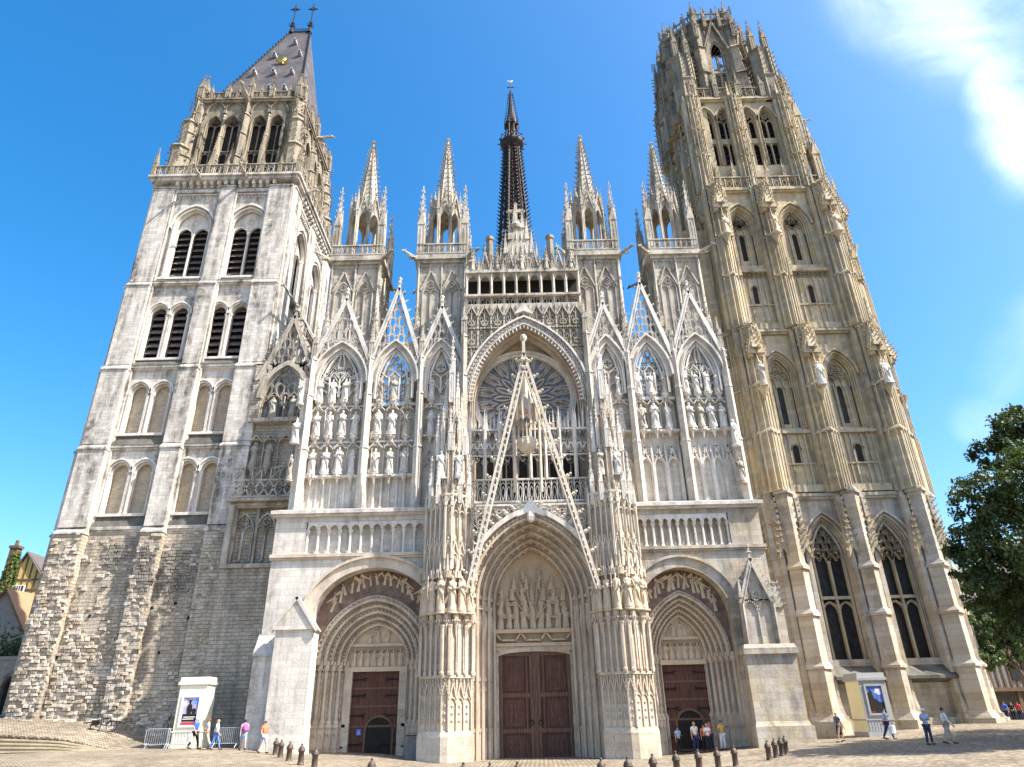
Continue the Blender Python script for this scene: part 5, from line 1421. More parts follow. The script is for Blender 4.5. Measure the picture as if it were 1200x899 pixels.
def niche_row(m, xs, z, y, h, w):
    """brackets and canopies for a row of figures standing at height z"""
    for x in xs:
        m.lathe(x, y, [(.04, z-.75), (.1, z-.5), (.15, z-.35), (.3, z-.12), (.32, z-.02)], 8)
        for k in range(5): m.oct(x+.29*cos(pi+k*pi/4), y+.29*sin(pi+k*pi/4), z-.14, .07, .1)
        m.bars(arch(x, w*.42, z+h*.98, .28, 4), .08, y-.05, y+.4); m.bars([(x-w*.44, z+h*1.0), (x, z+h*1.0+.55), (x+w*.44, z+h*1.0)], .07, y-.1, y+.4)
    for a, b in zip(xs, xs[1:]): m.tube([((a+b)/2, y+.25, z-.6), ((a+b)/2, y+.25, z+h*1.2)], .06, 4)
def screen_bay(c, half, mat, tiers, style, gtop, open_, nl, low='statues', ys=2.0, zs=26.6, rise=3.5, zsill=15.9, gh=None):
    """tiers: list of (z, [x, ...], height)"""
    P = MB(); zo = tiers[-1][0]-.3
    if open_:
        P.box(c-half-.2, c+half+.2, ys+.75, ys+1.5, zsill-.7, zo)
        P.box(c-half-.2, c+half+.2, ys+.2, ys+1.6, zo-.25, zo)
    else:
        P.box(c-half-.2, c+half+.2, ys+.62, ys+1.5, zsill-.7, zs+rise+.3)
    # arch wall with gable field
    wall(P, c-half-.45, c+half+.45, zs, zs+rise+.25, ys+.1, ys+.7, [(c, half-.12, zs, zs, rise-.12)], 9)
    o = P.build('statue_bay', SCREEN, CF)
    m = MB()
    orders(m, c, half-.45, tiers[-1][0], zs, aoff(half-.12, rise-.12, -.33)[1], ys+.02, 2, .16, .2, 9)
    h_, r_ = aoff(half, rise, .3); m.strip(arch(c, h_, zs, r_, 10), arch(c, h_-.16, zs, r_-.16, 10), ys-.2, ys+.2)
    for z, xs, h in tiers: niche_row(m, xs, z, ys+.3, h, (2*half)/max(nl, 1))
    for z in [t[0] for t in tiers[1:]]: m.box(c-half, c+half, ys+.45, ys+.8, z-.5, z-.32)
    m.box(c-half-.2, c+half+.2, ys+.15, ys+.8, tiers[0][0]-.2, tiers[0][0]-.03); 
    m.build('niche_canopies', WHITE_P, o)
    t = MB(); hw, rw = half-.45, aoff(half-.12, rise-.12, -.33)[1]
    zt = tiers[-1][0]+tiers[-1][2]*1.0
    ins = inside(c, hw, zs, rw, zt)
    tracery(t, c, hw, zt, zs-.9 if style != 'net' else zs-1.4, rise+.55 if style != 'net' else rise+1., nl, ys+.22, ys+.48, .14, style)
    t.build('tracery', WHITE_P, o)
    # openwork gable
    g = MB(); gb = zs+1.6; gable_solid(g, c, half+.5, gb, gtop, ys-.15, ys+.15, .24, 8)
    hg, rg = aoff(half, rise, .35); arch_in = inside(c, hg, zs, rg)
    tri = lambda x, z: z > gb and abs(x-c) < (half+.45)*(gtop-z)/(gtop-gb)-.05 and not arch_in(x, z)
    r = .36*half/1.6; z = zs+1.; row = 0
    while z < gtop:
        for k in range(-6, 7):
            x = c+(k+.5*(row % 2))*2*r; g.drop(x, z-r*.6, pi/2, r*3., r*.95, .105, ys-.08, ys+.1, tri)
        z += r*2.1; row += 1
    g.build('gable', WHITE_P, o)
    # panelling or niches below the figures
    l = MB()
    if low == 'statues':
        for k in range(2*nl+1):
            x = c-half+2*half*k/(2*nl); l.box(x-.07, x+.07, ys+.55, ys+.8, zsill, tiers[0][0]-.2); l.box(x-.16, x+.16, ys+.5, ys+.8, zsill, zsill+.4, .05, .02)
    else:
        z1 = tiers[0][0]-1.3
        for k in range(nl):
            x = c-half+2*half*(k+.5)/nl; w_ = half/nl
            l.strip(outline(x, w_-.04, zsill, z1-1.7, .8, 0), outline(x, w_-.16, zsill, z1-1.7, .66, 0), ys+.45, ys+.78)
            for sx in (-1, 1): l.bars([(x+sx*w_*.8, z1-1.5), (x+sx*.1, z1-.75), (x, z1-.1)], .1, ys+.42, ys+.7)
            l.crocks((x-w_*.7, ys+.5, z1-1.3), (x, ys+.5, z1-.2), 4, .09, (-.5, -.4, .4)); l.crocks((x+w_*.7, ys+.5, z1-1.3), (x, ys+.5, z1-.2), 4, .09, (.5, -.4, .4)); l.oct(x, ys+.5, z1, .12, .18)
        for k in range(nl+1):
            x = c-half+2*half*k/nl; l.box(x-.08, x+.08, ys+.4, ys+.8, zsill, z1-.6); l.cone(x, ys+.55, z1-.6, z1+.4, .12)
    l.box(c-half-.2, c+half+.2, ys+.3, ys+.9, zsill-.3, zsill+.15)
    l.build('blind_panelling', WHITE_P, o)
    return o
# statue places are read from the photograph on the plane of the screens: (pixel x, pixel y of the feet)
ROWS = {
 ('left', 'wide'): [[(358, 557), (372, 558), (386, 559), (401, 560)], [(363, 510), (378, 511), (392, 511), (405, 511)], [(370, 469), (383, 470), (397, 470), (410, 470)]],
 ('left', 'open'): [[(430, 560), (449, 561), (467, 562)], [(434, 516), (452, 517), (470, 517)], [(438, 467), (456, 469), (472, 470)]],
 ('left', 'narrow'): [[(496, 515), (510, 515)], [(496, 475), (512, 475)]],
 ('right', 'narrow'): [[(722, 513), (735, 513)], [(718, 473), (730, 473)]],
 ('right', 'open'): [[(759, 514), (771, 514), (784, 514)], [(754, 473), (766, 473), (778, 473)]],
 ('right', 'wide'): [[(807, 513), (818, 513), (829, 513), (841, 513)], [(801, 472), (812, 472), (822, 472), (833, 472)]],
}
TIERZ = {'left': (18.75, 21.95, 25.05), 'right': (21.95, 25.05)}
STAT = []
def bays():
    geo = {'wide': (15.25, 2.1), 'open': (10.75, 1.75), 'narrow': (6.95, 1.5)}
    for side, sg in (('left', -1), ('right', 1)):
        for kind, (off, half) in geo.items():
            rows = ROWS[(side, kind)]
            c = AX+sg*off
            if side == 'right':
                c = AX+{'wide': 14.35, 'open': 10.25, 'narrow': 6.85}[kind]; half = {'wide': 1.75, 'open': 1.6, 'narrow': 1.45}[kind]
            nl = len(rows[0]); tz = TIERZ[side][-len(rows):]
            tiers = []
            for r, row in enumerate(rows):
                xs = [c-half*.98+2*half*.98*(k+.5)/nl for k in range(nl)]
                hgt = 2.2 if r < len(rows)-1 else 2.0
                tiers.append((tz[r], xs, hgt))
                for k, x in enumerate(xs): STAT.append((side, kind, r if side == 'left' and kind != 'narrow' else r+1, k, nl, x, 2.3, tz[r], hgt))
            screen_bay(c, half, SCREEN, tiers, {'wide': 'flame', 'open': 'net', 'narrow': 'rings'}[kind], {'wide': 34.6, 'open': 35.6, 'narrow': 33.6}[kind], kind == 'open', nl if kind != 'narrow' else 2, 'statues' if side == 'left' and kind != 'narrow' else 'niches')
    for x in (-17.5, -12.75, -8.55): shaft(AX+x, 15.6, 28.8, 2.15, .6, SCREEN)
    for x in (16.4, 12.35, 8.5): shaft(AX+x, 15.6, 28.8, 2.15, .54, SCREEN)
    for x in (-4.95, 5.05): shaft(AX+x, 15.6, 30., .9, .6, GREYS)
bays()
# outer corner faces of the screens so that they have depth
m = MB(); m.box(-17.9, -17.3, 1.9, 6.5, 15., 27.); m.box(-17.8, -12.8, 3.5, 6.4, 15.1, 28.5); m.box(-12.9, -8.2, 3.55, 6.45, 15.15, 24.4); m.box(-8.6, -4.8, 3.5, 6.4, 15.1, 28.5); m.build('wall', SCREEN, CF)
m = MB(); m.box(16.3, 16.9, 1.9, 6.5, 15., 27.); m.box(12.4, 16.8, 3.5, 6.4, 15.1, 28.5); m.box(8.2, 12.5, 3.55, 6.45, 15.15, 24.4); m.box(4.9, 8.6, 3.5, 6.4, 15.1, 28.5); m.build('wall', SCREEN, CF)

# ---- four pinnacled turrets behind the screens
def turret(cx, w, cy=7.2, z0=24., zc=41.4, zl=47.6, zt=57.8, mat=GREYS):
    h = w/2
    b = MB(); b.box(cx-h, cx+h, cy-h, cy+h, z0, zc-1.)
    b.box(cx-h-.2, cx+h+.2, cy-h-.2, cy+h+.2, zc-1.0, zc-.7); b.box(cx-h-.45, cx+h+.45, cy-h-.45, cy+h+.45, zc-.7, zc-.3); b.box(cx-h-.3, cx+h+.3, cy-h-.3, cy+h+.3, zc-.3, zc)
    t = MB()
    for T in (Matrix.Translation((cx, cy-h, 0)), Matrix.Translation((cx+h, cy, 0)) @ Matrix.Rotation(pi/2, 4, 'Z'), Matrix.Translation((cx-h, cy, 0)) @ Matrix.Rotation(-pi/2, 4, 'Z')):
        t.T = T
        for sx in (-1, 1):
            u = sx*h*.46
            tracery(t, u, h*.36, 31.5, 37.0, 1.5, 2, -.12, .05, .1, 'rings')
            t.bars([(u-h*.42, 37.4), (u, 39.6), (u+h*.42, 37.4)], .13, -.18, .02); t.crocks((u-h*.4, -.1, 37.6), (u, -.1, 39.6), 4, .1, (-.5, -.4, .5)); t.crocks((u+h*.4, -.1, 37.6), (u, -.1, 39.6), 4, .1, (.5, -.4, .5))
        for u in (-h, 0, h): t.tube([(u, -.1, z0), (u, -.1, zc-1.)], .11, 5)
        for k in range(12):
            t.oct(-h+w*(k+.5)/12, -.12, 40.05, .13, .1)
        balus(t, -h-.2, h+.2, -.3, -.18, zc, 1.15, .5, .08)
    o = b.build('turret', mat, CF); t.build('panelling', GREYS, o)
    # octagonal lantern
    R = h*.7; l = MB()
    for k in range(8):
        an = pi/8+k*pi/4; x, y = cx+R*cos(an), cy+R*sin(an)
        l.prism([(x+.2*cos(an+q*pi/2+pi/4), y+.2*sin(an+q*pi/2+pi/4)) for q in range(4)], zc, zl)
        l.tube([(x+.18*cos(an), y+.18*sin(an), zc), (x+.18*cos(an), y+.18*sin(an), zl)], .07, 4)
        am = an+pi/8; rin = R*cos(pi/8); hf = R*sin(pi/8)
        l.T = Matrix.Translation((cx+rin*cos(am), cy+rin*sin(am), 0)) @ Matrix.Rotation(am+pi/2, 4, 'Z')
        wall(l, -hf, hf, zl-2.2, zl+.3, -.08, .12, [(0, hf-.14, zl-2.2, zl-1.2, 1.)], 5)
        gable_solid(l, 0, hf+.05, zl-.5, zl+2.0, -.2, .0, .12, 5)
        l.drop(0, zl-.3, pi/2, 1.3, .22, .07, -.12, 0.)
        l.T = None
        l.cone(x+.1*cos(an), y+.1*sin(an), zl, zl+3., .22); l.crocks((x+.25*cos(an), y+.25*sin(an), zl), (x+.1*cos(an), y+.1*sin(an), zl+2.8), 5, .1, (cos(an), sin(an), .2))
    l.lathe(cx, cy, [(R*1.02, zl+.1), (R*1.05, zl+.3), (R*.9, zl+.4)], 8, pi/8)
    l.build('lantern', mat, o)
    # crocketed spirelet
    s_ = MB(); r0 = R*.78; zb = zl+.3
    s_.lathe(cx, cy, [(r0, zb), (.1, zt-.4)], 8, pi/8)
    for k in range(8):
        an = pi/8+k*pi/4; s_.tube([(cx+r0*cos(an), cy+r0*sin(an), zb), (cx+.1*cos(an), cy+.1*sin(an), zt-.4)], .08, 4, cap=False)
        s_.crocks((cx+r0*cos(an), cy+r0*sin(an), zb+.6), (cx+.12*cos(an), cy+.12*sin(an), zt-.5), 13, .17, (cos(an), sin(an), .15))
    s_.lathe(cx, cy, [(.12, zt-.5), (.34, zt-.3), (.14, zt-.1), (.12, zt+.2), (.3, zt+.45), (.1, zt+.7)], 8)
    s_.build('spirelet', mat, o)
    for sx in (-1, 1):
        for sy in (-1, 1):
            pin(CF, PIN_G, cx+sx*h*.98, cy+sy*h*.98, zc-.2, .62, 8.6)
            garg(CF, cx+sx*(h+.3), cy+sy*(h+.3), zc-.6, atan2(sy, sx)+pi/2, 1.)
    for sx in (-1, 1):
        pin(CF, PIN_G, cx+sx*h, cy-h-.1, 30., .5, 6.5)
TUR = [(-15.35, 4.4, 7.2, 57.7), (-7.25, 4.3, 7.2, 57.8), (7.1, 4.4, 7.2, 57.8), (14.75, 4.2, 7.2, 56.6)]
for cx, w, cy, zt in TUR: turret(cx, w, cy, zt=zt)

# ---- gallery between the inner turrets, above the rose
def top_gallery():
    cx = AX; m = MB(); y = 2.0
    m.box(cx-4.9, cx+4.9, y+1.4, y+2.2, 33., 37.5); m.box(cx-5., cx+5., y-.4, y+2, 33.0, 33.25); m.box(cx-5., cx+5., y-.2, y+2, 37.0, 37.3); m.box(cx-5., cx+5., y-.35, y+.4, 34.45, 34.65)
    o = m.build('upper_gallery', GREYS, CF)
    d = MB(); d.box(cx-4.9, cx+4.9, y+1.2, y+1.35, 33., 37.2); d.build('gallery_void', DARK, o)
    p = MB(); n = 9; w_ = 9.8/n
    for k in range(n+1):
        x = cx-4.9+k*w_
        p.prism(prow(x, .26, y+.2, .2, .15), 33.2, 37.2); p.crocks((x, y-.2, 34.7), (x, y-.2, 37.), 3, .07, (0, -1, 0)); p.cone(x, y-.05, 37.2, 39., .18); p.crocks((x, y-.2, 37.3), (x, y-.05, 38.8), 4, .09, (0, -.9, .3))
    for k in range(n):
        c = cx-4.9+(k+.5)*w_
        p.bars(arch(c, w_*.4, 36.3, .55, 4), .12, y-.05, y+.15)
        p.ext([(c-w_/2, 37.0), (c-w_/2, 36.2)]+arch(c, w_*.38, 36.2, .55, 4)+[(c+w_/2, 36.2), (c+w_/2, 37.0)], y, y+.15)
        for q in (-1, 1): p.drop(c+q*w_*.22, 33.3, pi/2, 1.05, .2, .06, y-.05, y+.1)
        gable_solid(p, c, w_*.46, 37.3, 39.4, y-.1, y+.1, .1, 5)
        p.drop(c, 37.4, pi/2, 1.2, .22, .06, y-.05, y+.05); p.box(c-w_*.42, c+w_*.42, y+.05, y+.14, 37.2, 38.2)
        if k % 2 == 0:   # figure heads in the openwork band
            relief_fig(p, c, y-.1, 37.3, 1.5, 0, .3)
    # tracery field between the string and the lace arch
    ar = inside(cx, 5.2, 24.1, aoff(4.55, 7.0, .65)[1])
    fl = lambda x, z: not ar(x, z) and abs(x-cx) < 4.9 and z < 32.9
    for k in range(2*n+1):
        x = cx-4.9+k*w_/2; p.bars([(x, 25.+q*.5) for q in range(17)], .13 if k % 2 == 0 else .07, .78, .98, fl)
    for k in range(n*2):
        c = cx-4.9+(k+.5)*w_/2
        for z in (28.2, 30.2, 31.9):
            p.bars(arch(c, w_*.22, z, .4, 4), .06, .8, .96, fl); p.drop(c, z-.7, pi/2, .6, .14, .05, .82, .96, fl)
    for k in range(n):
        c = cx-4.9+(k+.5)*w_; p.bars([(c-w_*.45, 31.9), (c, 32.8), (c+w_*.45, 31.9)], .09, .7, .98, fl); p.ring(c, 31.2, .26, .07, .75, .96, fl, 8, 4); p.ring(c, 29.4, .26, .07, .75, .96, fl, 8, 4)
    for z in (28.9, 30.7): p.bars([(cx-4.9+q*.3, z) for q in range(34)], .1, .74, .98, fl)
    p.build('gallery_tracery', GREYS, o)
    # stepped openwork gablet with the cross
    g = MB()
    for k, (hw, z0, z1) in enumerate(((1.9, 37.3, 39.3), (1.4, 39.3, 40.9), (.9, 40.9, 42.2), (.45, 42.2, 43.2))):
        g.box(cx-.2-hw*.8, cx-.2+hw*.8, y+.3, y+.8, z0, z1, .25)
        for sx in (-1, 1): g.cone(cx-.2+sx*hw*.85, y+.4, z0, z1+1.4, .3); g.crocks((cx-.2+sx*hw*.98, y+.3, z0+.3), (cx-.2+sx*hw*.86, y+.4, z1+1.3), 5, .11, (sx, -.2, .2))
        n_ = int(hw*4)
        for q in range(n_+1): g.tube([(cx-.2-hw*.8+hw*1.6*q/max(n_, 1), y+.25, z0), (cx-.2-hw*.6+hw*1.2*q/max(n_, 1), y+.4, z1)], .07, 4)
    for sx in (-1, 1): g.tube([(cx-.2+sx*3.0, y+.5, 37.6), (cx-.2+sx*1.6, y+.5, 38.9), (cx-.2+sx*.5, y+.5, 42.)], .14, 5); g.crocks((cx-.2+sx*2.8, y+.5, 38.), (cx-.2+sx*.5, y+.5, 42.2), 9, .14, (sx*.8, 0, .5))
    g.build('stepped_gablet', GREYS, o)
    c = MB(); c.box(cx-.55, cx-.25, y+.4, y+.7, 43.0, 45.2); c.box(cx-1.1, cx+.3, y+.42, y+.68, 44.2, 44.5)
    for q in ((cx-1.1, 44.35), (cx+.3, 44.35), (cx-.4, 45.25)): c.oct(q[0], y+.55, q[1], .24)
    c.lathe(cx-.4, y+.55, [(.5, 42.3), (.6, 42.6), (.3, 43.)], 8); c.build('stone_cross', GREYS, o)
    for x, z1 in ((-2.75, 41.4), (2.75, 41.4)):
        k = MB(); k.lathe(cx+x-.1, y+.5, [(.34, 37.3), (.3, z1-.5), (.4, z1-.4), (.4, z1-.1), (.28, z1)], 8); k.build('chimney_shaft', DARKS, o)
    for x, z1 in ((-4.4, 39.7), (4.5, 39.9)):
        k = MB(); k.lathe(cx+x-.1, y+.5, [(.36, 37.3), (.36, z1-.4), (.44, z1-.3), (.3, z1)], 8); k.build('chimney_shaft', DARKS, o)
    for x in (-3.4, 3.3):
        k = MB(); k.tube([(cx+x, y+1.6, 37), (cx+x, y+1.6, 41.4)], .09, 5); [k.oct(cx+x, y+1.6, 38+q*.7, .25, .22) for q in range(5)]
        k.build('copper_finial', COPPER, o)
top_gallery()

# ---- shaded bay between the left tower and the left portal
def shade_bay():
    c, half, y = -20.55, 2.0, 4.6; P = MB()
    P.box(-23.4, -17.9, y, y+1.6, -.5, 12.6)
    P.box(-23.4, -17.9, y+.55, y+1.6, 12.6, 17.6); P.box(-23.4, -17.9, y-.0, y+1.6, 17.0, 17.7); P.box(-23.5, -17.9, y-.45, y+.4, 17.45, 17.75)
    P.box(-23.4, -17.9, y+1.0, y+1.6, 17.6, 25.1)
    wall(P, -23.38, -17.9, 25.12, 30.3, y+.6, y+1.28, [(c, half, 25.1, 26.8, 3.2)], 9)
    o = P.build('linking_bay', ROUGH, CF)
    m = MB()
    for k in range(3):
        x = -23.2+1.75*(k+.5)+.1; tracery(m, x, .84, 12.9, 15.2, 1.5, 2, y+.3, y+.6, .14, 'rings')
    m.box(-23.45, -17.9, y-.2, y+.6, 12.3, 12.6); m.box(-23.4, -22.95, y-.25, y+.5, 12.6, 17.2)
    for x in (-22.9, -21.2, -19.4): m.tube([(x, y+.3, 12.6), (x, y+.3, 17.)], .13, 5)
    m.build('blind_panelling', GREYS, o)
    m = MB(); x0, x1 = -23.4, -18.2
    m.box(x0, x1, y-.35, y-.2, 17.75, 17.9); m.box(x0, x1, y-.35, y-.2, 19.1, 19.25)
    n = 7; p = (x1-x0)/n
    for k in range(n):
        a = x0+k*p; m.bars([(a, 17.85), (a+p, 19.15)], .12, y-.33, y-.22); m.bars([(a, 19.15), (a+p, 17.85)], .12, y-.33, y-.22)
        if k % 2 == 0: m.bars([(a, 19.2), (a, 20.2), (a+p, 20.2), (a+p, 19.2)], .12, y-.33, y-.22); m.bars([(a, 19.2), (a+p, 20.1)], .09, y-.33, y-.22)
    m.build('balustrade', GREYS, o)
    t = MB(); tracery(t, c, half, 25.1, 26.4, 3.6, 4, y+.8, y+1.0, .14, 'net')
    t.strip(arch(c, half+.35, 26.8, aoff(half, 3.2, .35)[1], 9), arch(c, half-.05, 26.8, 3.14, 9), y+.4, y+.9)
    gable_solid(t, c, half+.6, 28.6, 35.0, y+.5, y+.9, .28, 9)
    r = .4; z = 29.; row = 0
    tri = lambda x, z: abs(x-c) < 2.4*(34.8-z)/6.2 and z > 29.3 and not inside(c, half+.35, 26.8, aoff(half, 3.2, .35)[1])(x, z)
    while z < 34.5:
        for k in range(-5, 6): t.drop(c+(k+.5*(row % 2))*2*r, z, pi/2, r*3., r*.95, .12, y+.6, y+.8, tri)
        z += r*2.1; row += 1
    t.build('openwork_gable', GREYS, o)
    m = MB(); niche_row(m, [-22.4, -21.2, -19.9, -18.75], 20.6, y+.55, 2.2, 1.2); niche_row(m, [-21.4, -19.7], 25.15, y+.55, 1.6, 1.2); m.box(-23.3, -18., y+.4, y+1.1, 24.6, 24.95)
    m.build('niche_canopies', GREYS, o)
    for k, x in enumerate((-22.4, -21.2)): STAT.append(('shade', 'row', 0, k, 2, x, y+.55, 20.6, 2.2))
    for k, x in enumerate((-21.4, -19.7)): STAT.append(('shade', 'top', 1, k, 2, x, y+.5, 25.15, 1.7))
    for z0, z1 in ((9.2, 10.9), (5.0, 6.9), (2.0, 2.7)):
        s_ = MB(); s_.box(-19.6, -19.35, y-.03, y+.1, z0, z1); s_.build('slit', DARK, o)
shade_bay()
# recess between the right portal and the right tower
m = MB(); m.box(16.5, 20.5, 6.8, 9., -.5, 45.); m.box(16.6, 17.6, 5.6, 6.9, -.5, 30.); m.build('linking_wall', GOLD, CF)
# body of the church behind the front (nave, aisles, crossing)
m = MB()
m.box(-6.6, 6.8, 6.5, 74., 0, 30.); m.box(-15., 15.2, 9.5, 74., 0, 20.5); m.box(-8., 8.6, 72., 88., 0, 56.); m.box(-24., 24., 73., 87., 0, 30.); m.box(-6.5, 6.8, 88., 125., 0, 30.)
m.build('nave', PALEG, CF)
m = MB()
def ridge(m, x0, x1, y0, y1, z0, z1, along='y'):
    if along == 'y': i = m.add([(x0, y0, z0), (x1, y0, z0), (x1, y1, z0), (x0, y1, z0), ((x0+x1)/2, y0, z1), ((x0+x1)/2, y1, z1)]); F = ((0, 1, 4), (2, 3, 5), (0, 4, 5, 3), (1, 2, 5, 4), (3, 2, 1, 0))
    else: i = m.add([(x0, y0, z0), (x1, y0, z0), (x1, y1, z0), (x0, y1, z0), (x0, (y0+y1)/2, z1), (x1, (y0+y1)/2, z1)]); F = ((0, 1, 5, 4), (2, 3, 4, 5), (0, 4, 3), (1, 2, 5), (3, 2, 1, 0))
    for f in F: m.face(*[i+k for k in f])
ridge(m, -7., 7.2, 10., 126., 30., 36.5); ridge(m, -24., 24., 72.5, 87.5, 30., 36.5, 'x'); m.prism([(-6.6, 73.5), (7.2, 73.5), (7.2, 86.5), (-6.6, 86.5)], 56., 66., .5)
m.build('nave_roof', COPPER if False else SLATE, CF)

# ------------------------------------------------------------------ STATUES
def statue_mesh(name, seed, mat, arms, hood=False):
    r = random.Random(seed); m = MB(); n = 16
    ph = r.uniform(0, 6); sway = r.uniform(-.02, .02); kf = r.choice((6, 7, 8))
    prof = [(0, .16, .12, 1.), (.04, .175, .13, 1.), (.12, .16, .115, 1.), (.25, .142, .105, .9), (.4, .135, .1, .7), (.5, .135, .1, .5), (.58, .118, .092, .4), (.66, .13, .1, .35), (.74, .148, .1, .25), (.79, .15, .09, .15), (.815, .115, .075, .1), (.835, .05, .05, 0), (.855, .045, .045, 0)]
    rings = []
    for z, rx, ry, f in prof:
        pts = []
        for k in range(n):
            a = 2*pi*k/n; q = 1+f*.13*sin(kf*a+ph+z*3)+f*.05*sin(3*a+ph*2-z*7)
            pts.append((sway*sin(z*5)+rx*q*cos(a), ry*q*sin(a)-.01, z))
        rings.append(m.add(pts))
    for a, b in zip(rings, rings[1:]):
        for k in range(n): m.face(a+k, a+(k+1) % n, b+(k+1) % n, b+k)
    m.face(*[rings[0]+k for k in range(n-1, -1, -1)])
    # head, hair or hood, beard, nose
    m.ball(0, -.008, .915, .047, .055, .068, 10, 7); m.oct(0, -.066, .912, .012, .018, .016)
    m.ball(0, .012, .925, .056, .055, .066, 10, 6)
    if hood: m.ball(0, .02, .9, .07, .06, .1, 8, 6); m.tube([(-.06, 0, .9), (-.1, .01, .78)], [.03, .05], 6); m.tube([(.06, 0, .9), (.1, .01, .78)], [.03, .05], 6)
    else: m.ball(0, -.045, .86, .032, .025, .04, 8, 5)
    if arms == 'mitre': m.cone(0, 0, .96, 1.06, .065, 6, 0)
    def arm(s, pts, hand=True):
        m.tube([(s*.13, 0, .785)]+pts, [.05]+[.046, .036, .026][:len(pts)], 7)
        if hand:
            x, y, z = pts[-1]; m.ball(x, y, z, .026, .022, .032, 6, 4)
    if arms in ('book', 'mitre'):
        arm(-1, [(-.17, -.03, .64), (-.06, -.13, .64)]); arm(1, [(.17, -.03, .63), (.05, -.14, .6)]); m.box(-.07, .05, -.17, -.14, .58, .72)
    elif arms == 'pray':
        arm(-1, [(-.16, -.05, .65), (-.02, -.15, .72)]); arm(1, [(.16, -.05, .65), (.02, -.15, .72)])
    elif arms == 'staff':
        arm(-1, [(-.18, -.04, .64), (-.15, -.13, .72)]); arm(1, [(.17, -.02, .62), (.1, -.1, .52)]); m.tube([(-.15, -.14, .02), (-.14, -.13, .98)], .013, 5)
    elif arms == 'cross':
        arm(-1, [(-.18, -.06, .66), (-.1, -.14, .76)]); arm(1, [(.18, -.06, .64), (.12, -.14, .6)]); m.tube([(-.2, -.15, .95), (.2, -.15, .35)], .022, 5); m.tube([(.19, -.15, .95), (-.2, -.15, .35)], .022, 5)
    else:
        arm(-1, [(-.18, .0, .62), (-.13, -.08, .5)]); arm(1, [(.17, -.05, .64), (.02, -.13, .68)])
    # mantle edge falling across the front
    m.tube([(.12, -.06, .77), (.02, -.115, .62), (-.1, -.1, .45), (-.13, -.06, .2)], [.02, .03, .03, .015], 6)
    m.tube([(-.12, -.06, .77), (-.05, -.11, .6), (.06, -.12, .4), (.1, -.1, .15)], [.018, .022, .025, .012], 6)
    m.box(-.17, .17, -.14, .13, -.05, .0)
    return m.mesh(name, mat, True)
SM = {k: [statue_mesh('statue', 10*i+j, mt, a, h) for j, (a, h) in enumerate((('book', False), ('pray', True), ('staff', False), ('none', False), ('mitre', False), ('none', True), ('cross', False)))] for i, (k, mt) in enumerate((('p', STATUE), ('w', STATUEW), ('d', STATUED), ('g', STATUEG)))}
POSE = ['holding a book', 'hooded with joined hands', 'with a staff', 'with one hand on its chest', 'in a pointed hat', 'hooded with a lowered arm', 'carrying a diagonal cross']
ORD = {2: ['left', 'right'], 3: ['left', 'middle', 'right'], 4: ['leftmost', 'second from left', 'third from left', 'rightmost']}
TIER = ['lowest', 'middle', 'top']
def statue(x, y, z, h, label, group, tone='p', kind=None, rz=0., wide=.9):
    k = rnd.randrange(6) if kind is None else kind
    h *= rnd.uniform(.93, 1.04); wide *= rnd.uniform(.88, 1.08)
    if tone == 'p' and rnd.random() < .22: tone = 'g'
    o = inst('statue', SM[tone][k], None, (x, y, z+h*.05), (h*wide*(-1 if rnd.random() < .45 and kind is None else 1), h*wide*.95, h*.97), rz+rnd.uniform(-.5, .5))
    return tag(o, label, 'statue', group)
BAY = {'wide': 'wide blind gable', 'open': 'sky-filled gable', 'narrow': 'narrow gable'}
for side, kind, r, k, n, x, y, z, h in STAT:
    if side == 'shade':
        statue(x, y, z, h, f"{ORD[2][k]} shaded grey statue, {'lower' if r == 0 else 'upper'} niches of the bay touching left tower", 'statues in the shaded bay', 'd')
    else:
        kd = 6 if (side, kind, r, k) == ('left', 'open', 1, 2) else None
        statue(x, y, z, h, f"{ORD[n][k].replace(' from', ' from the') if 0 else ORD[n][k]} statue, {TIER[r]} row under the {BAY[kind]} {side} of rose window", 'statues in rows beside the rose window', 'p', kd)
for k, (px, py, nm) in enumerate(((352, 467, 'uppermost'), (346, 512, 'middle'), (339, 556, 'lowest'))):
    p = at(px, py, 1.3); statue(p.x, 1.3, p.z-.6, 2.2, f'{nm} of three statues stacked on the left outer corner of the screen', 'statues on the outer corners of the screens', 'p', rz=-.5)
for k, (px, py, nm) in enumerate(((862, 515, 'upper'), (869, 558, 'lower'))):
    p = at(px, py, 1.3); statue(p.x, 1.3, p.z-.6, 2.2, f'{nm} of two pale statues stacked on the corner beside the right tower', 'statues on the outer corners of the screens', 'p', rz=.5)
# seven apostle-like figures round each great pier
for sg, side in ((-1, 'left'), (1, 'right')):
    cx = AX+sg*5.65
    L = [(-1.62, -1.35), (-1.45, -1.95), (-.95, -2.25), (-.35, -2.6), (.4, -2.6), (1.0, -2.25), (1.52, -1.9)]
    nm = ['leftmost', 'second from left', 'third from left', 'middle', 'third from right', 'second from right', 'rightmost']
    for k, (dx, y) in enumerate(L):
        statue(cx+dx*.97, y-.02, 7.7, 2.35, f'{nm[k]} of seven statues ringing the {side} pier of the central portal', f'statues ringing the {side} pier', 'w', rz=dx*.4, wide=.74)
    for k, (dx, y, nm2) in enumerate(((-.62, -1.75, 'left'), (.62, -1.75, 'right'))):
        statue(cx+dx, y, 16.9, 2.1, f'{nm2} of two small statues high on the {side} pier beside the balustrade', 'statues high on the piers', 'p')
for k, (u, nm) in enumerate(((20.4, 'left'), (25.35, 'middle'), (31.0, 'right'))):
    statue(u, 4.2, 26.4, 2.4, f'white statue on the {nm} buttress of the right tower, beside the blind windows', 'statues on the right tower', 'p')
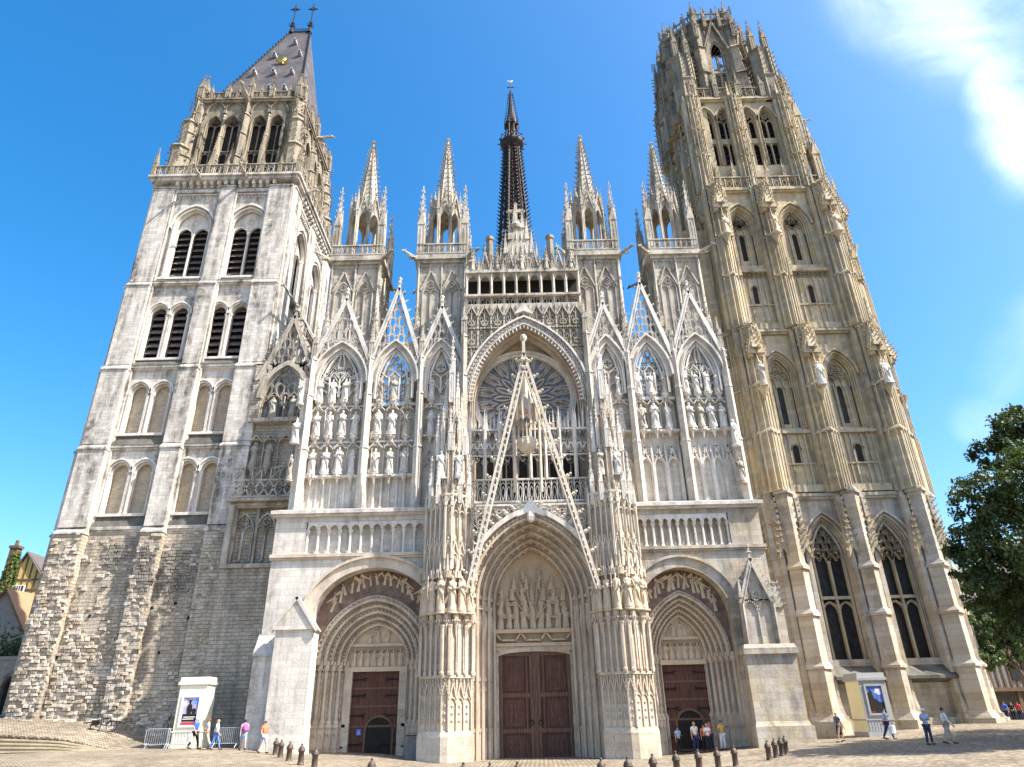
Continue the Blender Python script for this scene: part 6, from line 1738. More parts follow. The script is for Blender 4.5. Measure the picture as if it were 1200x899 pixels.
for k, (u, nm) in enumerate(((19.95, 'left'), (24.75, 'middle'), (30.6, 'right'))):
    statue(u, 4.5, 42.7, 2.3, f'ochre statue high on the {nm} buttress of the right tower under a leafy canopy', 'statues on the right tower', 'w')
# ------------------------------------------------------------------ GROUND
def ground():
    xs = [-400, -200, -120, -90]+[-60+2*k for k in range(61)]+[80, 120, 200, 400]
    ys = [-200, -100, -70]+[-60+2*k for k in range(56)]+[60, 80, 120, 200, 600]
    me = bpy.data.meshes.new('ground'); n = len(xs)
    V = [(x, y, gz(x, y)) for y in ys for x in xs]; F = [(j*n+i, j*n+i+1, (j+1)*n+i+1, (j+1)*n+i) for j in range(len(ys)-1) for i in range(n-1)]
    me.from_pydata(V, [], F); me.materials.append(COB); me.polygons.foreach_set('use_smooth', [True]*len(F))
    o = bpy.data.objects.new('ground', me); col.objects.link(o); tag(o, kind='structure')
ground()
def foot(px, py, lift=0.):
    """where the sight line through a pixel meets the ground"""
    Y = -44.
    while Y < 90:
        p = at(px, py, Y)
        if p.z <= gz(p.x, p.y)+lift: return p
        Y += .1
    return at(px, py, 60)
# terrace and fanned steps at the foot of the left tower
def terz(x):
    T_ = ((-60, 3.2), (-37, 2.6), (-33.8, 2.4), (-29.8, 2.0), (-27, 1.25), (-25, .6), (-23, .42))
    for (a, za), (b, zb) in zip(T_, T_[1:]):
        if a <= x <= b: return za+(zb-za)*(x-a)/(b-a)
    return .42
def steps():
    n = 5
    for k in range(n):
        m = MB()
        f = 1-k/float(n); off = k*.62
        pts = []
        for q in range(25):
            x = -23.6-q*.85
            fr = 1.6-(q/24.)**.8*3.2-off*(q/24.)**.5; fr0 = 1.6-(q/24.)**.8*3.2
            ztop = max(terz(x)-.19*max(0, 5-fr0), min(terz(x), .42)); zt = .3+(ztop-.3)*f
            pts.append((x, fr-.25*sin(q*.25), max(zt, gz(x, fr)+.012)))
        a = m.add([(x, y, z) for x, y, z in pts]); c = m.add([(x, 6.5 if k == 0 else y+1.2, max(terz(x), z) if k == 0 else z) for x, y, z in pts])
        n1 = m.add([(x, y, z-.08) for x, y, z in pts]); n2 = m.add([(x, y+.07, z-.085) for x, y, z in pts]); b = m.add([(x, y+.07, min(z-.3, gz(x, y)-.1)) for x, y, z in pts])
        for q in range(24):
            m.face(a+q, a+q+1, n1+q+1, n1+q); m.face(n1+q, n1+q+1, n2+q+1, n2+q); m.face(n2+q, n2+q+1, b+q+1, b+q); m.face(a+q, c+q, c+q+1, a+q+1)
        o = m.build('terrace' if k == 0 else 'step', COB if k == 0 else STEP); tag(o, kind='structure')
steps()
m = MB(); m.box(-23.6, -21.4, 3.4, 5.4, .2, .75); m.box(-25.6, -23.6, 3.2, 5.4, .2, .6); 
o = m.build('stone_block', GREYPL); tag(o, 'dark low stone blocks piled behind the left kiosk at the tower foot', 'stone')

# ------------------------------------------------------------------ KIOSKS
def kiosk(x, y, w, d, h, label, side, front, warm):
    z = gz(x, y)-.05
    k = empty('kiosk', (x, y, z), label, 'kiosk')
    m = MB(); m.box(x-w/2, x+w/2, y, y+d, z, z+h-.45, 0.0, 0.0); o = m.build('body', [side], k)
    m = MB(); m.box(x-w/2+.02, x+w/2-.02, y-.03, y-.002, z+.3, z+h-.5)
    for q in range(9): m.box(x-w/2+.1+q*(w-.3)/8, x-w/2+.14+q*(w-.3)/8, y-.05, y-.03, z+.3, z+.95)
    m.build('front_panel', front, k)
    m = MB(); m.box(x-w/2-.06, x+w/2+.06, y-.08, y+d+.06, z, z+.28); m.box(x-w/2-.05, x+w/2+.05, y-.07, y+d+.05, z+.95, z+1.02); m.build('plinth', front, k)
    m = MB(); m.box(x-w/2-.1, x+w/2+.1, y-.12, y+d+.1, z+h-.45, z+h-.3); m.box(x-w/2-.04, x+w/2+.04, y-.05, y+d+.04, z+h-.3, z+h, .03, .03); m.build('cornice', side if warm else front, k)
    f = MB(); px0, px1, z0, z1 = x-.5, x+.5, z+1.35, z+2.95
    f.box(px0-.12, px1+.12, y-.1, y-.03, z0-.12, z0); f.box(px0-.12, px1+.12, y-.1, y-.03, z1, z1+.12); f.box(px0-.12, px0, y-.1, y-.03, z0, z1); f.box(px1, px1+.12, y-.1, y-.03, z0, z1)
    fr = f.build('poster_frame', WHITEP if warm else GREYP, k)
    p = MB()
    def rect(a, b, c, d_, mi, yy): 
        p.mat = mi; p.box(px0+(px1-px0)*a, px0+(px1-px0)*b, y-.035-yy, y-.032, z0+(z1-z0)*c, z0+(z1-z0)*d_)
    rect(0, 1, 0, 1, 0, 0.)
    if warm:
        rect(0, 1, .0, .1, 3, .002); rect(.05, .95, .12, .4, 1, .002); rect(.1, .8, .2, .23, 2, .004); rect(.15, .9, .27, .3, 2, .004)
    else:
        rect(0, 1, .0, .4, 1, .002); rect(.06, .3, .03, .06, 3, .004); rect(0, .3, .4, .75, 1, .003)
    yy = y-.042
    def blob(pts, mi):
        p.mat = mi; p.ext([(px0+(px1-px0)*a, z0+(z1-z0)*b) for a, b in pts], yy, y-.034)
    if warm:
        blob([(.3, .4), (.26, .62), (.34, .74), (.48, .78), (.6, .7), (.62, .52), (.56, .4)], 1); blob([(.38, .77), (.36, .86), (.44, .9), (.52, .86), (.5, .77)], 1); blob([(.3, .86), (.58, .86), (.56, .89), (.32, .89)], 1)
        blob([(.64, .4), (.6, .55), (.75, .62), (.9, .52), (.85, .4)], 1); blob([(.6, .75), (.72, .95), (.98, .95), (.98, .7), (.8, .78)], 4); blob([(.02, .7), (.08, .95), (.22, .9), (.2, .7)], 5)
    else:
        blob([(.1, .4), (.08, .7), (.2, .88), (.34, .8), (.4, .55), (.6, .48), (.7, .4)], 1); blob([(.5, .75), (.6, .92), (.9, .9), (.95, .7), (.75, .66)], 5)
    p.build('poster', [POST[0] if warm else POST[1], DARK, WHITEP, POST[2], POST[3], POST[4]], fr)
    return k
POST = [plain('poster_lilac', (.42, .36, .55), .5, 0, .2), plain('poster_blue', (.08, .16, .5), .5, 0, .3), plain('poster_red', (.5, .04, .04), .5, 0, .1), plain('poster_sky', (.12, .3, .7), .5, 0, .2), plain('poster_pale', (.6, .6, .72), .5, 0, .2)]
kiosk(-21.9, .1, 1.8, 1.3, 4.15, 'cream kiosk with lilac poster standing in full sun before the left tower', CREAM, CREAM, True)
kiosk(22.15, .9, 1.75, 2.0, 3.75, 'yellow sided kiosk with blue poster, front toned grey for the tree shade', YELLOWP, GREYP, False)

# ------------------------------------------------------------------ BARRIERS
def barrier(x, y, L, rz, label):
    z = gz(x, y)
    b = empty('crowd_barrier', (x, y, z), label, 'barrier', 'steel barriers by the left kiosk', rz)
    m = MB(); m.tube([(-L/2, 0, .25), (-L/2, 0, 1.05), (-L/2+.06, 0, 1.12), (L/2-.06, 0, 1.12), (L/2, 0, 1.05), (L/2, 0, .25), (-L/2, 0, .25)], .022, 6); n = int(L/.12)
    f = bpy.data.objects.new('frame', m.mesh('frame', STEEL)); col.objects.link(f); f.parent = b
    m = MB()
    for k in range(1, n): m.tube([(-L/2+L*k/n, 0, .25), (-L/2+L*k/n, 0, 1.12)], .01, 4)
    f = bpy.data.objects.new('bars', m.mesh('bars', STEEL)); col.objects.link(f); f.parent = b
    for sx in (-1, 1):
        m = MB(); m.tube([(sx*(L/2-.12), -.3, 0.01), (sx*(L/2-.12), 0, .3), (sx*(L/2-.12), .3, 0.01)], .02, 5)
        f = bpy.data.objects.new('foot', m.mesh('foot', STEEL)); col.objects.link(f); f.parent = b
p = foot(199, 872); barrier(-23.6, -.1, 1.4, .15, 'steel crowd barrier at the left edge of the cream kiosk')
barrier(-21.7, -.75, 1.9, .0, 'steel crowd barrier across the front of the cream kiosk')
p = foot(264, 877); barrier(p.x-.1, p.y+.2, 1.7, -.1, 'steel crowd barrier to the right of the cream kiosk')

# ------------------------------------------------------------------ BOLLARDS
def bollard_mesh():
    m = MB(); m.lathe(0, 0, [(.15, -.25), (.15, .02), (.135, .05), (.12, .1), (.115, .62), (.15, .65), (.155, .7), (.13, .74), (.135, .78), (.09, .87), (.045, .92), (.03, .95), (.045, .97), (.05, 1.0), (.03, 1.035), (.005, 1.05)], 16)
    return m.mesh('bollard', BOLL, True)
BM_ = bollard_mesh()
BO = [(322, 885, 'first bollard from the wall, farthest of the short row left of the left portal'), (328, 888, 'second of the short bollard row left of the left portal'), (338, 892, 'third of the short bollard row left of the left portal'),
      (352, 896, 'fourth of the short bollard row left of the left portal'), (368, 901, 'nearest and largest bollard of the short row left of the left portal')]
def bol(x, y, label):
    o = inst('bollard', BM_, None, (x, y, gz(x, y)), (1.12, 1.12, .84), rnd.uniform(0, 6)); tag(o, label, 'bollard', 'iron bollards in front of the cathedral')
for px, py, lb in BO:
    p = foot(px, py); bol(p.x, p.y, lb)
FR_ = [(436, 888, 'bollard whose cap stands before the left portal'), (543, 893, 'bollard cap before the foot of the left pier'), (574, 893, 'bollard cap left of the central door'), (606, 892, 'bollard cap before the central red door'), (704, 888, 'bollard cap right of the central door'),
       (735, 886, 'bollard before the shaded side of the right pier'), (764, 883, 'bollard before the sunny side of the right pier'), (791, 880, 'leftmost of four bollards before the right portal'), (817, 878, 'second of four bollards before the right portal'), (839, 876, 'third of four bollards before the right portal'), (859, 873.5, 'rightmost of four bollards before the right portal')]
for px, py, lb in FR_:       # tops are seen; 1.05 m tall
    Y = -40.
    while Y < 0:
        p = at(px, py, Y)
        if p.z <= gz(p.x, p.y)+.88: break
        Y += .1
    bol(p.x, p.y, lb)
for px, py, lb in ((902, 891, 'nearest bollard of the cluster right of the right portal'), (910, 888, 'second bollard of the cluster right of the right portal'), (917, 886, 'third bollard of the cluster right of the right portal'), (922, 884, 'farthest bollard of the cluster right of the right portal')):
    p = foot(px, py); bol(p.x, p.y, lb)

# ------------------------------------------------------------------ PEOPLE
SKIN = plain('skin', (.5, .3, .21), .6, 0, .08); SKIN2 = plain('tanned_skin', (.42, .24, .15), .6, 0, .08)
def cloth(name, c): return plain(name, c, .85, 0, .12, 6., .15)
CL = {k: cloth(k+'_cloth', c) for k, c in dict(blue=(.03, .13, .62), white=(.75, .74, .72), black=(.02, .02, .024), beige=(.55, .47, .36), jeans=(.1, .2, .5), purple=(.4, .12, .45), palejeans=(.3, .42, .58), orange=(.68, .2, .09), paleblue=(.32, .46, .72),
     striped=(.12, .13, .15), khaki=(.44, .38, .3), red=(.6, .06, .06), yellow=(.62, .45, .08), navy=(.03, .04, .1), pink=(.62, .3, .42)).items()}
HAIR = {k: plain(k+'_hair', c, .6, 0, .2) for k, c in dict(grey=(.42, .4, .38), brown=(.08, .045, .025), red=(.22, .07, .03), dark=(.02, .016, .014), fair=(.4, .28, .13)).items()}
SHOE = plain('dark_shoe', (.03, .025, .022), .6, 0, .2)
def skin(V, E, Rd, root, level=1):
    me = bpy.data.meshes.new('tmp'); me.from_pydata(V, E, []); o = bpy.data.objects.new('tmp', me); col.objects.link(o)
    md = o.modifiers.new('s', 'SKIN'); md.use_smooth_shade = True
    for i, r in enumerate(Rd): me.skin_vertices[0].data[i].radius = (r, r) if not isinstance(r, tuple) else r
    me.skin_vertices[0].data[root].use_root = True
    sb = o.modifiers.new('u', 'SUBSURF'); sb.levels = level; sb.render_levels = level
    dg = bpy.context.evaluated_depsgraph_get(); out = bpy.data.meshes.new_from_object(o.evaluated_get(dg))
    bpy.data.objects.remove(o); bpy.data.meshes.remove(me)
    return out
def person(x, y, rz, label, shirt, legs, hair='brown', pose='stand', h=1.7, shorts=False, sleeve=False, skirt=False, cap=None, arms=None, long_hair=False, group=None, phase=1, z=None):
    root = empty('person', (x, y, gz(x, y) if z is None else z), label, 'person', group, rz); s = h/1.7
    w = .26 if pose == 'walk' else .03
    P = {}
    P['pel'] = (0, 0, .94); P['bel'] = (0, .0, 1.08); P['che'] = (0, .0, 1.28); P['nek'] = (0, .0, 1.44); P['hd0'] = (0, -.012, 1.5); P['hd1'] = (0, -.02, 1.585); P['hd2'] = (0, -.015, 1.64)
    for sd, n in ((-1, 'L'), (1, 'R')):
        f = sd*phase*w
        if pose == 'sit':
            P['hip'+n] = (sd*.09, 0, .9); P['kne'+n] = (sd*.12, -.42, .92); P['ank'+n] = (sd*.12, -.45, .5); P['toe'+n] = (sd*.13, -.6, .45)
        else:
            P['hip'+n] = (sd*.09, 0, .88); P['kne'+n] = (sd*.1, -f*.55-.02, .49); P['ank'+n] = (sd*.1, -f+(.06 if f < 0 else 0), .085+(.05 if f < -.1 else 0)); P['toe'+n] = (sd*.115, -f-.14, .035+(.0 if f >= -.1 else .0))
        P['sho'+n] = (sd*.17, .0, 1.39); a = -sd*phase*(.2 if pose == 'walk' else .0)
        if arms == 'bend' or (arms == 'one' and sd == 1): P['elb'+n] = (sd*.24, .03, 1.13); P['wri'+n] = (sd*.17, -.2, 1.12)
        elif arms == 'chest': P['elb'+n] = (sd*.25, -.02, 1.14); P['wri'+n] = (sd*.06, -.2, 1.2)
        else: P['elb'+n] = (sd*.23, -a*.3+.02, 1.11); P['wri'+n] = (sd*.25, -a-.03, .88)
    names = list(P); V = [tuple(c*s for c in P[k]) for k in names]; ix = {k: i for i, k in enumerate(names)}
    R0 = dict(pel=.12, bel=.115, che=(.15, .11), nek=.06, hd0=.062, hd1=.082, hd2=.07, hip=.095, kne=.058, ank=.038, toe=.032, sho=.062, elb=.04, wri=.027)
    def rad(k, g=0.): 
        r = R0.get(k) or R0[k[:3]]
        return tuple((q+g)*s for q in (r if isinstance(r, tuple) else (r, r)))
    ch = [('pel', 'bel'), ('bel', 'che'), ('che', 'nek'), ('nek', 'hd0'), ('hd0', 'hd1'), ('hd1', 'hd2')]
    for n in 'LR': ch += [('pel', 'hip'+n), ('hip'+n, 'kne'+n), ('kne'+n, 'ank'+n), ('ank'+n, 'toe'+n), ('che', 'sho'+n), ('sho'+n, 'elb'+n), ('elb'+n, 'wri'+n)]
    # palms and five fingers grow out of the wrists
    E = [(ix[a], ix[b]) for a, b in ch]; Rd = [rad(k) for k in names]
    for n, sd in (('L', -1), ('R', 1)):
        wr, el = Vector(V[ix['wri'+n]]), Vector(V[ix['elb'+n]]); d = (wr-el).normalized(); side = Vector((0, 1, 0)) if abs(d.y) < .8 else Vector((1, 0, 0)); side = (side-d*side.dot(d)).normalized()
        V.append(tuple(wr+d*.07*s)); Rd.append((.03*s, .02*s)); pi_ = len(V)-1; E.append((ix['wri'+n], pi_))
        for q in range(4):
            b = wr+d*.085*s+side*(q-1.5)*.021*s; V.append(tuple(b)); Rd.append((.0095*s,)*2); E.append((pi_, len(V)-1))
            V.append(tuple(b+d*(.055+.012*(q in (1, 2)))*s+Vector((-sd*.012, 0, 0)))); Rd.append((.008*s,)*2); E.append((len(V)-2, len(V)-1))
        t = wr+d*.035*s+side*-.04*s; V.append(tuple(t)); Rd.append((.011*s,)*2); E.append((pi_, len(V)-1)); V.append(tuple(t+d*.045*s-side*.012*s)); Rd.append((.009*s,)*2); E.append((len(V)-2, len(V)-1))
    me = skin(V, E, Rd, ix['pel'])
    bm = bmesh.new(); bm.from_mesh(me)          # nose, ears and brow added to the same surface
    f = MB(); hx, hy, hz = P['hd1'][0]*s, P['hd1'][1]*s, P['hd1'][2]*s
    f.oct(hx, hy-.092*s, hz-.01*s, .016*s, .026*s, .024*s)
    for sx in (-1, 1): f.ball(hx+sx*.082*s, hy+.01*s, hz, .012*s, .022*s, .032*s)
    f.oct(hx, hy-.08*s, hz-.052*s, .026*s, .007*s, .012*s)
    t = f.mesh('t', SKIN); bm.from_mesh(t); bm.to_mesh(me); bm.free(); bpy.data.meshes.remove(t)
    me.name = 'body'; me.materials.clear(); me.materials.append(SKIN if rnd.random() < .6 else SKIN2)
    b = bpy.data.objects.new('body', me); col.objects.link(b); b.parent = root
    def part(name, keys, edges, g, mat, ends=()):
        kk = list(keys); pos = [Vector(P[k])*s for k in kk]; id2 = {k: i for i, k in enumerate(kk)}
        for k, toward, fr in ends: pos.append(Vector(P[k])*s*(1-fr)+Vector(P[toward])*s*fr); kk.append(k); id2[k+'*'] = len(kk)-1
        me = skin([tuple(p) for p in pos], [(id2[a], id2[b_]) for a, b_ in edges], [rad(k, g) for k in kk], 0)
        me.name = name; me.materials.clear(); me.materials.append(mat); o = bpy.data.objects.new(name, me); col.objects.link(o); o.parent = root; return o
    ke = ['che', 'bel', 'pel', 'nek', 'shoL', 'shoR']; ed = [('che', 'bel'), ('bel', 'pel'), ('che', 'nek'), ('che', 'shoL'), ('che', 'shoR')]
    if sleeve: ke += ['elbL', 'elbR', 'wriL', 'wriR']; ed += [('shoL', 'elbL'), ('shoR', 'elbR'), ('elbL', 'wriL'), ('elbR', 'wriR')]; en = []
    else: en = [('shoL', 'elbL', .62), ('shoR', 'elbR', .62)]; ed += [('shoL', 'shoL*'), ('shoR', 'shoR*')]
    part('shirt', ke, ed, .014, shirt, en)
    if skirt:
        m = MB(); m.lathe(0, 0, [(.13*s, 1.0*s), (.16*s, .9*s), (.19*s, .6*s), (.21*s, .42*s)], 14, 0, .8); o = bpy.data.objects.new('skirt', m.mesh('skirt', legs, True)); col.objects.link(o); o.parent = root
    else:
        ke = ['pel', 'hipL', 'hipR', 'kneL', 'kneR']; ed = [('pel', 'hipL'), ('pel', 'hipR'), ('hipL', 'kneL'), ('hipR', 'kneR')]
        if not shorts: ke += ['ankL', 'ankR']; ed += [('kneL', 'ankL'), ('kneR', 'ankR')]
        part('trousers' if not shorts else 'shorts', ke, ed, .02, legs)
    m = MB(); m.ball(hx, hy+.018*s, hz+.028*s, .09*s, .098*s, .085*s, 10, 7)
    if long_hair: m.ball(hx, hy+.05*s, hz-.06*s, .085*s, .06*s, .13*s, 9, 6)
    o = bpy.data.objects.new('hair', m.mesh('hair', HAIR[hair], True)); col.objects.link(o); o.parent = root
    if cap:
        m = MB(); m.lathe(hx, hy, [(.102*s, hz+.03*s), (.104*s, hz+.06*s), (.085*s, hz+.115*s), (.03*s, hz+.135*s)], 12); m.ext([(-.09*s, hz+.035*s), (.09*s, hz+.035*s), (.09*s, hz+.05*s), (-.09*s, hz+.05*s)], hy-.18*s, hy)
        o = bpy.data.objects.new('cap', m.mesh('cap', cap, False)); col.objects.link(o); o.parent = root
    m = MB()
    for n in 'LR':
        a, t = Vector(P['ank'+n])*s, Vector(P['toe'+n])*s; m.tube([a+Vector((0, .05, -.04))*s, a+Vector((0, -.02, -.035))*s, t+Vector((0, -.04, .0))], [.038*s, .048*s, .034*s], 8)
    o = bpy.data.objects.new('shoes', m.mesh('shoes', SHOE, True)); col.objects.link(o); o.parent = root
    return root
def walker(px, py, label, *a, face=0., **k):
    p = foot(px, py); return person(p.x, p.y, face, label, *a, **k)
g1 = 'people walking before the left tower'
a = walker(226, 878, 'man in bright blue polo and black trousers walking past the cream kiosk', CL['blue'], CL['black'], 'grey', 'walk', face=1.3, group=g1)
b = walker(240, 878, 'woman in white shirt and beige trousers with red brown hair by the kiosk', CL['white'], CL['beige'], 'red', 'walk', 1.66, face=-1.2, arms='bend', group=g1, phase=-1)
c = walker(251, 879, 'woman in white top and blue jeans leaning forward beside the barrier', CL['white'], CL['jeans'], 'fair', 'walk', 1.62, face=1.7, group=g1, long_hair=True)
p = at(284, 876, -1.9)
d = person(p.x, -1.9, -2.6, 'person in pink shirt and pale denim shorts wearing a purple backpack', CL['pink'], CL['palejeans'], 'dark', 'walk', 1.68, shorts=True, group=g1)
e = walker(307, 883, 'man in orange shirt and denim shorts walking beside the left portal buttress', CL['orange'], CL['palejeans'], 'brown', 'walk', 1.72, face=.9, shorts=True, group=g1)
g2 = 'people in the shade before the right tower'
walker(986, 870, 'grey haired woman in striped top and dark skirt walking left of the blue poster kiosk', CL['striped'], CL['black'], 'grey', 'walk', 1.62, face=-1.3, skirt=True, group=g2)
w8 = walker(1043, 867, 'man in pale blue shirt and dark trousers carrying a white bag', CL['paleblue'], CL['navy'], 'dark', 'walk', 1.72, face=1.3, group=g2)
walker(1091, 873, 'man in pale blue shirt and white cap facing the camera in the shade', CL['paleblue'], CL['navy'], 'grey', 'stand', 1.74, face=.1, cap=WHITEP, arms='chest', group=g2)
walker(1114, 872, 'man in white shirt and khaki trousers striding right in the shade', CL['white'], CL['khaki'], 'dark', 'walk', 1.76, face=1.4, sleeve=True, arms='one', group=g2)
g3 = 'people waiting in the right portal'
for px, sh, lg, hr, lb, kw in ((797, 'paleblue', 'black', 'brown', 'woman in pale blue top at the left end of the group in the right portal', dict(h=1.58, arms='one')), (817, 'white', 'navy', 'fair', 'man in white shirt before the dark wicket of the right portal', dict(h=1.78)),
                             (828, 'orange', 'black', 'dark', 'short person in orange vest in the middle of the portal group', dict(h=1.6)), (832, 'white', 'black', 'fair', 'woman in white blouse with joined hands in the portal group', dict(h=1.62, arms='chest')),
                             (835, 'red', 'navy', 'brown', 'man in red shirt behind the others in the right portal', dict(h=1.74)), (849, 'yellow', 'white', 'brown', 'person in yellow top and white trousers at the right of the portal group', dict(h=1.66, arms='bend'))):
    y = {797: 1.4, 817: .7, 828: .6, 832: .1, 835: 1.0, 849: .5}[px]; p = at(px, 884, y)
    person(p.x, y, rnd.uniform(-.5, .5), lb, CL[sh], CL[lg], hr, 'stand', group=g3, z=gz(p.x, y), **kw)
# bags
def bag(x, y, z, label, mat, s=1.):
    m = MB(); m.lathe(x, y, [(.12*s, z), (.15*s, z+.05), (.15*s, z+.3*s), (.08*s, z+.38*s)], 8, .3, .5); o = m.build('shopping_bag', mat); tag(o, label, 'bag')
    h_ = MB(); h_.tube([(x-.08*s, y, z+.36*s), (x-.05*s, y, z+.48*s), (x+.05*s, y, z+.48*s), (x+.08*s, y, z+.36*s)], .012, 4); h_.build('handle', mat, o)
bag(a.location.x-.12, a.location.y-.3, a.location.z+.38, 'white plastic bag carried by the man in blue', WHITEP)
bag(w8.location.x+.12, w8.location.y-.3, w8.location.z+.3, 'large white bag carried by the man in pale blue', WHITEP, 1.3)
def backpack(x, y, z, rz, label, mat):
    m = MB(); T = Matrix.Translation((x, y, z)) @ Matrix.Rotation(rz, 4, 'Z'); m.T = T
    m.ball(0, 0, .22, .16, .11, .25, 12, 8); m.ball(0, .08, .14, .11, .06, .11, 8, 6)
    o = m.build('backpack', mat, None, True); tag(o, label, 'backpack')
    s_ = MB(T)
    for sx in (-1, 1): s_.tube([(sx*.09, -.08, .42), (sx*.11, -.2, .4), (sx*.12, -.26, .2), (sx*.1, -.1, .05)], .018, 5)
    s_.build('strap', CL['navy'], o)
backpack(d.location.x+.19*sin(2.6), d.location.y+.19*cos(-2.6), d.location.z+.98, -2.6, 'purple backpack on the person in denim shorts', CL['purple'])

# ------------------------------------------------------------------ BICYCLE, A-BOARD
def bicycle():
    p = at(122, 848, 3.4); q = (-23.6-p.x)/.85; f0 = 1.6-(q/24.)**.8*3.2; zt = max(terz(p.x)-.19*(5-f0), .42); z = zt+(terz(p.x)-zt)*(3.4-f0)/(6.5-f0)+.02
    b = empty('bicycle', (p.x, p.y, z), 'dark bicycle leaning at the foot of the rough tower wall', 'bicycle', None, .12)
    def sub(name, m, mat, par=None):
        o = bpy.data.objects.new(name, m.mesh(name, mat, False)); col.objects.link(o); o.parent = par or b; return o
    for x in (-.52, .52):
        m = MB(); m.tube([(x+.33*cos(2*pi*k/20), 0, .34+.33*sin(2*pi*k/20)) for k in range(21)], .035, 5); w = sub('wheel', m, BLACKI)
        m = MB(); m.tube([(x+.3*cos(2*pi*k/20), 0, .34+.3*sin(2*pi*k/20)) for k in range(21)], .01, 4)
        for k in range(12): m.tube([(x, 0, .34), (x+.3*cos(k*pi/6), 0, .34+.3*sin(k*pi/6))], .004, 3)
        sub('rim', m, STEEL, w)
    m = MB()
    for q in (((-.52, 0, .34), (-.1, 0, .3)), ((-.1, 0, .3), (-.22, 0, .85)), ((-.52, 0, .34), (-.2, 0, .78)), ((-.1, 0, .3), (.38, 0, .72)), ((-.2, 0, .78), (.36, 0, .82)), ((.34, 0, .95), (.42, 0, .6), (.52, 0, .34))): m.tube(q, .032, 6)
    sub('frame', m, BLACKI)
    m = MB(); m.tube([(.3, -.28, 1.02), (.4, -.2, 1.03), (.34, 0, .98), (.4, .2, 1.03), (.3, .28, 1.02)], .014, 5); sub('handlebar', m, STEEL)
    m = MB(); m.ball(-.24, 0, .9, .14, .08, .04, 8, 5); sub('saddle', m, DARK)
    m = MB(); m.box(-.75, -.42, -.2, -.04, .4, .72); m.box(-.75, -.42, .04, .2, .4, .72); m.box(-.78, -.35, -.06, .06, .7, .73); sub('pannier', m, BLACKI)
    m = MB(); m.tube([(-.1, -.09, .3), (.05, -.09, .22)], .012, 4); m.tube([(-.1, .09, .3), (-.25, .09, .38)], .012, 4); m.lathe(-.1, -.03, [(.08, .22), (.08, .38)], 8); sub('crank', m, STEEL)
bicycle()
p = at(493, 884, -.3); z = gz(p.x, p.y)
o = empty('display_board', (p.x, p.y, z), 'small pale board leaning on a dark frame beside the left pier', 'board')
m = MB(); i = m.add([(p.x-1.0, p.y, z), (p.x-.3, p.y, z), (p.x-.35, p.y+.25, z+1.3), (p.x-.95, p.y+.25, z+1.3), (p.x-1., p.y+.04, z), (p.x-.3, p.y+.04, z), (p.x-.35, p.y+.29, z+1.3), (p.x-.95, p.y+.29, z+1.3)])
for q in ((0, 1, 2, 3), (5, 4, 7, 6), (0, 4, 5, 1), (1, 5, 6, 2), (2, 6, 7, 3), (3, 7, 4, 0)): m.face(*[i+k for k in q])
m.build('panel', GREYPL, o); m = MB(); m.tube([(p.x-.3, p.y+.2, z+1.35), (p.x+.1, p.y+.3, z)], .03, 5); m.tube([(p.x-1., p.y+.2, z+1.35), (p.x-.3, p.y+.2, z+1.35)], .03, 5); m.build('frame', BLACKI, o)

